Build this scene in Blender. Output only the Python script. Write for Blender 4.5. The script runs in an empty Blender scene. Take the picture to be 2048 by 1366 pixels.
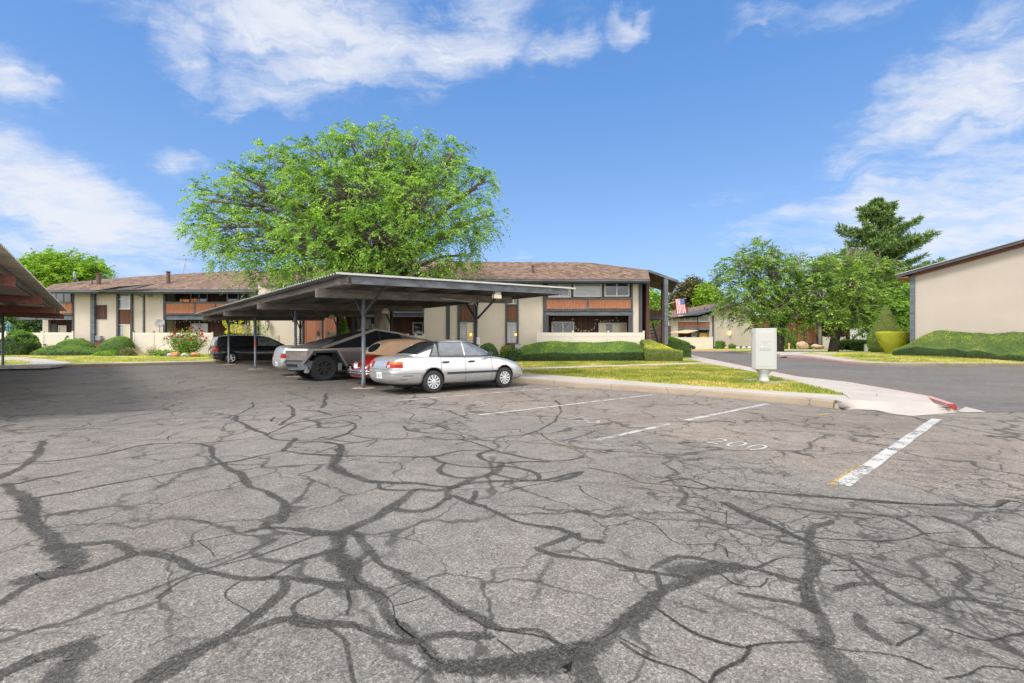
import bpy, bmesh, math, random
import numpy as np
from mathutils import Vector, Matrix, noise
random.seed(7); rng = np.random.default_rng(7)
PI = math.pi; R = math.radians
SC = bpy.context.scene; COL = SC.collection
# ---- survey of the place: focal length / camera height recovered from the photograph ----
F = 980.0; CX = 1024.0; CY = 683.0; H = 1.4
def G(u, v, z=0.0):
    Y = F*(H-z)/(v-CY); return ((u-CX)/F*Y, Y, z)
def P(u, v, Y):
    return ((u-CX)/F*Y, Y, H-(v-CY)/F*Y)
# lot axes: S runs along the parking stripes, L along the carport
S2 = np.array([0.764, 0.645]); L2 = np.array([-0.645, 0.764]); O2 = np.array([-4.47, 14.75])
HEAD = math.atan2(S2[1], S2[0])
def lot(s, l, z=0.0):
    p = O2+s*S2+l*L2; return (float(p[0]), float(p[1]), z)

def org(o):
    v = Vector((0, 0, 0))
    while o is not None:
        v = v+o.location; o = o.parent
    return v
def thing(name, label, cat, loc=(0, 0, 0), rotz=0.0, group=None):
    o = bpy.data.objects.new(name, None); COL.objects.link(o)
    o.location = loc; o.rotation_euler = (0, 0, rotz); o.empty_display_size = .3
    return tag(o, label, cat, group)
def tag(o, label, cat, group=None):
    o['label'] = label; o['category'] = cat
    if group: o['group'] = group
    return o
def structure(o):
    o['kind'] = 'structure'; return o
def stuff(o):
    o['kind'] = 'stuff'; return o
def link(name, me, parent=None):
    o = bpy.data.objects.new(name, me); COL.objects.link(o)
    if parent is not None: o.parent = parent
    return o
def dup(root, loc, rotz, label=None):
    r = root.copy(); COL.objects.link(r); r.location = loc; r.rotation_euler = (0, 0, rotz)
    if label: r['label'] = label
    for ch in list(root.children):
        c = ch.copy(); COL.objects.link(c); c.parent = r
        for g in list(ch.children):
            d = g.copy(); COL.objects.link(d); d.parent = c
    return r

class MB:
    def __init__(s): s.v = []; s.f = []; s.m = []; s.cur = 0
    def _a(s, pts, faces):
        n = len(s.v); s.v += [tuple(p) for p in pts]
        s.f += [tuple(i+n for i in f) for f in faces]; s.m += [s.cur]*len(faces); return s
    def box(s, x0, x1, y0, y1, z0, z1):
        return s._a([(x0,y0,z0),(x1,y0,z0),(x1,y1,z0),(x0,y1,z0),(x0,y0,z1),(x1,y0,z1),(x1,y1,z1),(x0,y1,z1)],
            [(3,2,1,0),(4,5,6,7),(0,1,5,4),(1,2,6,5),(2,3,7,6),(3,0,4,7)])
    def bar(s, a, b, w, h, up=(0,0,1)):
        a = Vector(a); b = Vector(b); d = (b-a).normalized(); up = Vector(up)
        x = d.cross(up)
        if x.length < 1e-4: x = d.cross(Vector((1,0,0)))
        x.normalize(); z = x.cross(d).normalized(); x = x*w/2; z = z*h/2
        pts = [a-x-z, a+x-z, a+x+z, a-x+z, b-x-z, b+x-z, b+x+z, b-x+z]
        return s._a(pts, [(0,1,2,3),(7,6,5,4),(1,0,4,5),(2,1,5,6),(3,2,6,7),(0,3,7,4)])
    def poly(s, *pts): return s._a(pts, [tuple(range(len(pts)))])
    def prism(s, pts, vec):
        n = len(pts); vec = Vector(vec); q = [Vector(p) for p in pts]
        return s._a(q+[p+vec for p in q], [tuple(range(n))[::-1], tuple(range(n, 2*n))]+[(i,(i+1)%n,n+(i+1)%n,n+i) for i in range(n)])
    def tube(s, pts, r, n=8, cap=True):
        pts = [Vector(p) for p in pts]; k = len(pts)
        rs = r if isinstance(r, (list, tuple)) else [r]*k
        base = len(s.v); prev = None
        for i, p in enumerate(pts):
            d = (pts[min(i+1,k-1)]-pts[max(i-1,0)])
            if d.length < 1e-6: d = Vector((0,0,1))
            d.normalize()
            if prev is None:
                x = d.cross(Vector((0,0,1)))
                if x.length < .05: x = d.cross(Vector((0,1,0)))
            else: x = prev-d*prev.dot(d)
            x.normalize(); prev = x; y = d.cross(x)
            for j in range(n):
                a = 2*PI*j/n; s.v.append(tuple(p+(x*math.cos(a)+y*math.sin(a))*rs[i]))
        fs = []
        for i in range(k-1):
            for j in range(n):
                fs.append((base+i*n+j, base+i*n+(j+1)%n, base+(i+1)*n+(j+1)%n, base+(i+1)*n+j))
        if cap: fs += [tuple(base+j for j in range(n))[::-1], tuple(base+(k-1)*n+j for j in range(n))]
        s.f += fs; s.m += [s.cur]*len(fs); return s
    def lathe(s, prof, n=24, o=(0,0,0), ax='z', cap=False):
        o = Vector(o); base = len(s.v); k = len(prof)
        for r, h in prof:
            for j in range(n):
                a = 2*PI*j/n; c, t = r*math.cos(a), r*math.sin(a)
                s.v.append(tuple(o+(Vector((c,t,h)) if ax == 'z' else Vector((c,h,t)) if ax == 'y' else Vector((h,c,t)))))
        fs = []
        for i in range(k-1):
            for j in range(n): fs.append((base+i*n+j, base+i*n+(j+1)%n, base+(i+1)*n+(j+1)%n, base+(i+1)*n+j))
        if cap: fs += [tuple(base+j for j in range(n))[::-1], tuple(base+(k-1)*n+j for j in range(n))]
        s.f += fs; s.m += [s.cur]*len(fs); return s
    def loft(s, secs, cap=True):
        n = len(secs[0]); base = len(s.v); k = len(secs)
        for q in secs: s.v += [tuple(p) for p in q]
        fs = [(base+i*n+j, base+i*n+(j+1)%n, base+(i+1)*n+(j+1)%n, base+(i+1)*n+j) for i in range(k-1) for j in range(n)]
        if cap: fs += [tuple(base+j for j in range(n))[::-1], tuple(base+(k-1)*n+j for j in range(n))]
        s.f += fs; s.m += [s.cur]*len(fs); return s
    def mesh(s, name, mats, off=(0,0,0), smooth=False):
        me = bpy.data.meshes.new(name)
        me.from_pydata([(a-off[0], b-off[1], c-off[2]) for a, b, c in s.v], [], s.f)
        for m in (mats if isinstance(mats, (list, tuple)) else [mats]): me.materials.append(m)
        me.polygons.foreach_set('material_index', s.m)
        bm = bmesh.new(); bm.from_mesh(me); bmesh.ops.recalc_face_normals(bm, faces=bm.faces); bm.to_mesh(me); bm.free()
        if smooth: me.shade_smooth()
        return me
    def build(s, name, mats, parent=None, local=False, smooth=False, bevel=0, seg=2, subsurf=0):
        off = org(parent) if (parent is not None and not local) else (0,0,0)
        o = link(name, s.mesh(name, mats, off, smooth), parent)
        if bevel:
            b = o.modifiers.new('b', 'BEVEL'); b.width = bevel; b.segments = seg; b.limit_method = 'ANGLE'; b.angle_limit = R(40)
        if subsurf:
            b = o.modifiers.new('s', 'SUBSURF'); b.levels = b.render_levels = subsurf
        return o

def applied(o):
    dg = bpy.context.evaluated_depsgraph_get(); dg.update()
    me = bpy.data.meshes.new_from_object(o.evaluated_get(dg)); o.modifiers.clear(); old = o.data; o.data = me
    bpy.data.meshes.remove(old); return o

def quads_mesh(name, V, mats, parent=None, midx=None, loose=None):
    """V: (N,4,3) array of quads -> one object; loose=(verts,faces,mat index) is an extra body in the same mesh"""
    N = len(V); off = np.array(org(parent)) if parent is not None else np.zeros(3)
    verts = V.reshape(-1, 3)-off; nv = len(verts)
    lv, lf, lm = (np.array(loose[0])-off, loose[1], loose[2]) if loose else (np.zeros((0,3)), [], 0)
    allv = np.vstack([verts, lv]) if len(lv) else verts
    me = bpy.data.meshes.new(name); me.vertices.add(len(allv)); me.vertices.foreach_set('co', allv.astype(np.float32).ravel())
    lens = np.concatenate([np.full(N, 4), np.array([len(f) for f in lf], int)]) if lf else np.full(N, 4)
    idx = np.arange(nv)
    if lf: idx = np.concatenate([idx, np.concatenate([np.array(f)+nv for f in lf])])
    me.loops.add(len(idx)); me.loops.foreach_set('vertex_index', idx.astype(np.int32))
    me.polygons.add(len(lens)); st = np.concatenate([[0], np.cumsum(lens)[:-1]])
    me.polygons.foreach_set('loop_start', st.astype(np.int32))
    mi = np.zeros(len(lens), np.int32)
    if midx is not None: mi[:N] = midx
    mi[N:] = np.asarray(lm); me.polygons.foreach_set('material_index', mi)
    for m in (mats if isinstance(mats, (list, tuple)) else [mats]): me.materials.append(m)
    me.update(calc_edges=True); me.validate()
    return link(name, me, parent)

def leaf_quads(C, D, size, aspect=.45, r=None):
    """diamond leaves at C along D"""
    r = r or rng
    N = len(C); D = D/np.maximum(np.linalg.norm(D, axis=1, keepdims=True), 1e-6)
    X = np.cross(D, r.normal(size=(N, 3))); X /= np.maximum(np.linalg.norm(X, axis=1, keepdims=True), 1e-6)
    s = np.asarray(size).reshape(-1, 1)*np.ones((N, 1)); w = s*aspect/2
    bend = np.cross(D, X)*s*.12
    return np.stack([C, C+D*s*.5+X*w+bend, C+D*s, C+D*s*.5-X*w+bend], axis=1)

# ---------------------------------------------------------------- materials
def nodes(m):
    m.use_nodes = True; nt = m.node_tree; nt.nodes.clear(); return nt
def nd(nt, typ, ins=None, **kw):
    n = nt.nodes.new(typ)
    for k, v in kw.items(): setattr(n, k, v)
    for k, v in (ins or {}).items():
        if hasattr(v, 'is_output') or isinstance(v, bpy.types.NodeSocket): nt.links.new(v, n.inputs[k])
        else: n.inputs[k].default_value = v
    return n
def c4(c): return (c[0], c[1], c[2], 1.0)
def math_(nt, op, a, b=None, c=None, clamp=False):
    n = nt.nodes.new('ShaderNodeMath'); n.operation = op; n.use_clamp = clamp
    for i, v in enumerate((a, b, c)):
        if v is None: continue
        if isinstance(v, bpy.types.NodeSocket): nt.links.new(v, n.inputs[i])
        else: n.inputs[i].default_value = v
    return n.outputs[0]
def mixc(nt, f, a, b, bt='MIX'):
    n = nt.nodes.new('ShaderNodeMix'); n.data_type = 'RGBA'; n.blend_type = bt
    for i, v in ((0, f), (6, a), (7, b)):
        if isinstance(v, bpy.types.NodeSocket): nt.links.new(v, n.inputs[i])
        else: n.inputs[i].default_value = v if i == 0 else (c4(v) if len(v) == 3 else v)
    return n.outputs[2]
def ramp(nt, f, *stops):
    n = nt.nodes.new('ShaderNodeValToRGB'); e = n.color_ramp.elements
    while len(e) < len(stops): e.new(.5)
    for el, (p, c) in zip(e, stops):
        el.position = p; el.color = c4(c) if not isinstance(c, (int, float)) else (c, c, c, 1)
    nt.links.new(f, n.inputs[0]); return n.outputs[0]
def sstep(nt, x, a, b):
    n = nt.nodes.new('ShaderNodeMapRange'); n.interpolation_type = 'SMOOTHSTEP'
    nt.links.new(x, n.inputs[0]); n.inputs[1].default_value = a; n.inputs[2].default_value = b; return n.outputs[0]
def coords(nt, scale=(1,1,1), rot=(0,0,0), which='Object'):
    t = nt.nodes.new('ShaderNodeTexCoord')
    return nd(nt, 'ShaderNodeMapping', {'Vector': t.outputs[which], 'Scale': scale, 'Rotation': rot}).outputs[0]
def wcoords(nt, scale=(1,1,1), rot=(0,0,0)):
    g = nt.nodes.new('ShaderNodeNewGeometry')
    return nd(nt, 'ShaderNodeMapping', {'Vector': g.outputs['Position'], 'Scale': scale, 'Rotation': rot}).outputs[0]
def noi(nt, vec, scale, detail=4, rough=.55, dist=0):
    return nd(nt, 'ShaderNodeTexNoise', {'Vector': vec, 'Scale': scale, 'Detail': detail, 'Roughness': rough, 'Distortion': dist}).outputs[0]
def finish(nt, shader):
    o = nt.nodes.new('ShaderNodeOutputMaterial'); nt.links.new(shader, o.inputs[0])
def pbsdf(nt, **ins):
    n = nt.nodes.new('ShaderNodeBsdfPrincipled')
    for k, v in ins.items():
        k = k.replace('_', ' ')
        if isinstance(v, bpy.types.NodeSocket): nt.links.new(v, n.inputs[k])
        else: n.inputs[k].default_value = c4(v) if (isinstance(v, tuple) and len(v) == 3) else v
    return n.outputs[0]
def bump(nt, h, strength=.3, dist=.01):
    return nd(nt, 'ShaderNodeBump', {'Height': h, 'Strength': strength, 'Distance': dist}).outputs[0]
def pm(name, c1, c2=None, scale=6, rough=.8, bmp=0, bscale=40, bd=.01, metal=0, coat=0, stretch=(1,1,1), spec=.5, lo=.3, hi=.7):
    m = bpy.data.materials.new(name); nt = nodes(m); c2 = c2 or tuple(x*.8 for x in c1)
    v = coords(nt, stretch); n = noi(nt, v, scale, 5)
    col = ramp(nt, n, (lo, c2), (hi, c1))
    kw = dict(Base_Color=col, Roughness=rough, Metallic=metal, Coat_Weight=coat, Coat_Roughness=.08, Specular_IOR_Level=spec)
    if bmp: kw['Normal'] = bump(nt, noi(nt, v, bscale, 3), bmp, bd)
    finish(nt, pbsdf(nt, **kw)); return m
def leafmat(name, cols, trans=.35, rough=.55, yellow=None):
    m = bpy.data.materials.new(name); nt = nodes(m)
    g = nt.nodes.new('ShaderNodeNewGeometry'); r = g.outputs['Random Per Island']
    col = ramp(nt, r, *[(i/(len(cols)-1), c) for i, c in enumerate(cols)])
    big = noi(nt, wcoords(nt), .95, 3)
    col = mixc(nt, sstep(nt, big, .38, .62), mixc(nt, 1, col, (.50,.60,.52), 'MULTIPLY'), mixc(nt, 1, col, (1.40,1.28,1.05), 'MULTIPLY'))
    d = pbsdf(nt, Base_Color=col, Roughness=rough, Specular_IOR_Level=.25)
    t = nd(nt, 'ShaderNodeBsdfTranslucent', {'Color': mixc(nt, 1, col, (1.25,1.35,.7), 'MULTIPLY')}).outputs[0]
    finish(nt, nd(nt, 'ShaderNodeMixShader', {0: trans, 1: d, 2: t}).outputs[0]); return m
def glassmat(name, col=(.03,.035,.04), rough=.04, spec=.8):
    m = bpy.data.materials.new(name); nt = nodes(m)
    n = noi(nt, wcoords(nt), 1.3, 2)
    finish(nt, pbsdf(nt, Base_Color=col, Roughness=rough, Specular_IOR_Level=spec, Normal=bump(nt, n, .05, .05))); return m
def emitmat(name, col, strength):
    m = bpy.data.materials.new(name); nt = nodes(m)
    n = noi(nt, coords(nt), 3, 1)
    finish(nt, nd(nt, 'ShaderNodeEmission', {'Color': ramp(nt, n, (.3, tuple(x*.85 for x in col)), (.7, col)), 'Strength': strength}).outputs[0]); return m
K_ = .56
SKY_LO = tuple(K_*x for x in (1.12,2.02,3.75)); SKY_HI = tuple(K_*x for x in (.38,1.29,3.32)); SKY_HZ = tuple(K_*x for x in (1.9,2.75,4.1)); SKY_CL = tuple(K_*x for x in (4.3,4.45,4.8))
GRASS = ((.16,.21,.03), (.27,.29,.05), (.44,.37,.10), (.56,.44,.17))
# ================================================================ camera, light, sky
cd = bpy.data.cameras.new('camera'); cam = bpy.data.objects.new('camera', cd); COL.objects.link(cam)
cam.location = (0, 0, H); cam.rotation_euler = (R(90), 0, 0)
cd.sensor_width = 36; cd.lens = 36*F/2048; cd.clip_start = .05; cd.clip_end = 3000; SC.camera = cam
SUN_AZ, SUN_EL = R(-142), R(52)      # azimuth from +Y towards +X
sd = Vector((math.sin(SUN_AZ)*math.cos(SUN_EL), math.cos(SUN_AZ)*math.cos(SUN_EL), math.sin(SUN_EL)))
sl = bpy.data.lights.new('sun', 'SUN'); sun = bpy.data.objects.new('sun', sl); COL.objects.link(sun)
sl.energy = 1.7; sl.angle = R(16); sl.color = (1, .955, .89); sun.location = (-20, -20, 40)
sun.rotation_euler = (-sd).to_track_quat('-Z', 'Y').to_euler()
SC.view_settings.view_transform = 'Standard'; SC.view_settings.look = 'None'; SC.view_settings.exposure = 1.25; SC.view_settings.gamma = 1
SC.cycles.max_bounces = 6; SC.cycles.transparent_max_bounces = 12; SC.cycles.use_denoising = True

w = bpy.data.worlds.new('World'); SC.world = w; w.use_nodes = True; nt = w.node_tree; nt.nodes.clear()
sky = nd(nt, 'ShaderNodeTexSky', sky_type='NISHITA', sun_disc=False, sun_elevation=SUN_EL, sun_rotation=SUN_AZ, altitude=1300, air_density=1.0, dust_density=.6, ozone_density=1.6)
dirv = nt.nodes.new('ShaderNodeTexCoord').outputs['Generated']
sx = nd(nt, 'ShaderNodeSeparateXYZ', {0: dirv})
az = math_(nt, 'ARCTAN2', sx.outputs[0], sx.outputs[1]); el = math_(nt, 'ARCSINE', sx.outputs[2])
ae = nd(nt, 'ShaderNodeCombineXYZ', {0: az, 1: el, 2: 0.0}).outputs[0]
def azel(u, v):
    a = math.atan((u-CX)/F); return a, math.atan((CY-v)/F*math.cos(a))
# cirrus banks, each a soft oval in azimuth / elevation: (u, v, half length, half width, tilt, density)
BANKS = [(560,10,330,110,-4,1.0),(690,115,260,75,-14,.95),(640,165,230,50,-16,.5),(365,95,90,75,35,.7),(490,200,70,26,-8,.62),(900,70,190,90,-20,.8),
 (1140,60,110,60,-20,.42),(1265,28,58,42,0,.6),(25,150,95,75,50,.8),(150,405,300,80,19,1.0),(110,520,330,55,8,.62),(360,300,80,30,8,.45),(320,470,120,60,15,.55),
 (1920,170,280,78,-28,.95),(1990,235,230,40,-24,.8),(1640,20,210,60,5,.5),(1950,50,190,70,-20,.6),(1900,395,420,95,-10,.8),(1960,480,420,85,-6,.8),(1560,455,170,26,-7,.6),(1750,500,300,36,-4,.5),(1020,535,60,18,-10,.4),(1480,400,120,18,-4,.3)]
dens = None
wob = nd(nt, 'ShaderNodeTexNoise', {'Vector': ae, 'Scale': 5.5, 'Detail': 5, 'Roughness': .6})
wv = nd(nt, 'ShaderNodeVectorMath', {0: wob.outputs['Color'], 1: (.5,.5,.5)}, operation='SUBTRACT').outputs[0]
wv = nd(nt, 'ShaderNodeVectorMath', {0: wv, 'Scale': .17}, operation='SCALE').outputs[0]
aew = nd(nt, 'ShaderNodeVectorMath', {0: ae, 1: wv}, operation='ADD').outputs[0]
for (u, v, ra, rb, tl, k) in BANKS:
    a0, e0 = azel(u, v); a1, e1 = azel(u+10, v); sc = abs(a1-a0)/10; a2, e2 = azel(u, v-10); sy = abs(e2-e0)/10
    mp = nd(nt, 'ShaderNodeMapping', {'Vector': aew, 'Location': (a0, e0, 0), 'Rotation': (0, 0, R(-tl)), 'Scale': (ra*sc*1.45, rb*sy*1.5, 1)}, vector_type='TEXTURE')
    ln = nd(nt, 'ShaderNodeVectorMath', {0: mp.outputs[0]}, operation='LENGTH').outputs['Value']
    s_ = math_(nt, 'MULTIPLY', sstep(nt, ln, 1.2, .05), k)
    dens = s_ if dens is None else math_(nt, 'MAXIMUM', dens, s_)
zz = math_(nt, 'MAXIMUM', math_(nt, 'ADD', sx.outputs[2], .16), .05)
pl = nd(nt, 'ShaderNodeCombineXYZ', {0: math_(nt, 'DIVIDE', sx.outputs[0], zz), 1: math_(nt, 'DIVIDE', sx.outputs[1], zz), 2: 0.0}).outputs[0]
f1 = nd(nt, 'ShaderNodeTexNoise', {'Vector': nd(nt, 'ShaderNodeMapping', {'Vector': pl, 'Rotation': (0,0,R(28)), 'Scale': (1,1.7,1)}).outputs[0], 'Scale': 1.6, 'Detail': 11, 'Roughness': .66, 'Distortion': .9}).outputs[0]
f2 = nd(nt, 'ShaderNodeTexNoise', {'Vector': nd(nt, 'ShaderNodeMapping', {'Vector': pl, 'Rotation': (0,0,R(-35)), 'Scale': (1,2.2,1)}).outputs[0], 'Scale': 3.2, 'Detail': 8, 'Roughness': .66, 'Distortion': 1.2}).outputs[0]
def streak(rot):
    return nd(nt, 'ShaderNodeTexNoise', {'Vector': nd(nt, 'ShaderNodeMapping', {'Vector': aew, 'Rotation': (0,0,R(rot)), 'Scale': (2.2,15,1)}).outputs[0], 'Scale': 1.7, 'Detail': 8, 'Roughness': .62, 'Distortion': .35}).outputs[0]
stk = nd(nt, 'ShaderNodeMix', {0: sstep(nt, az, -.15, .25), 2: streak(24), 3: streak(-27)}).outputs[0]
fb = math_(nt, 'ADD', math_(nt, 'MULTIPLY', f1, .40), math_(nt, 'ADD', math_(nt, 'MULTIPLY', f2, .22), math_(nt, 'MULTIPLY', stk, .38)))
# unseen dense cloud behind the camera and overhead, added as fill light
behind = math_(nt, 'MAXIMUM', sstep(nt, math_(nt, 'ABSOLUTE', az), 1.0, 1.5), sstep(nt, el, .85, 1.15))
dens = math_(nt, 'MAXIMUM', dens, math_(nt, 'MULTIPLY', behind, 1.0))
cl = sstep(nt, math_(nt, 'ADD', math_(nt, 'MULTIPLY', dens, .86), math_(nt, 'MULTIPLY', math_(nt, 'SUBTRACT', fb, .5), 2.7)), .13, .98)
cl = math_(nt, 'MULTIPLY', cl, sstep(nt, dens, .0, .35))
hz = sstep(nt, el, .30, .0)
blue = mixc(nt, sstep(nt, el, .0, .62), SKY_LO, SKY_HI)
base = mixc(nt, .78, sky.outputs[0], blue)
low = mixc(nt, math_(nt, 'MULTIPLY', hz, .30), base, SKY_HZ)
lit = mixc(nt, behind, SKY_CL, tuple(x*3.1*f for x, f in zip(SKY_CL, (1.06, 1.0, .90))))  # cloud out of view is boosted to serve as added fill light
skyc = mixc(nt, math_(nt, 'MULTIPLY', cl, .93), low, lit)
nd(nt, 'ShaderNodeOutputWorld', {0: nd(nt, 'ShaderNodeBackground', {0: skyc, 1: .15}).outputs[0]})

# ================================================================ materials of the place
def mat_asphalt(name, road=False):
    m = bpy.data.materials.new(name); nt = nodes(m); p = wcoords(nt)
    vz = nd(nt, 'ShaderNodeTexVoronoi', {'Vector': p, 'Scale': 135.0 if not road else 150.0, 'Randomness': 1.0})
    g1 = nd(nt, 'ShaderNodeSeparateColor', {0: vz.outputs['Color']}).outputs[0]
    vz2 = nd(nt, 'ShaderNodeTexVoronoi', {'Vector': p, 'Scale': 78.0, 'Randomness': 1.0})
    g2 = nd(nt, 'ShaderNodeSeparateColor', {0: vz2.outputs['Color']}).outputs[1]
    fine = noi(nt, p, 210, 2, .75)
    agg = math_(nt, 'ADD', math_(nt, 'MULTIPLY', g1, .55), math_(nt, 'ADD', math_(nt, 'MULTIPLY', g2, .3), math_(nt, 'MULTIPLY', fine, .55)))
    agg = math_(nt, 'SUBTRACT', agg, .2)
    mid = noi(nt, p, 4.5, 5, .65); big = noi(nt, p, .42, 5, .6, .6); huge = noi(nt, p, .13, 3, .5)
    k = .85 if road else 1.0
    ac = ramp(nt, agg, (.12, (.042*k,.038*k,.034*k)), (.42, (.134*k,.125*k,.116*k)), (.62, (.186*k,.173*k,.161*k)), (.92, (.40*k,.37*k,.335*k)))
    ac = mixc(nt, .30, ac, (.150,.137,.124)) if not road else ac
    if road: ac = mixc(nt, .45, ac, (.088,.080,.076))
    col = mixc(nt, 1, ac, ramp(nt, mid, (.3, .78), (.7, 1.16)), 'MULTIPLY')
    col = mixc(nt, 1, col, ramp(nt, big, (.28, (.74,.72,.70)), (.5, (.97,.97,.97)), (.75, (1.13,1.10,1.06))), 'MULTIPLY')
    col = mixc(nt, 1, col, ramp(nt, huge, (.3, (.88,.9,.93)), (.7, (1.06,1.03,1.0))), 'MULTIPLY')
    if not road:
        # stall strip beside the kerb: paler, warmer, worn
        ls = nd(nt, 'ShaderNodeMapping', {'Vector': p, 'Location': (O2[0], O2[1], 0), 'Rotation': (0, 0, HEAD)}, vector_type='TEXTURE').outputs[0]
        q = nd(nt, 'ShaderNodeSeparateXYZ', {0: ls}); s_, l_ = q.outputs[0], q.outputs[1]
        wv_ = math_(nt, 'MULTIPLY', math_(nt, 'SUBTRACT', big, .5), 2.0)
        st = math_(nt, 'MULTIPLY', sstep(nt, math_(nt, 'ADD', s_, wv_), -.5, .3), sstep(nt, math_(nt, 'ADD', l_, wv_), -1.0, -2.4))
        col = mixc(nt, st, col, mixc(nt, 1, col, (1.13,1.07,1.01), 'MULTIPLY'))
        # darker, mottled bays under the two carports
        bay_dark = math_(nt, 'MULTIPLY', sstep(nt, math_(nt, 'ADD', l_, wv_), -3.0, -.5), sstep(nt, math_(nt, 'ADD', s_, wv_), -2.6, -.2))
        bay_dark2 = math_(nt, 'MULTIPLY', .55, math_(nt, 'MULTIPLY', sstep(nt, math_(nt, 'ADD', s_, wv_), -6.4, -8.0), sstep(nt, l_, -4.0, 0.0)))
        bay_dark = math_(nt, 'MULTIPLY', math_(nt, 'MAXIMUM', bay_dark, bay_dark2), sstep(nt, noi(nt, p, .9, 4), .25, .6))
        col = mixc(nt, math_(nt, 'MULTIPLY', bay_dark, .45), col, mixc(nt, 1, col, (.48,.45,.42), 'MULTIPLY'))
        far_dark = sstep(nt, math_(nt, 'ADD', l_, math_(nt, 'MULTIPLY', wv_, 1.6)), -5.0, 1.0)  # asphalt darker towards the far end of the lot
        col = mixc(nt, far_dark, col, mixc(nt, 1, col, (.76,.74,.72), 'MULTIPLY'))
        rust = math_(nt, 'MULTIPLY', bay_dark, sstep(nt, noi(nt, p, .8, 5), .62, .72))
        col = mixc(nt, math_(nt, 'MULTIPLY', rust, .4), col, (.16,.085,.04))
        # hairline map cracking
        wp = nd(nt, 'ShaderNodeTexNoise', {'Vector': p, 'Scale': 2.2, 'Detail': 4}).outputs['Color']
        wq = nd(nt, 'ShaderNodeVectorMath', {0: nd(nt, 'ShaderNodeVectorMath', {0: wp, 'Scale': .55}, operation='SCALE').outputs[0], 1: p}, operation='ADD').outputs[0]
        for sc, th, zone in ((.42, .016, None), (.95, .017, None), (1.7, .020, 1), (3.4, .03, 1)):
            e = nd(nt, 'ShaderNodeTexVoronoi', {'Vector': wq, 'Scale': sc}, feature='DISTANCE_TO_EDGE').outputs['Distance']
            c = math_(nt, 'MULTIPLY', sstep(nt, e, th, th*.25), sstep(nt, noi(nt, p, .7, 3), .33, .50))
            if zone:
                dz = nd(nt, 'ShaderNodeVectorMath', {0: p, 1: (3.4, 3.6, 0)}, operation='DISTANCE').outputs['Value']
                c = math_(nt, 'MULTIPLY', c, sstep(nt, math_(nt, 'ADD', dz, math_(nt, 'MULTIPLY', wv_, 2)), 3.4, 1.6))
            col = mixc(nt, math_(nt, 'MULTIPLY', c, .72), col, (.028,.026,.024))
        pit = sstep(nt, nd(nt, 'ShaderNodeTexVoronoi', {'Vector': p, 'Scale': 5.0}).outputs['Distance'], .075, .05)
        col = mixc(nt, math_(nt, 'MULTIPLY', pit, .6), col, (.03,.028,.026))
    h = math_(nt, 'ADD', agg, math_(nt, 'MULTIPLY', mid, .5))
    finish(nt, pbsdf(nt, Base_Color=col, Roughness=.9, Specular_IOR_Level=.3, Normal=bump(nt, h, .55, .006))); return m

def mat_crack(name, col, edge0=.18, edge1=.55, amt=.9, line=True):
    """mask from the ribbon's own 'across' coordinate, broken up by noise; the rest of the ribbon is clear"""
    m = bpy.data.materials.new(name); nt = nodes(m); p = wcoords(nt)
    t = nd(nt, 'ShaderNodeAttribute', attribute_name='across').outputs['Fac']
    n1 = noi(nt, p, 13, 6, .70); n2 = noi(nt, p, 50, 3, .7)
    tt = math_(nt, 'ADD', t, math_(nt, 'ADD', math_(nt, 'MULTIPLY', math_(nt, 'SUBTRACT', n1, .5), .85), math_(nt, 'MULTIPLY', math_(nt, 'SUBTRACT', n2, .5), .6)))
    a = math_(nt, 'MULTIPLY', sstep(nt, tt, edge0+.2, edge1+.2), amt)
    a = math_(nt, 'MULTIPLY', a, sstep(nt, t, 0, .10)); a = math_(nt, 'MULTIPLY', a, math_(nt, 'ADD', .62, math_(nt, 'MULTIPLY', sstep(nt, noi(nt, p, 1.6, 3), .35, .6), .38)))
    vz = nd(nt, 'ShaderNodeTexVoronoi', {'Vector': p, 'Scale': 135.0}); g1 = nd(nt, 'ShaderNodeSeparateColor', {0: vz.outputs['Color']}).outputs[0]
    spk = math_(nt, 'ADD', math_(nt, 'MULTIPLY', g1, .6), math_(nt, 'MULTIPLY', noi(nt, p, 24, 4, .7), .6))
    c = ramp(nt, spk, (.25, tuple(x*.55 for x in col)), (.6, col), (.85, tuple(x*1.9 for x in col)), (1.0, tuple(x*3.6 for x in col)))
    if line:
        ln = math_(nt, 'MULTIPLY', sstep(nt, math_(nt, 'ADD', t, math_(nt, 'MULTIPLY', math_(nt, 'SUBTRACT', n2, .5), .35)), .90, .98), sstep(nt, n1, .48, .60))
        c = mixc(nt, ln, c, (.016,.015,.014))
    sh = pbsdf(nt, Base_Color=c, Roughness=.85, Specular_IOR_Level=.3, Normal=bump(nt, n2, .4, .004))
    finish(nt, nd(nt, 'ShaderNodeMixShader', {0: a, 1: nt.nodes.new('ShaderNodeBsdfTransparent').outputs[0], 2: sh}).outputs[0]); return m

def mat_paint(name, col, wear=.5):
    m = bpy.data.materials.new(name); nt = nodes(m); p = wcoords(nt)
    n = math_(nt, 'ADD', math_(nt, 'MULTIPLY', noi(nt, p, 40, 4, .7), .6), math_(nt, 'MULTIPLY', noi(nt, p, 3.5, 3), .5))
    a = sstep(nt, n, wear-.06, wear+.04)
    sh = pbsdf(nt, Base_Color=mixc(nt, noi(nt, p, 20, 3), tuple(x*.72 for x in col), col), Roughness=.75)
    finish(nt, nd(nt, 'ShaderNodeMixShader', {0: a, 1: nt.nodes.new('ShaderNodeBsdfTransparent').outputs[0], 2: sh}).outputs[0]); return m

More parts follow.
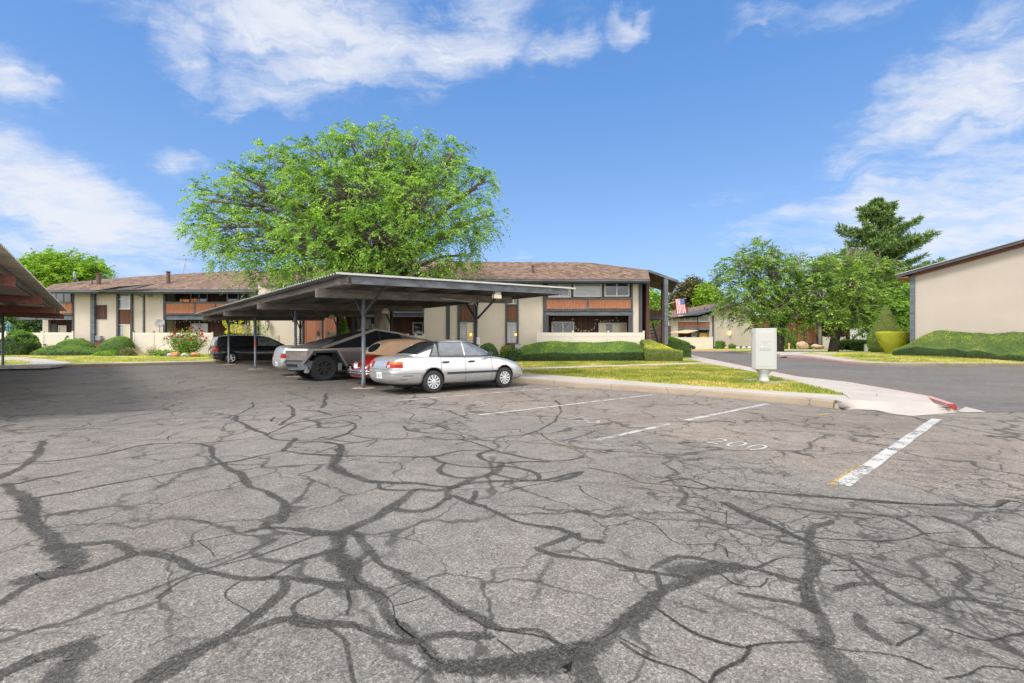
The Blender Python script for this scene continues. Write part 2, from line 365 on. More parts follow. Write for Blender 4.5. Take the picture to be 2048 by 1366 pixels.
def mat_concrete(name, c=(.52,.49,.46), joints=True):
    m = bpy.data.materials.new(name); nt = nodes(m); p = wcoords(nt)
    n = noi(nt, p, 1.1, 5, .6); f = noi(nt, p, 60, 3, .7)
    col = mixc(nt, 1, ramp(nt, n, (.3, tuple(x*.80 for x in c)), (.7, c)), ramp(nt, f, (.3, .86), (.7, 1.06)), 'MULTIPLY')
    e = nd(nt, 'ShaderNodeTexVoronoi', {'Vector': p, 'Scale': .55}, feature='DISTANCE_TO_EDGE').outputs['Distance']
    if joints: col = mixc(nt, math_(nt, 'MULTIPLY', sstep(nt, e, .008, .003), .55), col, (.07,.06,.05))
    st = sstep(nt, noi(nt, p, 3.0, 5), .58, .75)
    col = mixc(nt, math_(nt, 'MULTIPLY', st, .25), col, (.20,.16,.12))
    finish(nt, pbsdf(nt, Base_Color=col, Roughness=.88, Normal=bump(nt, f, .25, .004))); return m

def mat_grass(name):
    m = bpy.data.materials.new(name); nt = nodes(m); p = wcoords(nt)
    n = math_(nt, 'ADD', math_(nt, 'MULTIPLY', noi(nt, p, .55, 4, .6, .5), .7), math_(nt, 'MULTIPLY', noi(nt, p, 3.2, 4), .3)); f = noi(nt, p, 30, 4, .75)
    col = ramp(nt, n, (.38, GRASS[0]), (.50, GRASS[1]), (.58, GRASS[2]), (.68, GRASS[3]))
    col = mixc(nt, 1, col, ramp(nt, f, (.25, .55), (.7, 1.2)), 'MULTIPLY')
    finish(nt, pbsdf(nt, Base_Color=col, Roughness=.9, Specular_IOR_Level=.15, Normal=bump(nt, f, .8, .03))); return m
def mat_blade(name):
    m = bpy.data.materials.new(name); nt = nodes(m); p = wcoords(nt)
    n = math_(nt, 'ADD', math_(nt, 'MULTIPLY', noi(nt, p, .55, 4, .6, .5), .7), math_(nt, 'MULTIPLY', noi(nt, p, 3.2, 4), .3))
    g = nt.nodes.new('ShaderNodeNewGeometry').outputs['Random Per Island']
    col = ramp(nt, n, (.38, GRASS[0]), (.50, GRASS[1]), (.58, GRASS[2]), (.68, GRASS[3]))
    col = mixc(nt, 1, col, ramp(nt, g, (0, .7), (1, 1.3)), 'MULTIPLY')
    d = pbsdf(nt, Base_Color=col, Roughness=.6, Specular_IOR_Level=.2)
    t = nd(nt, 'ShaderNodeBsdfTranslucent', {'Color': col}).outputs[0]
    finish(nt, nd(nt, 'ShaderNodeMixShader', {0: .3, 1: d, 2: t}).outputs[0]); return m

def mat_shingle(name, rot=0.0):
    m = bpy.data.materials.new(name); nt = nodes(m); p = wcoords(nt, rot=(0, 0, rot))
    b = nd(nt, 'ShaderNodeTexBrick', {'Vector': p, 'Color1': (1,1,1,1), 'Color2': (0,0,0,1), 'Mortar': (.0,.0,.0,1), 'Scale': 1.0, 'Mortar Size': .012, 'Mortar Smooth': .4, 'Bias': 0.0, 'Brick Width': .30, 'Row Height': .17}, offset=.37, squash=1.0)
    r = nd(nt, 'ShaderNodeSeparateColor', {0: b.outputs[0]}).outputs[0]
    col = ramp(nt, math_(nt, 'ADD', math_(nt, 'MULTIPLY', r, .6), math_(nt, 'MULTIPLY', noi(nt, p, 3, 4, .7), .5)), (.15, (.065,.041,.031)), (.45, (.125,.081,.060)), (.8, (.19,.132,.10)))
    col = mixc(nt, 1, col, ramp(nt, noi(nt, p, 25, 3, .7), (.3, .8), (.7, 1.15)), 'MULTIPLY')
    finish(nt, pbsdf(nt, Base_Color=col, Roughness=.93, Specular_IOR_Level=.2, Normal=bump(nt, r, .3, .02))); return m

def mat_siding(name, c1, c2, pitch=.14, axis=0, dark=.35):
    """vertical boards: a dark groove every pitch metres, colour per board"""
    m = bpy.data.materials.new(name); nt = nodes(m); p = wcoords(nt)
    q = nd(nt, 'ShaderNodeSeparateXYZ', {0: p}); x = math_(nt, 'ADD', q.outputs[0], math_(nt, 'MULTIPLY', q.outputs[1], 1.0))
    u = math_(nt, 'DIVIDE', x, pitch); fr = math_(nt, 'FRACT', u); fl = math_(nt, 'FLOOR', u)
    rb = nd(nt, 'ShaderNodeTexWhiteNoise', {'W': fl}, noise_dimensions='1D').outputs[0]
    gr = noi(nt, nd(nt, 'ShaderNodeMapping', {'Vector': p, 'Scale': (14, 14, 1.3)}).outputs[0], 1.6, 4, .7)
    col = ramp(nt, math_(nt, 'ADD', math_(nt, 'MULTIPLY', rb, .5), math_(nt, 'MULTIPLY', gr, .55)), (.2, c2), (.8, c1))
    gv = math_(nt, 'MINIMUM', fr, math_(nt, 'SUBTRACT', 1.0, fr))
    g = sstep(nt, gv, .13, .05)
    col = mixc(nt, g, col, tuple(v*dark for v in c2))
    finish(nt, pbsdf(nt, Base_Color=col, Roughness=.85, Specular_IOR_Level=.25, Normal=bump(nt, sstep(nt, gv, .03, .14), .5, .01))); return m

M = {}
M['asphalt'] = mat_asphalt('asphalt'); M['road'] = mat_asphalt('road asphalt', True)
M['tar'] = mat_crack('crack sealer', (.044,.041,.038), .14, .42, .80); M['fine'] = mat_crack('open crack', (.022,.020,.019), .25, .6, .85, False)
M['weed'] = mat_crack('dry weeds in crack', (.15,.105,.045), .4, .7, .6, False); M['stain'] = mat_crack('old stain', (.055,.051,.047), .2, 1.0, .5, False)
M['paint'] = mat_paint('white road paint', (.42,.41,.395), .51); M['paintfaint'] = mat_paint('worn white road paint', (.40,.39,.38), .54); M['yellow'] = mat_paint('old yellow paint', (.36,.25,.085), .53)
M['concrete'] = mat_concrete('concrete', (.36,.325,.295)); M['kerb'] = mat_concrete('kerb concrete', (.29,.235,.175)); M['dirtyconc'] = mat_concrete('old kerb concrete', (.19,.155,.115))
M['redkerb'] = pm('red kerb paint', (.38,.17,.16), (.32,.20,.18), 5, .8, .2, 60, .004); M['redend'] = pm('fresh red kerb paint', (.25,.012,.01), (.20,.014,.014), 6, .6)
M['grass'] = mat_grass('lawn'); M['blade'] = mat_blade('grass blades')
M['shingle'] = mat_shingle('brown shingles'); M['shingle2'] = mat_shingle('brown shingles turned', R(90))
M['stucco'] = pm('beige stucco', (.47,.415,.345), (.42,.37,.305), .9, .92, .5, 35, .01)
M['stucco2'] = pm('pale stucco wall', (.365,.322,.275), (.335,.293,.247), .6, .92, .4, 30, .01)
M['darkwood'] = pm('dark stained timber', (.060,.064,.072), (.030,.031,.035), 3, .75, .3, 25, .01, stretch=(1,1,.3))
M['bluewood'] = pm('weathered blue grey timber', (.115,.135,.155), (.05,.058,.068), 2.5, .8, .3, 30, .01, stretch=(.4,1,2))
M['brown'] = mat_siding('brown board siding', (.105,.052,.040), (.052,.028,.023), .16)
M['brownred'] = mat_siding('red brown board siding', (.30,.125,.072), (.19,.082,.05), .15)
M['panel'] = mat_siding('brown panel boards', (.17,.078,.045), (.095,.045,.03), .11)
M['cedar'] = pm('orange cedar slats', (.46,.195,.10), (.31,.12,.062), 7, .8, .25, 40, .005, stretch=(3,3,.5))
M['vinyl'] = pm('cream vinyl', (.55,.50,.43), (.50,.455,.39), 1.2, .55)
M['white'] = pm('white window vinyl', (.56,.55,.53), (.50,.49,.47), 3, .5)
M['glass'] = glassmat('window glass'); M['blind'] = pm('pale blind behind glass', (.30,.31,.31), (.18,.19,.20), 2.5, .12, stretch=(.6,1,9), spec=.8)
M['curtain'] = pm('cream curtain behind glass', (.50,.42,.26), (.42,.35,.22), 4, .2, stretch=(6,1,.3), spec=.7)
M['carportwood'] = pm('weathered brown beam', (.235,.205,.178), (.075,.065,.057), 2.2, .85, .3, 25, .01, stretch=(1,.25,3), lo=.25, hi=.75)
M['fascia'] = pm('grey blue weathered fascia', (.16,.175,.195), (.055,.06,.07), 3, .8, .3, 25, .01, stretch=(1,1,3), lo=.25, hi=.7)
M['rustwood'] = pm('rust brown beam', (.23,.085,.058), (.10,.042,.03), 9, .85, .3, 40, .01)
M['sheet'] = pm('galvanised roof sheet', (.36,.36,.36), (.24,.25,.25), 1.4, .42, .15, 20, .005, metal=.5)
M['sheetbrown'] = pm('tan underside of roof sheet', (.82,.74,.57), (.38,.33,.245), 1.6, .75, stretch=(.5,7,1))  # stripes paint the shading of the roof ribs into the colour
M['post'] = pm('grey blue painted post', (.15,.165,.19), (.085,.095,.11), 6, .5)
M['lampbox'] = pm('cream lamp box', (.78,.68,.50), (.68,.58,.42), 5, .5); M['lampwhite'] = pm('white lamp back', (.5,.5,.48), None, 5, .5)
M['plastic'] = pm('pale grey utility paint', (.385,.385,.375), (.355,.355,.35), 1.2, .45); M['plate'] = pm('faded label ink', (.27,.275,.275), (.31,.315,.315), 30, .6)
M['black'] = pm('black rubber', (.022,.022,.023), (.014,.014,.015), 12, .75, .2, 60, .003); M['blackpl'] = pm('black plastic', (.03,.031,.033), None, 9, .5)
M['chrome'] = pm('chrome', (.75,.76,.78), (.66,.67,.69), 4, .12, metal=1.0); M['rim'] = pm('silver hub cap', (.62,.63,.64), (.52,.53,.54), 8, .35, metal=.4)
M['bark'] = pm('grey brown bark', (.40,.345,.275), (.17,.14,.11), 5, .95, .9, 12, .05, stretch=(3,3,.6))
M['darkbark'] = pm('dark bark', (.075,.062,.052), (.035,.029,.025), 5, .95, .8, 12, .05, stretch=(3,3,.6)); M['twig'] = pm('bare pale twigs', (.30,.25,.19), (.20,.165,.13), 5, .9)
M['terracotta'] = pm('terracotta', (.52,.20,.075), (.44,.16,.06), 6, .8); M['rock'] = pm('tan rock', (.42,.30,.20), (.30,.22,.16), 4, .9, .6, 10, .03)
M['metalgrey'] = pm('grey metal', (.30,.31,.32), (.22,.23,.24), 6, .45, metal=.4); M['brownmetal'] = pm('brown flue', (.10,.05,.04), (.07,.035,.03), 8, .6)
# ================================================================ ground, kerbs, paths
from mathutils.geometry import delaunay_2d_cdt
def sst(a, b, x):
    t = min(1, max(0, (x-a)/(b-a))); return t*t*(3-2*t)
def zt(x, y):
    """height of the planted ground"""
    l = (x-O2[0])*L2[0]+(y-O2[1])*L2[1]
    z = .155+.22*sst(22.5, 36, l)*sst(-6, -14, x)
    if x > 19: z += .27*min(sst(21.5, 27, x), sst(28.2, 32.5, y))*sst(62, 44, y)
    return z
def GT(u, v):
    """pixel -> point on the planted ground"""
    z = .155
    for _ in range(6):
        p = G(u, v, z); z = zt(p[0], p[1])
    return G(u, v, z)
def inside(poly, x, y):
    r = False; n = len(poly)
    for i in range(n):
        x0, y0 = poly[i][:2]; x1, y1 = poly[i-1][:2]
        if (y0 > y) != (y1 > y) and x < (x1-x0)*(y-y0)/(y1-y0)+x0: r = not r
    return r
def terrain(name, outline, zf, mat, step, dz=0.0, skirt=.3, bounds=None):
    pts = [Vector(p[:2]) for p in outline]; n = len(pts)
    xs = [p.x for p in pts]; ys = [p.y for p in pts]
    b = bounds or (min(xs), max(xs), min(ys), max(ys)); inner = []
    for x in np.arange(b[0]+step/2, b[1], step):
        for y in np.arange(b[2]+step/2, b[3], step):
            if inside(outline, x, y): inner.append(Vector((x, y)))
    v, e, f, *_ = delaunay_2d_cdt(pts+inner, [(i, (i+1) % n) for i in range(n)], [], 1, 1e-4)
    mb = MB(); mb.v = [(p.x, p.y, zf(p.x, p.y)+dz) for p in v]; mb.f = [tuple(q) for q in f]; mb.m = [0]*len(mb.f)
    if skirt:
        k = len(mb.v); mb.v += [(p.x, p.y, zf(p.x, p.y)+dz-skirt) for p in pts]+[(p.x, p.y, zf(p.x, p.y)+dz) for p in pts]
        mb.f += [(k+i, k+(i+1) % n, k+n+(i+1) % n, k+n+i) for i in range(n)]; mb.m += [0]*n
    return mb.build(name, mat)
def offset(path, d):
    out = []; n = len(path)
    for i in range(n):
        a = np.array(path[max(i-1, 0)][:2]); b = np.array(path[min(i+1, n-1)][:2]); t = (b-a)/np.linalg.norm(b-a)
        p = np.array(path[i][:2])+d*np.array([-t[1], t[0]]); out.append((float(p[0]), float(p[1])))
    return out
def kerb(name, path, width, mat, h=.155, side=1, ends=1.0):
    """path = foot of the face; side=+1 body lies to the left of the path"""
    prof = [(0, -.1), (.0, .03), (.015, h-.025), (.035, h+.006), (width, h+.008), (width, -.1)]
    secs = []
    offs = [offset(path, side*w_) for w_, _ in prof]
    for i in range(len(path)):
        secs.append([(offs[k][i][0], offs[k][i][1], prof[k][1]) for k in range(len(prof))])
    mb = MB(); mb.loft(secs); return structure(mb.build(name, mat))
def densify(path, step=1.0):
    out = [tuple(path[0][:2])]
    for a, b in zip(path[:-1], path[1:]):
        d = math.dist(a[:2], b[:2]); k = max(1, int(d/step))
        out += [(a[0]+(b[0]-a[0])*i/k, a[1]+(b[1]-a[1])*i/k) for i in range(1, k+1)]
    return out

g = MB(); g.poly((-900,-60,-.06), (900,-60,-.06), (900,1500,-.06), (-900,1500,-.06))
structure(g.build('ground', pm('far ground', (.17,.19,.09), (.20,.18,.11), .05, .95)))
g = MB(); g.poly((-60,-30,0), (70,-30,0), (70,110,0), (-60,110,0))
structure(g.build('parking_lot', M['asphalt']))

# --- kerb lines (foot of the face)
NK = [lot(4.95, 21.4), lot(4.93, 10), G(1027,764), G(1150,775.5), G(1300,784.8), G(1434,794.5), G(1560,806), G(1666,816.4)]
FK = [lot(-30, 21.4), lot(-14, 21.4), lot(-4, 21.35), lot(4.95, 21.4)]
RK = [G(1914,820), G(1868,806.5), G(1790,791), G(1700,774), G(1600,754.5,.13), G(1507,736.3,.13), G(1445,723.6,.13), G(1402,714.4,.14), G(1382,709.6,.14), (19.2,56), (19.5,62), (16,66), (8,68), (-20,69)]
RK = [p[:2] for p in RK]
inner = [lot(6.55, 22.9)[:2], lot(6.5, 12)[:2], GT(1043.6,746)[:2], GT(1228.6,760)[:2], GT(1400,772.8)[:2], GT(1550,783)[:2], GT(1690,791.5)[:2]]
isl = [lot(-30,22.7)[:2], lot(-4,22.7)[:2], lot(6.4,22.7)[:2]]+inner[1:]+[GT(*q) for q in ((1650,779),(1575,761),(1520,748),(1462.5,737),(1409,725),(1385,719),(1352,712))]+[(p[0]-.13, p[1]) for p in RK[9:]]+[(-60,69), (-60,10)]
isl = [p[:2] for p in isl]
lawn = terrain('lawn', isl, zt, M['grass'], 1.6, 0, .25, (-40, 20, 8, 48)); structure(lawn)
kerb('kerb', densify(NK[:2]+NK[2:], 2), .17, M['kerb'], .155, 1); kerb('kerb', densify(FK, 2), .17, M['dirtyconc'], .155, 1)
kerb('red_kerb', densify(RK[1:9], 1.5), .20, M['redkerb'], .15, 1); kerb('kerb', RK[8:], .15, M['kerb'], .15, 1)
# weathered, freshly painted nose of the red kerb, sloping into the road
mb = MB(); a = np.array(RK[0]); b = np.array(RK[1]); t = (b-a)/np.linalg.norm(b-a); nn = np.array([-t[1], t[0]])
q = lambda s, o, z: (float((a+t*s+nn*o)[0]), float((a+t*s+nn*o)[1]), z)
mb.loft([[q(0,.0,-.05), q(0,.0,.04), q(0.02,.03,.12), q(0.02,.14,.12), q(0,.17,.02), q(0,.17,-.05)], [q(.5,0,-.05), q(.5,.0,.04), q(.5,.03,.135), q(.5,.15,.135), q(.5,.17,.02), q(.5,.17,-.05)], [q(1.2,0,-.05), q(1.2,.0,.04), q(1.2,.03,.156), q(1.2,.19,.156), q(1.2,.2,.02), q(1.2,.2,-.05)]])
mb.m = [0]*len(mb.f)
for i, f in enumerate(mb.f):
    if all(mb.v[j][1] < q(.05,0,0)[1]+.05 for j in f): mb.m[i] = 1
structure(mb.build('red_kerb', [M['redkerb'], M['redend']]))

top_ = [(1676,807.6,.162),(1686,804.5,.163),(1702,799.5,.164),(1750,800.5,.164),(1800,802.5,.163),(1850,804.6,.162),(1868,806,.16),(1897,814.2,.125)]
bot_ = [(1688,814.5,.05),(1698,815.8,.03),(1715,816.8,.014),(1752,819,.010),(1785,826.6,.008),(1825,831,.007),(1878,827.5,.007),(1914,824,.010)]
# --- concrete walks, 12 mm proud of the soil
def walk(name, pts, dz=.014, mat='concrete', step=1.5): return structure(terrain(name, [p[:2] for p in pts], zt, M[mat], step, dz, .12))
nk_in = offset(densify(NK, 3), .165)
inner = [lot(6.55, 22.9)[:2], lot(6.5, 12)[:2], GT(1043.6,746)[:2], GT(1228.6,760)[:2], GT(1400,772.8)[:2], GT(1550,783)[:2], GT(1690,791.5)[:2]]
walk('sidewalk', nk_in+[G(*top_[1])[:2], G(*top_[2])[:2]]+inner[::-1], .009)
rk_in = offset(RK[1:9], .15)
walk('sidewalk', [G(*q_)[:2] for q_ in top_[2:7]]+[(p[0], p[1]) for p in rk_in]+[GT(x, y)[:2] for x, y in ((1352,712),(1385,719),(1409,725),(1462.5,737),(1520,748),(1575,761),(1650,779),(1692,791))], .010)
walk('sidewalk', offset(FK, .17)+[lot(5.5,22.9)[:2], lot(-4,22.8)[:2], lot(-30,22.8)[:2]], .008)
walk('path', [GT(1043,739.5), GT(1200,734.5), GT(1420,727.5), GT(1410,725), GT(1200,731.8), GT(1043,736.2)], .012)
walk('path', [GT(-40,723), GT(40,722), GT(62,724), GT(66,727), GT(40,730), GT(-40,731.5), GT(-40,735.5), GT(100,733), GT(150,727), GT(90,720.5), GT(40,718), GT(-40,718)], .035)
# concrete apron that runs down to the asphalt at the corner
mb = MB(); T_ = [np.array(G(*p)) for p in top_]; B_ = [np.array(G(*p)) for p in bot_]; nr_ = 6
for i in range(len(T_)):
    for j in range(nr_): f = j/(nr_-1); q_ = T_[i]*(1-f)+B_[i]*f; q_[2] = T_[i][2]+(B_[i][2]-T_[i][2])*sst(0, 1, f); mb.v.append(tuple(q_))
    mb.v.append((B_[i][0], B_[i][1], -.1))
nr_ += 1
for i in range(len(T_)-1):
    for j in range(nr_-1): mb.f.append((i*nr_+j, i*nr_+j+1, (i+1)*nr_+j+1, (i+1)*nr_+j)); mb.m.append(0)
ao = structure(mb.build('sidewalk', M['concrete'], smooth=True))
mb = MB(); mb.prism([G(1931,814,.005), G(1972,824.2,.005), G(1929,824.6,.005), G(1916,823,.005)][::1], (0,0,.006)); structure(mb.build('gutter', M['concrete']))
# broken kerb block at the end of the run
mb = MB(); p = np.array(G(1672,817)[:2]); mb.prism([(p[0]-.02,p[1]+.02,-.02),(p[0]+.13,p[1]-.06,-.02),(p[0]+.20,p[1]+.16,-.02),(p[0]+.05,p[1]+.22,-.02)], (.03,.03,.11)); structure(mb.build('kerb', M['kerb'], bevel=.015))

# --- road and the land beyond it
FR = [(60,26.6), (30,27.3), G(1874,733)[:2], G(1780,732)[:2], (20.7,29.0), (21.0,31.2), (22.2,35), (23.3,39.2), (23.6,43.5), (25.2,50), (26.8,56), (28.5,62), (29.5,66.5), (26,69.6), (18,71), (-20,72)]
road = [G(1972,824.3)[:2]]+[(p[0]+.0, p[1]) for p in RK[1:]]+FR[::-1]+[(60,9.4)]
mb = MB(); v, e, f, *_ = delaunay_2d_cdt([Vector(p) for p in road], [(i, (i+1) % len(road)) for i in range(len(road))], [], 1, 1e-4)
mb.v = [(p.x, p.y, .004) for p in v]; mb.f = [tuple(x) for x in f]; mb.m = [0]*len(f); structure(mb.build('road', M['road']))
far = offset(FR[:11], -1.25)+offset(FR, -.12)[11:]+[(-20,140), (120,140), (120,27)]
structure(terrain('lawn', far, zt, M['grass'], 3.0, 0, .25, (18, 70, 25, 75)))
kerb('kerb', densify(FR[:5], 2), .16, M['dirtyconc'], .15, -1); kerb('red_kerb', densify(FR[4:10], 2), .16, M['redkerb'], .15, -1); kerb('kerb', FR[9:13], .16, M['kerb'], .15, -1); kerb('red_kerb', FR[12:], .16, M['redkerb'], .15, -1)
walk('sidewalk', offset(densify(FR[:11], 2), -.15)+offset(densify(FR[:11], 2), -1.35)[::-1], .02, step=3)
walk('path', [GT(1560,712), GT(1620,711), GT(1660,707.5), GT(1745,704), GT(1660,706), GT(1600,708.6), GT(1562,709.5)], .013)
walk('path', [GT(1540,702.6), GT(1660,701.8), GT(1712,701.2), GT(1712,700.0), GT(1600,700), GT(1540,700.4)], .02)
# concrete footings of the carport posts and painted wheel stops under the cars
# ================================================================ painted markings
def strip(a, b, w, z=.005, wav=0.0, n=14):
    a = np.array(a[:2]); b = np.array(b[:2]); t = (b-a)/np.linalg.norm(b-a); nn = np.array([-t[1], t[0]]); mb = MB()
    for i in range(n+1):
        p = a+(b-a)*i/n+nn*wav*math.sin(i*1.7); mb.v += [(float((p-nn*w/2)[0]), float((p-nn*w/2)[1]), z), (float((p+nn*w/2)[0]), float((p+nn*w/2)[1]), z)]
    mb.f = [(2*i, 2*i+1, 2*i+3, 2*i+2) for i in range(n)]; mb.m = [0]*n; return mb
for (p0, p1, w_, mt) in [((795,801.7),(1130,774.4),.085,'paint'), ((958,830.5),(1305,789.8),.10,'paint'), ((1194,881),(1340,848),.10,'paintfaint'), ((1372,841),(1535,808),.11,'paint'), ((1684,971),(1873,838.5),.14,'paint'),
        ((566,724.5),(540,727.5),.09,'paint'), ((569,746),(640,742),.10,'paintfaint'), ((500,722.8),(560,719.6),.10,'paint')]:
    structure(strip(G(*p0), G(*p1), w_, .006, .006).build('parking_line', M[mt]))
structure(strip(G(1663,972), G(1722,930), .075, .0055).build('parking_line', M['yellow']))
structure(strip(G(1556,838.6), G(1576,837.4), .06, .0055).build('parking_line', M['yellow'])); structure(strip(G(1628,832.5), G(1658,827.5), .08, .0055).build('parking_line', M['yellow']))
def painted_text(txt, at, size, mat, spread=1.0, rot=None, name='painted_number', tall=1.0, weight=.0):
    cu = bpy.data.curves.new(name, 'FONT'); cu.body = txt; cu.size = size; cu.space_character = 1.15; cu.align_x = 'CENTER'; cu.align_y = 'CENTER'; cu.offset = weight
    o = bpy.data.objects.new(name, cu); COL.objects.link(o); dg = bpy.context.evaluated_depsgraph_get(); dg.update()
    me = bpy.data.meshes.new_from_object(o.evaluated_get(dg)); bpy.data.objects.remove(o); bpy.data.curves.remove(cu)
    me.transform(Matrix.Diagonal((spread, tall, 1, 1))); me.materials.clear(); me.materials.append(mat)
    o = link(name, me); o.location = at; o.rotation_euler = rot or (0, 0, math.atan2(-L2[1], -L2[0])); return o
for txt, px, sz, mt in [('200', (1472,889.5), .50, 'paint'), ('195', (1170,840.5), .50, 'paint'), ('190', (962,808), .50, 'paintfaint')]:
    p = G(*px); structure(painted_text(txt, (p[0], p[1], .0065), sz, M[mt], .92, None, 'parking_number', 1.25, -.006))
# stencilled white plate with a bay number on the kerb face
p0 = np.array(G(1204,780)[:2]); p1 = np.array(G(1232,782)[:2]); t = (p1-p0)/np.linalg.norm(p1-p0)
t = np.array(NK[5][:2])-np.array(NK[3][:2]); t = t/np.linalg.norm(t)
k0 = np.array(NK[3][:2])+t*.62
nrm = np.array([t[1], -t[0]]); nrm = nrm if nrm[1] < 0 else -nrm
mb = MB()
pp = [k0, k0+t*.42]; mb.poly(*[(float((p+nrm*.012)[0]), float((p+nrm*.012)[1]), z) for p, z in ((pp[0],.035),(pp[1],.035),(pp[1],.135),(pp[0],.135))])
structure(mb.build('kerb_number_patch', M['paintfaint']))

# ================================================================ sealed cracks and open cracks in the asphalt
RIB = {'tar': [], 'fine': [], 'weed': [], 'stain': []}
def view(ox, oy, k):
    def tr(w_, pts, mat='tar', w1=None):
        q = [(ox+x/k, oy+y/k) for x, y in pts]
        RIB[mat].append((w_, w1 or w_, [G(u, max(v, 700)) for u, v in q]))
    return tr
A = view(0, 720, 2.9257)
A(.13, [(0,612),(220,598),(450,575),(700,530),(820,503),(950,490),(1080,486),(1160,490),(1205,498),(1232,525),(1240,548),(1270,580),(1300,605)])
A(.13, [(1300,605),(1400,587),(1500,565),(1650,535),(1760,550),(1900,556),(2060,566)]); A(.16, [(1655,535),(1700,497),(1722,462)])
A(.11, [(190,812),(400,775),(700,715),(1000,665),(1200,625),(1300,605)]); A(.16, [(1300,605),(1345,635),(1400,670),(1450,730),(1540,760),(1620,810),(1655,860),(1665,900),(1650,945)])
A(.24, [(240,478),(240,515),(230,545),(180,580),(140,625),(60,662),(0,688)]); A(.13, [(0,738),(120,722),(220,695),(330,680),(450,653)])
A(.26, [(50,728),(105,785),(160,840),(195,900),(215,970)]); A(.055, [(0,412),(250,405),(500,395),(700,380),(850,358),(1000,345),(1150,338),(1340,338),(1500,312),(1690,290)])
A(.04, [(420,325),(700,308),(880,285),(950,265),(1000,245),(1120,215)]); A(.09, [(1310,340),(1370,325),(1430,300),(1475,275),(1480,245)])
A(.17, [(1380,328),(1390,355),(1440,385),(1500,412),(1560,440)]); A(.09, [(1560,440),(1640,400),(1720,370),(1900,345),(2048,318)])
A(.06, [(1160,490),(1280,478),(1400,465),(1560,440),(1700,420),(1860,380),(2048,372)]); A(.04, [(0,545),(180,535)], 'fine'); A(.035, [(290,548),(500,510),(650,490),(800,465),(980,470)], 'fine')
A(.07, [(1380,330),(1560,320),(1700,305),(1780,295),(1870,300),(1940,325)]); A(.16, [(1695,265),(1720,310),(1690,345),(1640,380)]); A(.08, [(1560,440),(1620,470),(1740,470),(1900,462),(2060,428)])
A(.26, [(1990,520),(1975,575),(1945,620),(2000,655),(2070,682)]); A(.12, [(1740,480),(1880,480),(1985,500),(1995,530)]); A(.13, [(1590,360),(1600,335)]); A(.16, [(1860,395),(1870,370),(1845,360)])
A(.09, [(1870,395),(1960,395),(2040,380),(2040,365),(1900,370)]); A(.05, [(1640,240),(1700,262),(1820,240),(2040,230)]); A(.04, [(1100,150),(1400,140),(1700,165)], 'fine'); A(.04, [(920,445),(980,400)], 'fine'); A(.04, [(980,470),(990,445)], 'fine')
B = view(600, 760, 2.9257)
B(.24, [(170,365),(232,385),(240,425),(205,470),(200,495),(235,530),(330,570),(430,595)]); B(.15, [(430,595),(560,600),(700,605),(800,622),(900,632)])
B(.10, [(0,430),(240,440),(500,450),(780,447),(860,430),(960,415),(1120,410)]); B(.10, [(930,345),(1050,380),(1140,410),(1250,440),(1400,470),(1560,470),(1650,450)])
B(.13, [(1120,410),(1058,435),(1070,460),(1180,490),(1300,480),(1450,480)]); B(.12, [(780,455),(850,485),(960,505),(1080,515),(1170,510)]); B(.12, [(860,485),(822,520),(835,555),(930,575),(1010,572)])
B(.22, [(1180,488),(1140,535),(1020,580),(920,620),(880,650),(860,690)]); B(.20, [(900,630),(800,645),(690,640),(620,690),(540,750),(420,810),(330,850),(260,885)])
B(.16, [(270,882),(160,897),(0,878)]); B(.15, [(880,635),(1000,605),(1180,590),(1400,590),(1500,575),(1640,540)]); B(.12, [(1170,505),(1300,520),(1380,545),(1415,572),(1380,590),(1250,577),(1130,545)])
B(.14, [(560,755),(680,765),(790,745),(850,700)]); B(.12, [(900,680),(980,715),(1060,740)]); B(.11, [(1060,740),(1200,800),(1380,850),(1520,870),(1600,905),(1640,940),(1750,955)])
B(.16, [(985,712),(1030,680),(1040,660)]); B(.08, [(300,320),(430,345),(600,345),(760,330)]); B(.10, [(0,370),(150,350),(260,320),(315,290),(318,262),(285,245)], 'tar', .15)
B(.08, [(0,245),(150,225),(300,207),(345,213),(345,228),(200,245),(100,262)]); B(.09, [(100,180),(190,205),(300,190),(500,180),(700,165),(770,143),(795,125),(730,100)])
B(.07, [(700,160),(850,178),(960,175),(1100,150),(1230,130),(1500,120),(2048,90)]); B(.12, [(880,180),(920,205),(990,225)]); B(.055, [(590,180),(660,200),(650,230),(720,245)]); B(.12, [(610,270),(640,295),(740,312)])
B(.08, [(740,310),(850,312),(940,325),(935,350),(800,345),(720,330)]); B(.07, [(720,255),(820,275),(870,290),(830,302)]); B(.10, [(960,350),(1150,335),(1300,320),(1380,300)])
B(.09, [(1380,300),(1460,262),(1510,215),(1525,165),(1500,120)]); B(.13, [(1385,300),(1450,268),(1495,225)], 'weed'); B(.16, [(1380,305),(1450,345),(1560,390),(1650,430),(1690,462)], 'weed'); B(.05, [(1400,310),(1450,345),(1560,390),(1650,430)], 'fine')
B(.13, [(1530,362),(1600,342),(1680,315),(1800,292),(2048,275)], 'stain'); B(.035, [(1530,362),(1600,342),(1660,322)], 'fine'); B(.035, [(1640,620),(1700,680),(1850,750),(1900,790),(2060,835)], 'fine')
B(.10, [(1640,620),(1800,610)], 'stain'); B(.09, [(455,600),(480,635),(600,645),(700,640)]); B(.20, [(152,80),(145,130),(130,162)]); B(.07, [(0,175),(100,185)]); B(.05, [(130,160),(250,150),(430,120)])
B(.06, [(270,88),(340,84),(375,95),(330,104),(260,95)]); B(.05, [(-80,70),(0,95),(100,110),(150,112)]); B(.05, [(1130,100),(1240,120),(1420,150),(1560,150)], 'fine'); B(.05, [(1180,660),(1400,610),(1500,590)], 'fine')
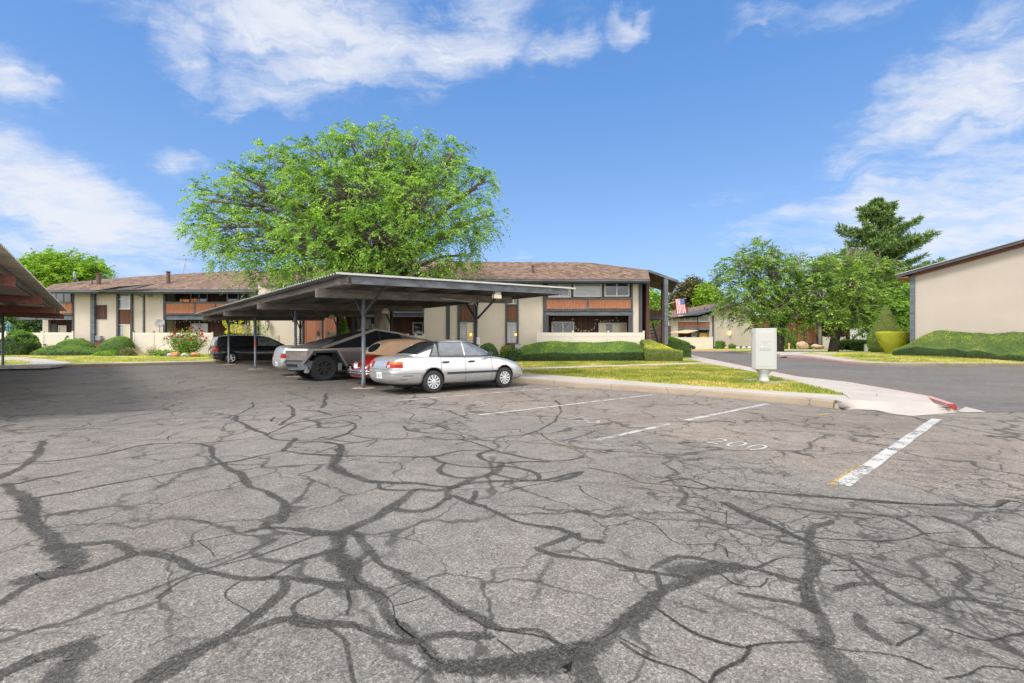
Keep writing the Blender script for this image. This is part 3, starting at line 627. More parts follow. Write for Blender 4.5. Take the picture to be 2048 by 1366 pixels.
B(.14, [(1640,545),(1560,575),(1500,590)]); B(.06, [(120,340),(330,365),(445,350),(385,390)]); B(.06, [(80,430),(230,385),(430,350)]); B(.05, [(1130,295),(1280,290),(1290,305),(1380,330)])
C = view(1150, 760, 2.9257)
C(.05, [(0,42),(200,62),(400,78),(830,106),(1100,135),(1500,168)], 'fine'); C(.12, [(80,517),(250,550),(400,600),(640,625)], 'weed'); C(.05, [(60,515),(250,548),(400,598),(640,622)], 'fine')
C(.10, [(640,622),(720,635),(900,640),(1200,665),(1500,690),(1800,712),(2060,728)]); C(.04, [(820,628),(950,645),(1200,662),(1500,688),(1800,710),(2060,726)], 'fine'); C(.07, [(510,600),(640,580),(720,605),(830,640)])
C(.10, [(880,720),(1000,790),(1200,880),(1370,955)]); C(.03, [(640,735),(800,765),(1000,790),(1200,815)], 'fine'); C(.30, [(800,660),(1000,690),(1300,720),(1700,780),(2060,800)], 'stain'); C(.03, [(885,835),(900,790),(905,775)], 'fine')
C(.45, [(300,450),(500,450)], 'stain'); C(.5, [(1000,290),(1250,300),(1500,310)], 'stain'); C(.35, [(1400,190),(1600,190),(1900,215)], 'stain'); C(.05, [(1560,165),(1700,180),(1850,205),(2000,205)], 'fine'); C(.3, [(560,430),(700,540)], 'stain'); C(.4, [(640,250),(900,230)], 'stain')
D = view(1600, 720, 4.1384)
D(.11, [(300,395),(480,400),(640,425),(740,448),(930,472),(1060,505)], 'tar', .07); D(.09, [(930,468),(1060,515),(1250,545),(1500,590),(1700,625),(1860,672)]); D(.06, [(930,462),(1150,448),(1300,440),(1540,434),(1860,437)])
D(.06, [(1450,590),(1560,600),(1620,612)], 'weed'); D(.10, [(0,1110),(400,1150),(800,1190),(1300,1200),(1620,1215),(1720,1165),(1860,1190)]); D(.05, [(400,1150),(800,1188),(1300,1198),(1620,1213),(1720,1163),(1860,1185)], 'fine')
D(.35, [(800,1215),(1300,1250),(1860,1290)], 'stain'); D(.08, [(0,85),(400,150),(700,200)], 'stain'); D(.06, [(300,228),(450,222),(620,215)], 'fine'); D(.07, [(1000,60),(1300,90),(1860,110)], 'stain')
E = view(0, 1000, 2.9257)
E(.14, [(0,612),(150,510),(340,440),(540,400),(700,350),(790,322),(850,312),(960,335),(1090,385),(1240,420),(1400,450),(1560,455)]); E(.10, [(1560,455),(1790,470),(1900,490),(2060,512)])
E(.13, [(380,275),(520,262),(660,245),(730,275),(800,315)]); E(.30, [(150,0),(170,60),(190,110),(280,230),(310,270)]); E(.34, [(330,285),(400,330),(390,400),(250,440),(220,450)]); E(.03, [(960,300),(1150,240),(1300,210),(1480,175)], 'fine')
E(.14, [(1470,178),(1560,160),(1650,170),(1760,185),(1870,205),(1980,190),(2060,165)]); E(.045, [(1290,390),(1420,350),(1560,305),(1700,260),(1830,210)], 'tar'); E(.07, [(1560,450),(1660,400),(1780,350),(1900,310),(1990,285)])
E(.15, [(1660,480),(1650,520),(1600,570),(1530,650),(1420,750),(1280,830),(1100,920),(1000,990),(860,1080)], 'tar', .24); E(.11, [(1440,775),(1600,720),(1740,700),(1830,720),(1960,735),(2048,745)])
E(.05, [(1870,525),(1740,580),(1700,640),(1740,690)]); E(.05, [(940,560),(1040,490),(1140,445),(1220,425)]); E(.03, [(1410,485),(1340,540),(1370,610),(1440,660)], 'fine'); E(.17, [(0,1028),(130,950),(250,900),(400,868)]); E(.28, [(470,870),(470,930),(400,980),(350,1075)])
E(.05, [(0,470),(200,410),(330,370)], 'stain'); E(.22, [(1950,230),(2010,360),(2050,430)]); E(.06, [(150,140),(60,200),(0,225)], 'weed'); E(.03, [(1160,240),(1200,290),(1230,330)], 'fine'); E(.20, [(500,170),(700,140),(900,90)], 'stain'); E(.02, [(890,850),(1000,800)], 'fine')
Fv = view(600, 1000, 2.9257)
Fv(.12, [(0,362),(100,330),(210,300),(245,255),(240,200)]); Fv(.13, [(280,190),(350,210),(400,280),(440,320),(500,390),(600,440)]); Fv(.17, [(600,440),(700,490),(830,590),(900,640),(1000,680),(1100,745)]); Fv(.08, [(1100,745),(1250,775),(1380,775),(1460,820),(1580,880),(1650,885)])
Fv(.28, [(200,320),(290,360),(310,400),(290,450)]); Fv(.17, [(300,370),(330,460),(400,510),(500,580),(520,650),(560,730)]); Fv(.19, [(560,730),(660,820),(720,850),(800,930),(900,960),(1060,970),(1200,965),(1350,930),(1500,900),(1650,880)])
Fv(.10, [(0,465),(130,490),(250,510),(370,505)]); Fv(.22, [(1640,890),(1750,810),(1850,740),(1950,660),(2060,580)]); Fv(.04, [(1660,885),(1750,812),(1850,740),(1950,665),(2060,585)], 'fine'); Fv(.11, [(720,830),(850,790),(960,785),(1100,790)])
Fv(.12, [(400,310),(330,370)]); Fv(.03, [(520,520),(630,480)], 'fine'); Fv(.03, [(570,610),(740,565)], 'fine'); Fv(.13, [(0,705),(130,725),(300,745),(400,785),(560,830),(650,840)]); Fv(.055, [(150,750),(240,820),(260,900),(300,970),(350,1075)])
Fv(.34, [(880,980),(1060,1000),(1250,1000),(1400,965)]); Fv(.36, [(1420,940),(1600,930),(1660,990),(1700,1080)]); Fv(.11, [(1400,280),(1470,310),(1620,345),(1800,375),(2060,435)]); Fv(.14, [(1470,320),(1430,390),(1400,450),(1380,560),(1340,640)], 'stain')
Fv(.11, [(1440,270),(1560,210),(1610,200)]); Fv(.10, [(1870,280),(1950,340),(2060,385)], 'stain'); Fv(.03, [(680,1060),(800,950)], 'fine'); Fv(.03, [(1170,830),(1250,890),(1290,930)], 'fine'); Fv(.03, [(1830,810),(1950,860),(2060,905)], 'fine'); Fv(.05, [(250,530),(300,620),(290,650)], 'fine')
Fv(.03, [(600,440),(830,588),(1000,680),(1100,745),(1380,778),(1580,880)], 'fine'); Fv(.035, [(330,460),(500,580),(560,730),(660,820),(800,930),(1060,970),(1350,930),(1650,880)], 'fine')
Gv = view(1250, 1000, 2.5665)
Gv(.24, [(-10,625),(100,540),(200,460),(330,420),(440,380),(520,350)]); Gv(.14, [(540,20),(640,75),(760,130),(860,185),(930,215),(1010,290),(1030,320)]); Gv(.17, [(1010,320),(960,380),(915,420),(925,500),(950,560),(1010,640),(1050,720),(1020,740)])
Gv(.09, [(1030,270),(1150,305),(1240,370),(1340,450),(1440,520),(1560,550),(1700,510),(1850,540),(2060,580)]); Gv(.08, [(520,350),(650,350),(760,380),(900,415)]); Gv(.05, [(650,350),(720,320),(830,300),(980,315)]); Gv(.08, [(0,365),(150,380),(300,400),(340,420)])
Gv(.14, [(150,350),(240,310),(280,295),(400,300),(500,325),(620,345)]); Gv(.03, [(0,78),(150,120),(190,155),(250,210),(330,230),(480,235),(520,290)], 'fine'); Gv(.20, [(370,450),(480,510),(620,570),(750,620),(880,680),(980,740)], 'stain')
Gv(.13, [(620,490),(760,520),(900,550),(1000,590)]); Gv(.06, [(180,575),(280,630),(400,690),(540,740),(620,755),(700,735),(850,730),(1020,745)], 'fine'); Gv(.05, [(620,750),(580,810),(500,860),(450,900),(430,945)], 'fine'); Gv(.05, [(0,730),(80,780),(180,830),(300,880),(390,945)], 'fine')
Gv(.05, [(1020,745),(1150,770),(1300,780),(1430,800),(1560,855)], 'fine'); Gv(.40, [(1010,750),(1100,830),(1200,945)], 'tar'); Gv(.2, [(1180,790),(1260,840),(1360,910)], 'stain'); Gv(.04, [(950,195),(1130,200),(1300,210),(1480,195),(1560,180),(1700,165)], 'fine')
Gv(.14, [(1620,90),(1750,140),(1860,230),(2060,305)]); Gv(.05, [(1560,200),(1720,240),(1900,240)], 'fine'); Gv(.08, [(1680,330),(1750,400),(1700,440),(1780,510)]); Gv(.04, [(1400,640),(1500,660),(1400,740)], 'fine'); Gv(.05, [(1650,660),(1850,720),(1950,690),(2060,668)], 'fine')
Gv(.12, [(1090,450),(1180,430),(1290,425)]); Gv(.10, [(800,35),(1000,60),(1250,75),(1400,95),(1560,180)]); Gv(.12, [(1060,110),(960,140),(930,200)]); Gv(.04, [(1640,905),(1750,885),(1850,860),(2060,892)], 'fine'); Gv(.35, [(300,365),(420,350),(520,345)], 'tar')
Gv(.14, [(940,430),(985,560)]); Gv(.05, [(1180,360),(1090,370)], 'fine'); Gv(.12, [(1180,600),(1200,650),(1330,720)]); Gv(.03, [(490,385),(560,440),(700,450),(740,410)], 'fine'); Gv(.06, [(160,385),(190,430),(200,460)]); Gv(.3, [(1240,520),(1480,540),(1750,640)], 'stain'); Gv(.25, [(1450,700),(1700,780),(2000,830)], 'stain')
Gv(.35, [(1500,60),(1800,80),(2048,100)], 'stain')
ridx = 0
for mk, lst in RIB.items():
    V, FC, AT = [], [], []
    for (w0, w1, pts) in lst:
        pts = [np.array(p[:2]) for p in pts]; dense = []
        m = len(pts)
        for i in range(m-1):
            pm1 = pts[max(i-1, 0)]; p0 = pts[i]; p1 = pts[i+1]; p2 = pts[min(i+2, m-1)]
            k = max(2, min(60, int(np.linalg.norm(p1-p0)/.05)))
            for j in range(k):
                t = j/k; dense.append(.5*((2*p0)+(p1-pm1)*t+(2*pm1-5*p0+4*p1-p2)*t*t+(3*p0-pm1-3*p1+p2)*t**3))
        dense.append(pts[-1])
        if mk in ('tar', 'fine'):
            ex = max(.05, .45*max(w0, w1))
            d0 = dense[0]-dense[min(3, len(dense)-1)]; d1 = dense[-1]-dense[max(-4, -len(dense))]
            dense = [dense[0]+d0/max(1e-6, np.linalg.norm(d0))*ex*q_ for q_ in (1, .5)]+dense+[dense[-1]+d1/max(1e-6, np.linalg.norm(d1))*ex*q_ for q_ in (.5, 1)]
        n = len(dense); ph = random.random()*9; arc = np.concatenate([[0], np.cumsum([np.linalg.norm(dense[q+1]-dense[q]) for q in range(n-1)])]); base = len(V); z = .0022+.00002*(ridx % 60); ridx += 1
        for i, p in enumerate(dense):
            t = dense[min(i+1, n-1)]-dense[max(i-1, 0)]; t = t/max(1e-6, np.linalg.norm(t)); nn = np.array([-t[1], t[0]])
            wd = (w0+(w1-w0)*i/n)*.42*(1+.22*math.sin(arc[i]*4.1+ph)+.12*math.sin(arc[i]*11+ph*3)); p = p+nn*(.016*math.sin(arc[i]*5.3+ph*2)+.008*math.sin(arc[i]*14+ph)); endf = min(1, (i+.4)/2, (n-.6-i)/2)
            for sgn, a_ in ((-1, 0), (0, 1*max(.3, endf)), (1, 0)):
                V.append((p[0]+nn[0]*wd*sgn, p[1]+nn[1]*wd*sgn, z)); AT.append(min(a_, .84) if w0 > .21 else a_)
        for i in range(n-1):
            for c in (0, 1): FC.append((base+3*i+c, base+3*i+c+1, base+3*i+c+4, base+3*i+c+3))
    me = bpy.data.meshes.new('road_crack'); me.from_pydata(V, [], FC); at = me.attributes.new('across', 'FLOAT', 'POINT'); at.data.foreach_set('value', np.array(AT, np.float32))
    me.materials.append(M[mk]); structure(link('road_cracks', me))

# ================================================================ grass blades on the near lawns
def blades(polys, n, h0, h1):
    C = []
    for poly, k in polys:
        xs = [p[0] for p in poly]; ys = [p[1] for p in poly]; c = 0
        while c < k:
            x = random.uniform(min(xs), max(xs)); y = random.uniform(min(ys), max(ys))
            if inside(poly, x, y): C.append((x, y, zt(x, y)-.005)); c += 1
    C = np.array(C); N = len(C); h = rng.uniform(h0, h1, (N,1)); a = rng.uniform(0, 2*PI, N); wv = np.stack([np.cos(a), np.sin(a), np.zeros(N)], 1)*(.006+.012*rng.random((N,1)))
    lean = np.concatenate([rng.normal(0, .35, (N,2)), np.ones((N,1))], 1)*h
    return np.stack([C-wv, C+wv, C+lean*.7+wv*.6, C+lean-wv*.2], 1)
near1 = [GT(*p)[:2] for p in ((1046,745),(1228,759),(1400,771.8),(1560,782),(1692,790.5),(1650,778.3),(1575,760.3),(1520,747),(1462,736.3),(1415,728),(1200,735),(1046,740))]
near2 = [GT(*p)[:2] for p in ((1046,735.5),(1200,731),(1405,724.5),(1380,722),(1200,722.5),(1046,724))]
left1 = [lot(-17,23)[:2], lot(-6,23)[:2], lot(5,23.1)[:2], lot(5,26)[:2], (-19,36), (-30,37.5), (-38,37)]
right1 = [GT(*p)[:2] for p in ((2060,729),(1880,728),(1730,725),(1660,716),(1700,708),(1790,711),(1900,716),(2060,722))]
qv = blades([(near1, 42000), (near2, 14000), (left1, 9000), (right1, 14000)], 0, .03, .075)
stuff(quads_mesh('grass', qv, M['blade']))
# ================================================================ carports (local x = across the bays, y = along the row)
def carport(name, label, loc, rotz, o1, o2, y0, y1, posts, mats, number=None, lamps=(), wpost=4.2, zr0=3.165, sl=.026, group=None, front_fascia=True):
    t = thing(name, label, 'carport', loc, rotz, group)
    zr = lambda x: zr0+sl*x
    xa, xb = -o1, wpost+o2
    # corrugated sheet
    mb = MB(); ys = np.arange(y0, y1+.01, .05); prof = [(y, .018*(1 if (i % 4) in (1, 2) else -1)) for i, y in enumerate(ys)]
    n = len(prof)
    for x in (xa, xb):
        for y, h in prof: mb.v.append((x, y, zr(x)+h))
        for y, h in prof: mb.v.append((x, y, zr(x)+h-.012))
    for i in range(n-1):
        mb.f.append((i, i+1, 2*n+i+1, 2*n+i)); mb.m.append(0)
        mb.f.append((n+i, 3*n+i, 3*n+i+1, n+i+1)); mb.m.append(1)
        mb.f.append((i, n+i, n+i+1, i+1)); mb.m.append(0); mb.f.append((2*n+i, 2*n+i+1, 3*n+i+1, 3*n+i)); mb.m.append(0)
    mb.f += [(0, 2*n, 3*n, n), (n-1, 2*n-1, 4*n-1, 3*n-1)]; mb.m += [0, 0]
    mb.build('roof_sheet', [M['sheet'], mats['under']], t, local=True)
    # bright edge trim along the end
    mb = MB(); mb.bar((xa, y0-.012, zr(xa)+.0), (xb, y0-.012, zr(xb)+.0), .02, .05); mb.build('edge_trim', M['lampwhite'], t, local=True)
    # end rafters
    for yy, mt in ((y0+.09, mats['fascia']), (y1-.09, mats['wood'])):
        mb = MB(); xe = xb-.32; mb.bar((xa+.42, yy, zr(xa)-.135), (xe, yy, zr(xe)-.135), .05, .20); mb.build('end_rafter', mt, t, local=True, bevel=.006)
    # purlins
    xs = np.linspace(xa+.34, xb-.5, 7)
    for i, x in enumerate(xs):
        mb = MB(); mb.box(x-.024, x+.024, y0+.122, y1-.13, zr(x)-.225, zr(x)-.035); o = mb.build('purlin', mats['wood'], t, local=True, bevel=.005)
    mb = MB(); x = xs[0]
    mb.box(x-.09, x+.10, y0+.125, y0+.6, zr(x)-.262, zr(x)-.228)
    mb.build('end_block', mats['wood'], t, local=True)
    # cross beams, posts, braces
    for k, y in enumerate(posts):
        mb = MB(); bx0, bx1 = xa+.12, xb-1.55
        zb = lambda x: zr(x)-.232
        for s in (-.055, .055): mb.prism([(bx0, y+s-.021, zb(bx0)), (bx1, y+s-.021, zb(bx1)), (bx1, y+s-.021, zb(bx1)-.25), (bx0, y+s-.021, zb(bx0)-.25)], (0, .042, 0))
        mb.build('cross_beam', mats['beam'], t, local=True, bevel=.005)
        for x in xs[2:-1:2]: mb = MB(); mb.box(x+.03, x+.075, y-.10, y+.10, zb(x)-.26, zb(x)-.004); mb.build('beam_tie', mats['wood'], t, local=True)
        for x in (0, wpost):
            zt_ = zb(x)-.25; r = .055 if x == 0 else .062
            mb = MB(); mb.tube([(x, y, -.05), (x, y, .22), (x, y, .24), (x, y, zt_)], [r*1.18, r*1.18, r, r], 14)
            p = mb.build('post', M['post'] if x == 0 else M['darkwood'], t, local=True, smooth=True)
            mb = MB(); mb.lathe([(.0, .012), (.30, .012), (.42, -.02)], 20, (x, y, 0)); mb.build('footing', M['kerb'], t, local=True)
            for dy in ((-1.45, 1.0) if k == 0 else (1.0,) if k < len(posts)-1 else (-1.0, 1.2)):
                if (y+dy > y0+.1) and (y+dy < y1-.1):
                    mb = MB(); mb.bar((x, y+.06*np.sign(dy), 2.22), (x+.03, y+dy, zr(x)-.17), .05, .06); mb.build('brace', M['darkwood'], t, local=True)
    for (x, y, z) in lamps:
        lb = MB(); lb.box(x-.15, x+.15, y-.07, y+.08, z, z+.14); o = lb.build('lamp', M['lampbox'], t, local=True, bevel=.02)
        lb = MB(); lb.box(x-.10, x+.14, y-.05, y+.07, z+.141, z+.235); lb.build('lamp_mount', M['lampwhite'], o, local=True, bevel=.01)
    return t
matA = dict(under=M['sheet'], fascia=M['fascia'], wood=M['carportwood'], beam=M['carportwood'])
cp = carport('carport', 'open carport with corrugated metal roof over the parked cars, numbered 172', lot(0, 0), HEAD, 1.52, 3.13, -1.87, 21.6, [0, 6.65, 13.3, 19.95], matA,
    lamps=[(3.85, -1.60, 2.80), (3.8, 6.45, 2.66), (3.8, 13.1, 2.66), (3.8, 19.75, 2.66)], group='open carports')
zf = 3.165-.026*1.18
o = painted_text('172', (-1.18-.026, .15, zf-.125), .20, M['paint'], 1.0, None, 'number_lettering', 1.15); o.data.materials.clear(); o.data.materials.append(M['white']); o.parent = cp; o.rotation_euler = (R(90), 0, R(-90)); o.location = (-1.18-.0275, -1.12, zf-.13)
mb = MB(); mb.tube([(4.2, -.075, 1.55), (4.2, -.075, 2.62), (4.05, -.10, 2.78), (2.6, -.16, 2.84)], .014, 6); mb.box(4.13, 4.25, -.13, -.065, 1.30, 1.55); mb.build('conduit', M['lampwhite'], cp, local=True)
mb = MB(); mb.lathe([(.058, 1.15), (.058, 1.38)], 14, (0, 13.3, 0)); mb.build('red_tape', pm('red tape', (.45,.06,.05), None, 5, .6), cp, local=True)
matB = dict(under=M['sheetbrown'], fascia=M['carportwood'], wood=M['carportwood'], beam=M['rustwood'])
carport('carport', 'second carport whose roof corner and brown beam ends enter beside the patio fence', lot(-9.75, 21.0), HEAD+PI, 2.38, 1.5, -.95, 23.35, [0, 6.65, 13.3, 19.95], matB, zr0=3.13, group='open carports')
# ================================================================ vehicles (local x = forward, y = left, z = up)
def carpaint(name, c, metal=.0, rough=.3, flake=.06):
    m = bpy.data.materials.new(name); nt = nodes(m); v = coords(nt)
    n = noi(nt, v, 2.2, 4); dirt = sstep(nt, math_(nt, 'ADD', nd(nt, 'ShaderNodeSeparateXYZ', {0: v}).outputs[2], math_(nt, 'MULTIPLY', n, .4)), .75, .2)
    col = mixc(nt, math_(nt, 'MULTIPLY', dirt, .35), mixc(nt, n, tuple(x*(1-flake) for x in c), c), (.16,.145,.13))
    finish(nt, pbsdf(nt, Base_Color=col, Metallic=metal, Roughness=math_(nt, 'ADD', rough, math_(nt, 'MULTIPLY', dirt, .25)), Coat_Weight=.6, Coat_Roughness=.06)); return m
M['silver'] = carpaint('silver car paint', (.50,.505,.51), .6, .24); M['silver2'] = carpaint('dull silver paint', (.40,.405,.41), .5, .35)
M['blackcar'] = carpaint('black car paint', (.012,.012,.014), 0, .25); M['redcar'] = carpaint('red car paint', (.27,.006,.008), 0, .28)
M['steel'] = pm('brushed bare steel', (.38,.335,.31), (.30,.265,.245), 1.2, .34, metal=.75, stretch=(.6,6,6)); M['steeldark'] = pm('steel with painted shade', (.13,.125,.12), (.095,.09,.088), 1.5, .4, metal=.5)  # steeldark is the bare steel with shade put into its colour
M['carglass'] = glassmat('tinted car glass', (.016,.019,.022), .05, .4); M['bluegl'] = pm('car glass with painted sky light', (.13,.155,.18), (.045,.055,.065), 2.2, .04, spec=1.0, stretch=(1,1,2)); M['seal'] = pm('window seal', (.02,.02,.02), None, 9, .6)  # bluegl has the bright sky in the panes painted into its colour
M['lampred'] = pm('red lamp lens', (.30,.007,.007), (.22,.005,.005), 20, .35, spec=.3); M['lampamber'] = pm('amber lamp lens', (.50,.115,.008), (.42,.095,.006), 20, .35, spec=.3); M['lampclear'] = pm('clear lamp lens', (.75,.73,.72), None, 20, .1, spec=.8)
M['cant'] = pm('dull steel rail', (.26,.24,.215), (.20,.185,.17), 2, .45, metal=.5); M['canvas'] = pm('tan canvas top', (.56,.36,.225), (.46,.29,.175), 3, .9, .3, 120, .003); M['licence'] = pm('licence plate', (.66,.67,.68), (.58,.59,.62), 7, .5); M['ink'] = pm('dark plate ink', (.05,.05,.08), None, 8, .6)
M['dark'] = pm('dark underbody', (.012,.012,.012), None, 5, .9)

def ring(x, zb, zs, zt_, w, tuck=.93, crown=.5):
    h = [(0, zb), (w*.78, zb), (w*.955, zb+.07), (w, zb+(zs-zb)*.42), (w*.985, zb+(zs-zb)*.75), (w*tuck, zs), (w*.80, zs+(zt_-zs)*.6), (w*.45, zt_-.012), (0, zt_)]
    return [(x, y, z) for y, z in h]+[(x, -y, z) for y, z in h[-2:0:-1]]
def cring(x, zb, z, wb, wr):
    d = max(.02, z-zb)
    h = [(0, zb), (wb, zb), (wb-.012, zb+d*.18), (wb+(wr-wb)*.55, zb+d*.58), (wr+.015, zb+d*.86), (wr-.07, zb+d*.972), (wr*.5, z-.008), (0, z)]
    return [(x, y, zz) for y, zz in h]+[(x, -y, zz) for y, zz in h[-2:0:-1]]
def shell(name, rings, mats, parent, sub=3, cuts=(), local=True):
    mb = MB(); mb.loft(rings); o = mb.build(name, mats, parent, local=True, smooth=True, subsurf=sub)
    tmp = []
    for (cx, cz, r, y0, y1) in cuts:
        c = MB(); c.lathe([(r, y0), (r, y1)], 40, (cx, 0, cz), 'y', cap=True); co = c.build('arch_cut', M['dark'], None)
        b = o.modifiers.new('c', 'BOOLEAN'); b.operation = 'DIFFERENCE'; b.object = co; b.solver = 'EXACT'; tmp.append(co)
    # evaluate at the origin so that the cutters line up with the local frame
    sv = o.parent; o.parent = None; applied(o); o.parent = sv
    for c in tmp: bpy.data.objects.remove(c)
    for p in o.data.polygons: p.use_smooth = True
    return o
def patch(src, name, planes, mat, parent, off=.004, rim=0):
    """a panel that follows the surface of src, trimmed by planes ((point),(outward normal))"""
    bm = bmesh.new(); bm.from_mesh(src.data)
    for co, no in planes:
        bmesh.ops.bisect_plane(bm, geom=bm.verts[:]+bm.edges[:]+bm.faces[:], plane_co=co, plane_no=no, clear_outer=True)
    bm.normal_update()
    for v in bm.verts: v.co += v.normal*off
    if rim:
        r = bmesh.ops.extrude_edge_only(bm, edges=[e for e in bm.edges if e.is_boundary])
        for v in [g for g in r['geom'] if isinstance(g, bmesh.types.BMVert)]: v.co -= v.normal*0; 
    me = bpy.data.meshes.new(name); bm.to_mesh(me); bm.free(); me.materials.clear(); me.materials.append(mat); me.polygons.foreach_set('material_index', [0]*len(me.polygons)); me.shade_smooth()
    return link(name, me, parent)
def boxp(x0, x1, y0, y1, z0, z1):
    return [((x0,0,0),(-1,0,0)), ((x1,0,0),(1,0,0)), ((0,y0,0),(0,-1,0)), ((0,y1,0),(0,1,0)), ((0,0,z0),(0,0,-1)), ((0,0,z1),(0,0,1))]
def wheel(parent, x, y, r, wd, style, rim=.62):
    s = 1 if y > 0 else -1; mb = MB(); h = wd/2
    mb.lathe([(r*rim, -h*.9), (r*.90, -h), (r*.975, -h*.82), (r, -h*.5), (r, h*.5), (r*.975, h*.82), (r*.90, h), (r*rim, h*.9)], 40, (x, y, r), 'y')
    if style == 'truck':
        for i in range(40):
            a = 2*PI*i/40
            for q in (-1, 1):
                c = Vector((x+math.cos(a+q*.03)*r*1.0, y+q*h*.55, r+math.sin(a+q*.03)*r*1.0)); mb.bar(c-Vector((0,h*.4,0)), c+Vector((0,h*.4,0)), r*.085, r*.05, (math.cos(a), 0, math.sin(a)))
    o = mb.build('wheel', M['black'], parent, local=True, smooth=False)
    for p in o.data.polygons: p.use_smooth = len(p.vertices) == 4 and style != 'truck'
    mb = MB(); R0 = r*rim; yo = y+s*h*.86
    if style == 'cap':
        mb.lathe([(R0*1.0, yo), (R0*.97, yo+s*.012), (R0*.9, yo+s*.004)], 40, (x, 0, r), 'y'); mb.lathe([(.0, yo+s*.02), (R0*.26, yo+s*.018), (R0*.34, yo+s*.0)], 24, (x, 0, r), 'y')
        for i in range(10):
            a = 2*PI*i/10; d = Vector((math.cos(a), 0, math.sin(a))); c = Vector((x, yo+s*.004, r)); n_ = Vector((-math.sin(a), 0, math.cos(a)))
            p = [c+d*R0*.28-n_*R0*.07, c+d*R0*.93-n_*R0*.155, c+d*R0*.93+n_*R0*.155, c+d*R0*.28+n_*R0*.07]; mb.prism(p, (0, s*.010, 0))
        mt = M['rim']
    elif style == 'spoke':
        mb.lathe([(R0*1.0, yo), (R0*.95, yo+s*.01), (R0*.88, yo-s*.02)], 40, (x, 0, r), 'y'); mb.lathe([(.0, yo), (R0*.2, yo-s*.004), (R0*.24, yo-s*.03)], 24, (x, 0, r), 'y')
        for i in range(5):
            a = 2*PI*i/5+.3; d = Vector((math.cos(a), 0, math.sin(a))); mb.bar(Vector((x, yo-s*.012, r))+d*R0*.18, Vector((x, yo-s*.008, r))+d*R0*.93, R0*.30, .02, (0,1,0))
        mt = M['rim']
    else:
        mb.lathe([(R0*1.0, yo), (R0*.93, yo+s*.008), (R0*.86, yo-s*.05)], 40, (x, 0, r), 'y'); mb.lathe([(.0, yo-s*.02), (R0*.2, yo-s*.022), (R0*.24, yo-s*.06)], 24, (x, 0, r), 'y')
        for i in range(7):
            a = 2*PI*i/7+.2
            for q in (-.13, .13):
                d = Vector((math.cos(a+q*.4), 0, math.sin(a+q*.4))); d2 = Vector((math.cos(a+q), 0, math.sin(a+q))); mb.bar(Vector((x, yo-s*.03, r))+d*R0*.15, Vector((x, yo-s*.015, r))+d2*R0*.92, R0*.085, .03, (0,1,0))
        mt = M['blackpl'] if style == 'truck' else M['metalgrey']
    mb.build('rim', mt, o, local=True)
    mb = MB(); mb.lathe([(.0, yo-s*.05), (R0*.95, yo-s*.05)], 24, (x, 0, r), 'y'); mb.build('brake_disc', M['dark'], o, local=True)
    return o
def plate(parent, x, y, z, w=.31, h=.155, nx=-1, text=None, holder=False):
    mb = MB(); mb.box(min(x, x+nx*.012), max(x, x+nx*.012), y-w/2, y+w/2, z-h/2, z+h/2); o = mb.build('licence_plate', M['licence'], parent, local=True, bevel=.004)
    if text:
        tx = painted_text(text, (0,0,0), .10, M['ink'], .8, None, 'plate_lettering', 1.15, .003); tx.parent = o; tx.rotation_euler = (R(90), 0, R(-90) if nx < 0 else R(90)); tx.location = (x+nx*.0135, y, z-.01)
    return o

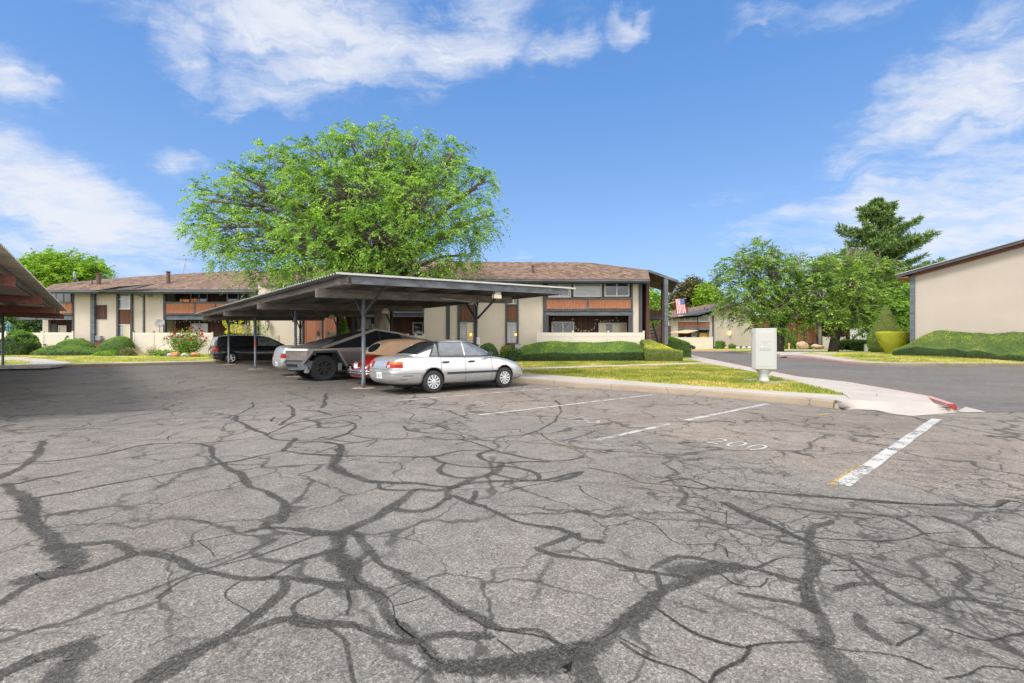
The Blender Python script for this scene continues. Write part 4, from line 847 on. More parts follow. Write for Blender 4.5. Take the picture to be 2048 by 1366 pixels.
def sedan(label, loc, rotz, paint, tintside, plate_text=None, detail=True, deck=.0):
    t = thing('sedan_car', label, 'car', loc, rotz)
    dz = deck
    rs = [ring(-2.43,.43,.60,.63,.60), ring(-2.41,.34,.68,.74,.72), ring(-2.31,.27,.83+dz,.92+dz,.79), ring(-2.15,.245,.885+dz,.968+dz,.825), ring(-1.68,.22,.90+dz,.985+dz,.84), ring(-1.0,.20,.905+dz*.7,.96+dz*.7,.847), ring(-.2,.185,.905,.94,.85),
        ring(.6,.185,.895,.93,.848), ring(1.05,.19,.865,.915,.84), ring(1.5,.20,.77,.84,.825), ring(1.85,.215,.67,.735,.785), ring(2.02,.235,.60,.66,.72), ring(2.12,.29,.545,.585,.62), ring(2.15,.36,.50,.53,.52)]
    ax = (-1.2325, 1.2325)
    b = shell('body', rs, [M[paint], M['dark']], t, 2, [(x, .31, .345, s*.52, s*1.0) for x in ax for s in (-1, 1)])
    cs = [cring(-1.80,.86,.97+dz,.60,.52), cring(-1.58,.86,1.04+dz*.6,.66,.56), cring(-1.2,.86,1.22,.725,.565), cring(-.92,.86,1.325,.765,.57), cring(-.6,.86,1.362,.778,.575), cring(-.15,.86,1.37,.782,.58), cring(.12,.86,1.335,.78,.575), cring(.45,.86,1.19,.765,.60), cring(.75,.86,1.04,.735,.62), cring(1.02,.86,.93,.70,.60)]
    c = shell('cabin', cs, [M[paint]], t, 2)
    nrm = lambda a, b_: (-(b_[1]-a[1]), 0, (b_[0]-a[0]))     # upward normal of a line in x,z going forward
    def side(s, x0, x1, slope_f=None, slope_r=None, top=1.292, nm='side_window', mt='glass', off=.006, zb=.935):
        pl = [((0, s*.42, 0), (0, -s, 0)), ((0,0,zb), (-.012,0,-1)), ((0,0,top), (0,0,1)), ((x0,0,0), (-1,0,0)), ((x1,0,0), (1,0,0))]
        if slope_f: pl.append(((slope_f[0][0], 0, slope_f[0][1]), (slope_f[1][1]-slope_f[0][1], 0, -(slope_f[1][0]-slope_f[0][0]))))
        if slope_r: pl.append(((slope_r[0][0], 0, slope_r[0][1]), (-(slope_r[1][1]-slope_r[0][1]), 0, (slope_r[1][0]-slope_r[0][0]))))
        return patch(c, nm, pl, M[mt], t, off)
    Af = ((.76,.93),(.08,1.31)); Cr = ((-1.26,.93),(-1.02,1.30))
    for s in (-1, 1):
        side(s, -1.32, .86, ((.80,.93),(.11,1.31)), ((-1.31,.93),(-1.06,1.31)), 1.298, 'window_seal', 'seal', .003, .912)
        side(s, -.165, .76, Af, None, 1.278, 'front_side_window', tintside); side(s, -1.0, -.235, None, ((-1.05,.93),(-.92,1.30)), 1.278, 'rear_side_window', tintside); side(s, -1.26, -1.035, None, Cr, 1.28, 'quarter_window', tintside)
        side(s, -.225, -.175, None, None, 1.285, 'door_pillar', paint, .008)
    ws = [((0,-.55,0),(0,-1,-.32)), ((0,.55,0),(0,1,-.32))]
    patch(c, 'rear_window', [((-1.68,0,.99+dz*.5),(-1,0,-.4)), ((-.90,0,0),(1,0,0)), ((0,-.575,.97),(0,-1,-.22)), ((0,.575,.97),(0,1,-.22)), ((0,0,.985+dz*.5),(0,0,-1))], M['carglass'], t, .005)
    patch(c, 'windscreen', [((.16,0,0),(-1,0,0)), ((.92,0,0),(1,0,0)), ((0,-.64,.95),(0,-1,.25)), ((0,.64,.95),(0,1,.25))], M['carglass'], t, .005)
    if detail:
        for s in (-1, 1):
            lo, hi = sorted((s*.40, s*.90))
            tl = patch(b, 'tail_lamp', [((-2.14,0,.7),(1,0,.15))]+boxp(-2.7,-2.05,lo,hi,.675,.815), M['lampred'], t, .012)
            patch(b, 'amber_lens', [((-2.12,0,.7),(1,0,.15))]+boxp(-2.7,-2.07,*sorted((s*.52, s*.90)),.755,.81), M['lampamber'], tl, .016)
            patch(b, 'reverse_lens', boxp(-2.7,-2.1,*sorted((s*.50, s*.60)),.685,.735), M['lampclear'], tl, .017)
            for x0 in (-.86, .0):
                h = MB(); h.box(x0-.10, x0+.10, s*.842, s*.872, .765, .81); h.build('door_handle', M['blackpl'], t, local=True, bevel=.012)
            patch(b, 'side_moulding', boxp(-.82,.98,*sorted((s*.5, s*.95)),.475,.53), M['blackpl'], t, .014)
            for x0 in (-1.0, -.20, .74):
                patch(b, 'door_gap', boxp(x0-.005,x0+.005,*sorted((s*.5, s*.95)),.27,.895), M['seal'], t, .0025)
            m_ = MB(); m_.loft([[(.62,s*.76,.93),(.74,s*.76,.93),(.74,s*.76,1.0),(.62,s*.76,1.0)], [(.54,s*.97,.92),(.68,s*.97,.93),(.68,s*.97,1.03),(.54,s*.97,1.05)]]); m_.build('door_mirror', M['blackpl'], t, local=True, bevel=.02)
            patch(b, 'turn_lamp', boxp(1.84,2.02,*sorted((s*.55, s*.85)),.60,.665), M['lampamber'], t, .008)
            patch(b, 'sill_line', boxp(-.82,.88,*sorted((s*.5, s*.95)),.235,.25), M['seal'], t, .002)
        patch(b, 'boot_gap', boxp(-2.7,-2.1,-.80,.80,.625,.637), M['seal'], t, .002)
        patch(b, 'bumper_gap', boxp(-2.7,-1.62,-.95,.95,.528,.535), M['seal'], t, .002)
        e = MB(); e.lathe([(.030,-.004),(.036,.0),(.030,.004)], 20, (-2.352,0,.80), 'x'); e.build('badge', M['chrome'], t, local=True)
        a = MB(); a.tube([(-1.47,-.56,.98),(-1.62,-.57,1.34)], [.004,.002], 5); a.build('aerial', M['blackpl'], t, local=True)
        # crumple in the rear quarter: a dark crease and torn bumper corner
        for z0, z1, x0, x1 in ((.47,.487,-2.15,-1.85), (.385,.40,-2.22,-2.02)): patch(b, 'dent_crease', [((-1.9,0,.44),(.3,0,-1 if z0 > .45 else 1))]+boxp(x0,x1,-.95,-.6,z0,z1), M['steeldark'], t, .003)
        u = MB(); u.box(-2.05,-1.55,-.5,.5,.20,.30); u.box(-1.5,1.6,-.6,.6,.16,.24); u.tube([(-1.4,-.45,.24),(-2.0,-.45,.2),(-2.2,-.45,.22)], .035, 8); u.build('underbody', M['dark'], t, local=True)
    else:
        for s in (-1, 1): patch(b, 'tail_lamp', boxp(-2.7,-2.05,*sorted((s*.52, s*.9)),.70,.86), M['lampred'], t, .01)
    if plate_text: plate(t, -2.422, .0, .475, text=plate_text)
    def tall(o):
        for c_ in o.children:
            if c_.location.length > 0: c_.location.z = .22+(c_.location.z-.22)*1.085
            else: c_.data.transform(Matrix.Translation((0,0,.22)) @ Matrix.Diagonal((1,1,1.085,1)) @ Matrix.Translation((0,0,-.22)))
            tall(c_)
    tall(t)
    for x in ax:
        for s in (-1, 1): wheel(t, x, s*.735, .310, .19, 'cap')
    return t
HC = HEAD-R(.5)
nsm = np.array([-1.18, 14.06]); hd = np.array([math.cos(HC), math.sin(HC)]); rt = np.array([hd[1], -hd[0]])
c0 = nsm-rt*.80
sedan('silver four door saloon with a dented rear quarter at the open carport end', (float(c0[0]), float(c0[1]), 0), HC, 'silver', 'bluegl', '1ZK 67', True)
c1 = np.array([-9.45, 20.0])+hd*2.27
sedan('silver car almost hidden between the angular steel pickup and the black minivan', (float(c1[0]), float(c1[1]), 0), HC, 'silver2', 'carglass', '4LR 20', False, .20)

# ---- black minivan
t = thing('minivan', 'black minivan with red tail lamps parked at the far end of the carport', 'minivan', (0,0,0), HC)
rs = [ring(-2.50,.45,.70,.74,.80), ring(-2.46,.34,.95,1.02,.90), ring(-2.40,.26,1.03,1.10,.95), ring(-2.1,.22,1.05,1.12,.985), ring(-1.2,.20,1.05,1.12,1.0), ring(0,.20,1.04,1.10,1.0), ring(1.2,.20,1.02,1.09,.995), ring(1.8,.22,.93,1.04,.97), ring(2.25,.24,.78,.90,.90), ring(2.5,.28,.65,.74,.78), ring(2.6,.36,.56,.62,.62)]
ax = (-1.50, 1.55)
b = shell('body', rs, [M['blackcar'], M['dark']], t, 2, [(x, .35, .40, s*.66, s*1.2) for x in ax for s in (-1, 1)])
cs = [cring(-2.42,1.0,1.10,.88,.80), cring(-2.36,1.0,1.42,.90,.79), cring(-2.24,1.0,1.72,.92,.78), cring(-2.0,1.0,1.80,.93,.78), cring(-1.2,1.0,1.84,.94,.79), cring(-.2,1.0,1.84,.945,.79), cring(.5,1.0,1.80,.945,.78), cring(.9,1.0,1.69,.94,.76), cring(1.4,1.0,1.40,.92,.76), cring(1.85,1.0,1.14,.88,.74), cring(2.0,1.0,1.06,.84,.72)]
c = shell('cabin', cs, [M['blackcar']], t, 2)
for s in (-1, 1):
    for nm, x0, x1, mt, sf in (('rear_quarter_window',-2.05,-1.15,'carglass',None), ('sliding_door_window',-1.08,-.02,'carglass',None), ('front_door_window',.08,1.55,'vanglass',((1.55,1.13),(.82,1.63)))):
        if mt == 'vanglass' and mt not in M: M['vanglass'] = pm('pale green car glass', (.27,.34,.32), (.06,.08,.075), 2.4, .04, spec=1.0)
        pl = [((0,s*.5,0),(0,-s,0)), ((0,0,1.13),(0,0,-1)), ((0,0,1.66),(0,0,1)), ((x0,0,0),(-1,0,0)), ((x1,0,0),(1,0,0))]
        if sf: pl.append(((sf[0][0],0,sf[0][1]), (sf[1][1]-sf[0][1], 0, -(sf[1][0]-sf[0][0]))))
        patch(c, nm, pl, M[mt], t, .005)
    tl = patch(b, 'tail_lamp', boxp(-2.6,-2.20,*sorted((s*.66, s*1.1)),.80,1.06), M['lampred'], t, .012)
    for x0 in (-.28,.32): h = MB(); h.box(x0,x0+.22, s*.985, s*1.02, .925, .965); h.build('door_handle', M['blackpl'], t, local=True, bevel=.012)
    m_ = MB(); m_.box(1.28,1.42,*sorted((s*.93, s*1.13)),1.10,1.27); m_.build('door_mirror', M['blackcar'], t, local=True, bevel=.04)
    for x in ax: wheel(t, x, s*.86, .345, .22, 'spoke', .68)
    r_ = MB(); r_.tube([(-1.9,s*.70,1.82),(-1.8,s*.70,1.885),(.3,s*.70,1.885),(.45,s*.70,1.83)], .02, 6); r_.build('roof_rail', M['blackpl'], t, local=True)
    patch(b, 'arch_trim', [((0,0,0),(0,0,-1))]+boxp(-2.0,-1.0,*sorted((s*.9, s*1.2)),.72,.745), M['metalgrey'], t, .006)
M['tailglass'] = pm('pale tailgate glass', (.38,.42,.45), (.22,.25,.28), 3, .05, spec=1.0)
patch(c, 'rear_window', boxp(-2.6,-2.15,-.74,.74,1.14,1.68), M['tailglass'], t, .006)
patch(b, 'tailgate_trim', boxp(-2.6,-2.3,-.5,.5,.86,.90), M['chrome'], t, .008); plate(t, -2.515, 0, .72)
patch(b, 'bumper_step', boxp(-2.6,-2.2,-1.0,1.0,.44,.47), M['metalgrey'], t, .012)
nv = np.array(G(462,727.2)[:2]); p = nv+(-hd)*(-1.50)-rt*.95; t.location = (float(p[0]), float(p[1]), 0)

# ---- red classic convertible with tan hood, tail towards the aisle
t = thing('convertible_car', 'red vintage rounded convertible with a raised tan canvas hood, chrome bumper towards the aisle', 'car', (0,0,0), HC)
def bring(x, zb, zt_, w, e=.62):
    h = [(0, zb), (w*.8, zb), (w, zb+.08), (w, zb+(zt_-zb)*.45), (w*.93, zb+(zt_-zb)*.72), (w*e, zb+(zt_-zb)*.93), (w*.3, zt_-.006), (0, zt_)]
    return [(x, y, z) for y, z in h]+[(x, -y, z) for y, z in h[-2:0:-1]]
rs = [bring(-1.93,.34,.42,.30), bring(-1.90,.28,.55,.40), bring(-1.80,.26,.70,.47), bring(-1.62,.26,.85,.54), bring(-1.38,.26,1.03,.62,.74), bring(-1.1,.26,1.05,.67,.87), bring(-.5,.24,.95,.69,.9), bring(.3,.24,.93,.70,.9), bring(.75,.24,.95,.66,.8), bring(1.1,.26,.92,.56,.7), bring(1.5,.28,.80,.46), bring(1.78,.32,.62,.38), bring(1.88,.38,.48,.28)]
b = shell('body', rs, [M['redcar']], t, 2)
ax = (-1.2, 1.2)
for x0 in ax:
    for s in (-1, 1):
        q = [bring(x0-.62,.30,.36,.10), bring(x0-.56,.26,.48,.15), bring(x0-.42,.25,.66,.19), bring(x0-.15,.30,.77,.21), bring(x0+.15,.34,.77,.21), bring(x0+.40,.30,.64,.19), bring(x0+.58,.26,.46,.14), bring(x0+.66,.26,.34,.08)]
        q = [[(x, y+s*.63, z) for x, y, z in r_] for r_ in q]
        f = shell('fender', q, [M['redcar'], M['dark']], t, 2, [(x0, .325, .36, s*.66, s*1.0)])
        wheel(t, x0, s*.66, .325, .16, 'cap', .60)
cs = [cring(-1.46,.97,1.02,.50,.42), cring(-1.36,.97,1.16,.58,.47), cring(-1.15,.88,1.38,.63,.51), cring(-.80,.88,1.48,.655,.535), cring(-.3,.88,1.50,.665,.55), cring(.2,.88,1.485,.665,.55), cring(.45,.88,1.44,.66,.54), cring(.50,.88,1.36,.65,.53)]
c = shell('soft_top', cs, [M['canvas']], t, 2)
# oval rear window with a pale piping
def oval(name, k, mt, off):
    bm = bmesh.new(); bm.from_mesh(c.data); pl = []
    for i in range(24):
        a = 2*PI*i/24; pl.append(((-1.2, math.cos(a)*.37*k, 1.19+math.sin(a)*.145*k), (0, math.cos(a)/.37, math.sin(a)/.145)))
    pl.append(((-.95,0,0),(1,0,0))); bm.free(); return patch(c, name, pl, M[mt], t, off)
oval('window_piping', 1.1, 'lampbox', .004); oval('rear_window', 1.0, 'carglass', .007)
for s in (-1, 1):
    sw = [((0,s*.3,0),(0,-s,0)), ((0,0,.97),(0,0,-1)), ((0,0,1.27),(0,0,1)), ((.42,0,0),(1,0,0)), ((-.62,0,.97),(-1,0,.35)), ((-.52,0,1.15),(-.75,0,.65)), ((-.30,0,1.27),(-.35,0,.95))]
    patch(c, 'side_window_trim', [(p_, n_) if i not in (1,2,3) else (tuple(np.array(p_)+np.array(n_)*.018), n_) for i, (p_, n_) in enumerate(sw)], M['chrome'], t, .004); patch(c, 'side_window', sw, M['vanglass'], t, .008)
    l = MB(); l.lathe([(.0,-.055),(.035,-.05),(.05,-.02),(.05,.03)], 18, (-1.74,s*.66,.60), 'x'); o = l.build('tail_lamp', M['lampred'], t, local=True, smooth=True)
    g_ = MB(); g_.box(-1.99,-1.94, s*.36-.02, s*.36+.02, .36, .60); g_.build('overrider', M['chrome'], t, local=True, bevel=.015)
# louvred engine lid lines, plate light, twin tube bumper
lid = patch(b, 'engine_lid', [((-1.5,-.40,0),(.1,-1,.25)), ((-1.5,.40,0),(.1,1,.25)), ((0,0,.50),(0,0,-1)), ((0,0,.90),(0,0,1)), ((-1.3,0,0),(1,0,0))], M['redcar'], t, .008)
l = MB()
l.tube([(-1.97,y,.47-.0*y) if abs(y) < .6 else (-1.97+(abs(y)-.6)*.9,y,.47) for y in np.linspace(-.82,.82,15)], .035, 8); l.tube([(-1.965,y,.40) if abs(y) < .6 else (-1.965+(abs(y)-.6)*.9,y,.40) for y in np.linspace(-.82,.82,15)], .022, 8)
l.build('rear_bumper', M['chrome'], t, local=True, smooth=True)
l = MB(); l.loft([[(-1.90,-.55,.26),(-1.90,.55,.26),(-1.90,.55,.34),(-1.90,-.55,.34)],[(-1.45,-.6,.22),(-1.45,.6,.22),(-1.45,.6,.34),(-1.45,-.6,.34)]]); l.build('rear_valance', M['redcar'], t, local=True, bevel=.03)
plate(t, -1.92, .0, .62, .30, .15); l = MB(); l.box(-1.945,-1.86,-.10,.10,.715,.755); l.build('plate_lamp', M['chrome'], t, local=True, bevel=.015)
l = MB(); l.box(-1.5,1.5,-.55,.55,.20,.30); l.build('underbody', M['dark'], t, local=True)
# windscreen frame
l = MB(); l.tube([(.78,-.60,.95),(.56,-.53,1.42),(.55,0,1.455),(.56,.53,1.42),(.78,.60,.95)], .025, 8); l.build('windscreen_frame', M['chrome'], t, local=True)
bp = np.array(G(706,768)[:2]); p = np.array([-5.02, 15.62])+hd*1.97; t.location = (float(p[0]), float(p[1]), 0)

# ---- angular bare steel pickup, nose towards the aisle
HT = HC+PI
t = thing('pickup_truck', 'angular bare steel pickup with wedge roof and big black tyres, nose to the aisle', 'pickup truck', (0,0,0), HT)
hw = 1.0; NC, NS = 2.86, 2.42     # nose tip at the centre line and at the corners
zl, zt0, zpk, xpk, xt, ztl = .74, 1.13, 1.90, -.22, -2.95, 1.33
belt = lambda x: zt0+(1.27-zt0)*(NS-x)/(NS-xt)
ar = .62
def sidepts(s, y0=None): 
    y = s*hw
    return y
l = MB()
for s in (-1, 1):
    y = s*hw; yb = s*(hw-.05)
    outline = [(NS, zt0)]+[(x, belt(x)) for x in (1.2, xpk, -1.6)]+[(xt, belt(xt)), (xt, .72), (-1.815-.72, .72), (-1.815-.42, 1.06), (-1.815+.42, 1.06), (-1.815+.74, .56), (1.815-.76, .56), (1.815-.43, 1.035), (1.815+.40, 1.02), (NS-.02, zl)]
    l.prism([(x, y if z > .9 else y-(s*.03), z) for x, z in outline], (0, -s*.04, 0))
l.build('side_panel', M['steel'], t, local=True)
l = MB()    # nose: two faces meeting in a shallow fold
for s in (-1, 1): l.prism([(NC,0,zt0-.05), (NS,s*hw,zt0-.05), (NS-.02,s*hw,zl), (NC-.04,0,zl)], (-.04,0,0))
l.build('nose_panel', M['steel'], t, local=True)
l = MB()
for s in (-1, 1): l.prism([(NC+.005,0,zt0-.045), (NS+.005,s*(hw+.003),zt0-.045), (NS-.03,s*(hw+.003),zt0+.012), (NC-.03,0,zt0+.012)], (-.03,0,0))
l.build('light_bar', M['lampclear'], t, local=True)
hb = 1.42   # where bonnet gives way to glass
zr_ = lambda x: zt0+.012+(zpk-zt0)*(NC-x)/(NC-xpk)
yr = lambda x: hw-(hw-.62)*max(0, min(1, (1.95-x)/(1.95-xpk)))
l = MB(); l.v = [(NC-.03,0,zt0+.012), (NS-.03,hw,zt0+.012), (NS-.03,-hw,zt0+.012), (hb,0,zr_(hb)), (hb,yr(hb),zr_(hb)-.03), (hb,-yr(hb),zr_(hb)-.03), (1.95,hw,belt(1.95)), (1.95,-hw,belt(1.95))]
l.f = [(0,1,6,4,3), (0,3,5,7,2)]; l.m = [0,0]; l.build('bonnet', M['steeldark'], t, local=True)
l = MB(); l.v = [(hb,0,zr_(hb)), (hb,yr(hb)-.03,zr_(hb)-.028), (hb,-yr(hb)+.03,zr_(hb)-.028), (xpk,0,zpk), (xpk,.58,zpk-.02), (xpk,-.58,zpk-.02)]; l.f = [(0,1,4,3), (0,3,5,2)]; l.m = [0,0]; l.build('windscreen', M['carglass'], t, local=True)
l = MB(); l.v = [(xpk,0,zpk), (xpk,.62,zpk-.02), (xpk,-.62,zpk-.02), (-1.15,.66,1.76), (-1.15,-.66,1.76), (-1.15,0,1.775), (xt,.93,ztl), (xt,-.93,ztl), (xt,0,ztl+.01)]; l.f = [(0,1,3,5), (0,5,4,2), (5,3,6,8), (5,8,7,4)]; l.m = [0]*4; l.build('roof', M['steeldark'], t, local=True)
for s in (-1, 1):
    l = MB(); pts = [(1.95,s*hw*.995,belt(1.95)), (hb,s*yr(hb),zr_(hb)-.03), (xpk,s*.62,zpk-.02), (-1.15,s*.66,1.76), (xt,s*.93,ztl), (xt,s*hw*.99,belt(xt)), (-1.5,s*hw*.99,belt(-1.5)), (xpk,s*hw*.99,belt(xpk))]
    l.poly(pts[0], pts[1], pts[2], pts[7]); l.poly(pts[7], pts[2], pts[3], pts[6]); l.build('side_glass', M['carglass'], t, local=True)
    l = MB(); l.poly(pts[6], pts[3], pts[4], pts[5]); l.build('bed_sail', M['steel'], t, local=True)
    # cant rail from the bonnet up to the peak and down to the tail
    l = MB(); l.bar((1.9,s*.985,belt(1.9)+.03), (xpk,s*.635,zpk-.035), .07, .10, (0,0,1)); l.bar((xpk,s*.635,zpk-.035), (-1.2,s*.675,1.73), .06, .07); l.bar((-1.2,s*.675,1.73), (xt,s*.945,ztl-.02), .06, .07); l.build('cant_rail', M['cant'], t, local=True)
    l = MB(); l.bar((1.55,s*.80,1.36), (xpk+.2,s*.55,zpk-.06), .03, .03); l.build('roof_gutter', M['blackpl'], t, local=True)
    l = MB(); l.bar((-.35,s*.99,belt(-.35)), (-.35,s*.64,1.84), .05, .05, (1,0,0)); l.build('door_pillar', M['blackpl'], t, local=True)
    for xw in (1.815, -1.815):
        l = MB(); y0, y1 = sorted((s*(hw-.035), s*(hw+.055)))
        o_ = [(xw+.80,.60), (xw+.44,1.075), (xw-.46,1.09), (xw-.80,.50)]; i_ = [(xw+.68,.60), (xw+.38,1.00), (xw-.40,1.01), (xw-.68,.50)]
        for a_ in range(3): l.prism([(o_[a_][0],y0,o_[a_][1]), (o_[a_+1][0],y0,o_[a_+1][1]), (i_[a_+1][0],y0,i_[a_+1][1]), (i_[a_][0],y0,i_[a_][1])], (0,y1-y0,0))
        l.build('wheel_arch', M['blackpl'], t, local=True)
        for a_ in (0, 2):
            l = MB(); A_, B_ = o_[a_], o_[a_+1]; yy = s*(hw+.062); l.bar((A_[0],yy,A_[1]), (B_[0],yy,B_[1]), .012, .075, (0,s,0) if False else (1,0,.6 if a_ == 0 else -.6))
            l.build('arch_flare', M['metalgrey'], t, local=True)
        l = MB(); l.box(xw-.62,xw+.62,*sorted((s*.35, s*(hw-.05))),.55,1.05); 
        wheel(t, xw, s*.86, .455, .29, 'truck', .60)
    l = MB(); l.box(-1.05,1.05,*sorted((s*.93, s*1.02)),.38,.555); l.build('sill', M['blackpl'], t, local=True, bevel=.02)
    l = MB(); l.box(NS-.10,NS-.03,*sorted((s*(hw-.10), s*(hw+.004))),.715,.738); l.build('turn_lamp', M['lampamber'], t, local=True)
l = MB()
for s in (-1, 1): l.prism([(NC-.03,0,.70), (NS+.02,s*(hw-.02),.70), (NS-.05,s*(hw-.02),.42), (NC-.12,0,.36)], (-.35,0,0))
l.build('front_bumper', M['post'], t, local=True)
l = MB(); 
for s in (-1, 1): l.prism([(NC-.005,0,.735), (NS+.03,s*(hw-.02),.735), (NS+.03,s*(hw-.02),.705), (NC-.005,0,.705)], (-.3,0,0)); l.prism([(NC-.01,0,.60),(NC-.22,s*.5,.60),(NC-.26,s*.5,.50),(NC-.06,0,.50)], (-.05,0,0)); l.prism([(NC-.09,0,.37),(NC-.30,s*.6,.40),(NC-.36,s*.6,.36),(NC-.15,0,.32)], (-.1,0,0))
l.build('front_grille', M['blackpl'], t, local=True)
l = MB(); l.box(-2.9,2.3,-.80,.80,.36,.56); l.box(-2.7,1.5,-.95,.95,.55,1.1); l.build('underbody', M['dark'], t, local=True)
l = MB(); l.box(xt-.02,xt+.03,-.98,.98,.60,1.30); l.build('tailgate', M['steel'], t, local=True)
l = MB(); l.prism([(1.34,hw+.03,.36),(1.22,hw+.03,.36),(1.18,hw+.03,.62),(1.32,hw+.03,.62)], (0,-.25,0)); l.prism([(2.42,hw-.02,.30),(2.34,hw-.02,.30),(2.30,hw-.02,.52),(2.42,hw-.02,.52)], (0,-.3,0)); l.build('mud_flap', M['metalgrey'], t, local=True)
# seats and far window show through as pale shapes: simple seat backs
l = MB(); 
for s in (-1, 1): l.box(.1,.24,s*.42-.24,s*.42+.24,.9,1.42); l.box(.12,.22,s*.42-.13,s*.42+.13,1.45,1.62)
l.build('seat', M['blackpl'], t, local=True, bevel=.05)
fl = np.array([-6.72, 17.48]); hT = np.array([math.cos(HT), math.sin(HT)]); lf = np.array([-hT[1], hT[0]])
p = fl-lf*.90-hT*1.815; t.location = (float(p[0]), float(p[1]), 0)

# ---- dark car far down the lane
t2 = sedan('black car parked far down the lane by the cream gate', (26.35, 76.5, 0), R(2), 'blackcar', 'carglass', None, False)
# ================================================================ buildings
def rbox(mb, u0, v0, u1, v1, Y, d=.12):
    a = P(u0, v1, Y); b = P(u1, v0, Y); mb.box(a[0], b[0], Y, Y+d, a[2], b[2]); return mb
def rect(par, name, u0, v0, u1, v1, Y, mat, d=.12, bevel=0):
    return rbox(MB(), u0, v0, u1, v1, Y, d).build(name, M[mat], par, bevel=bevel)
def win(par, u0, v0, u1, v1, Y, pane='glass', n=2, frame='white', fw=.06, name='window', panes=None):
    a = P(u0, v1, Y); b = P(u1, v0, Y); x0, x1, z0, z1 = a[0], b[0], a[2], b[2]; mb = MB()
    mb.box(x0, x1, Y-.05, Y+.03, z0, z0+fw); mb.box(x0, x1, Y-.05, Y+.03, z1-fw, z1)
    mb.box(x0, x0+fw, Y-.047, Y+.03, z0+fw, z1-fw); mb.box(x1-fw, x1, Y-.047, Y+.03, z0+fw, z1-fw)
    for i in range(1, n): x = x0+(x1-x0)*i/n; mb.box(x-fw*.5, x+fw*.5, Y-.044, Y+.03, z0+fw, z1-fw)
    o = mb.build(name, M[frame], par)
    for i in range(n):
        xa = x0+(x1-x0)*i/n+fw*.5; xb = x0+(x1-x0)*(i+1)/n-fw*.5; g_ = MB(); yy = Y-.012-.008*(i % 2)
        g_.box(xa, xb, yy, yy+.02, z0+fw*.8, z1-fw*.8); g_.build('pane', M[(panes or [pane]*n)[i]], o)
    return o
def slats(par, name, u0, v0, u1, v1, Y, mat='cedar', pitch=.105, gap=.022):
    a = P(u0, v1, Y); b = P(u1, v0, Y); mb = MB(); x = a[0]
    mb.cur = 1; mb.box(a[0], b[0], Y+.035, Y+.07, a[2], b[2]); mb.cur = 0
    while x < b[0]-.03:
        e = min(x+pitch-gap, b[0]); dy = random.uniform(0, .008); mb.box(x, e, Y-dy, Y+.03, a[2]+.01, b[2]-.01); x += pitch
    return mb.build(name, [M[mat], M['darkwood']], par)
def roofpoly(par, name, pts, mat='shingle', th=.14, fascia='darkwood'):
    mb = MB(); n = len(pts); mb.v = [tuple(p) for p in pts]+[(p[0], p[1], p[2]-th) for p in pts]
    mb.f = [tuple(range(n)), tuple(range(n, 2*n))[::-1]]+[(i, (i+1) % n, n+(i+1) % n, n+i) for i in range(n)]; mb.m = [0, 1]+[1]*n
    return mb.build(name, [M[mat], M[fascia]], par)
M['soffit'] = mat_siding('brown soffit boards', (.16,.085,.06), (.085,.047,.036), .2)
def vent(par, u, v0, v1, Y, r=.07, mat='brownmetal', cap=True):
    a = P(u, v1, Y); b = P(u, v0, Y); mb = MB(); mb.tube([(a[0],Y,a[2]-.3), (a[0],Y,b[2])], r, 10)
    if cap: mb.tube([(a[0],Y,b[2]+.02), (a[0],Y,b[2]+.09)], [r*1.35, r*1.35], 10)
    return mb.build('roof_vent', M[mat], par)

# ---------------- two storey building to the right of the tree
YB = 34.0
b2 = thing('apartment_building', 'two storey beige and dark timber apartments behind the long hedge, open end stair', 'building', (0, 37, .15))
mb = MB(); a = P(690, 720, 35.4); c = P(1262, 566, 35.4); mb.box(a[0], c[0], 35.4, 43, .1, 5.5); mb.build('rear_wall', M['brown'], b2)
for u0, u1 in ((848, 892.5), (899, 915), (952.5, 1010.5), (1037, 1086.5), (1265.5, 1278.5)):
    rect(b2, 'wall', u0, 559, u1, 722, YB, 'stucco', 1.38)
rect(b2, 'wall', 915.01, 559, 952.49, 722, YB+.14, 'stucco', 1.2); rect(b2, 'wall', 1010.51, 559, 1036.99, 722, YB+.14, 'stucco', 1.2)
for u0, u1, v0 in ((892.5, 899.5, 556), (915, 919.5, 560), (947.5, 952.5, 560), (1010.5, 1014, 560), (1033.5, 1037.2, 560), (1086, 1092.5, 560), (1278.3, 1284.5, 560), (1262, 1265.7, 562)):
    rect(b2, 'timber_post', u0, v0, u1, 722, YB-.09, 'darkwood', .25, .01)
# tall window bays
for u0, u1, pn in ((919.5, 947.5, ['blind','curtain']), (1014, 1033.5, ['blind','blind'])):
    rect(b2, 'panel', u0, 611, u1, 641, YB+.02, 'panel', .1); rect(b2, 'timber_rail', u0, 641.2, u1, 644, YB-.04, 'darkwood', .14); rect(b2, 'timber_rail', u0, 608.6, u1, 611, YB-.04, 'darkwood', .14)
    win(b2, u0+.3, 566, u1-.3, 608.4, YB+.04, 'glass', 2 if u0 < 1000 else 3, 'white', .05); win(b2, u0+.3, 644.2, u1-.3, 686, YB+.04, 'blind', 2, 'metalgrey', .04, panes=pn)
    rect(b2, 'panel', u0, 686.3, u1, 722, YB+.02, 'panel', .1)
for (u, Y_) in ((942, YB-.22), (1031, YB-.22)):
    pass
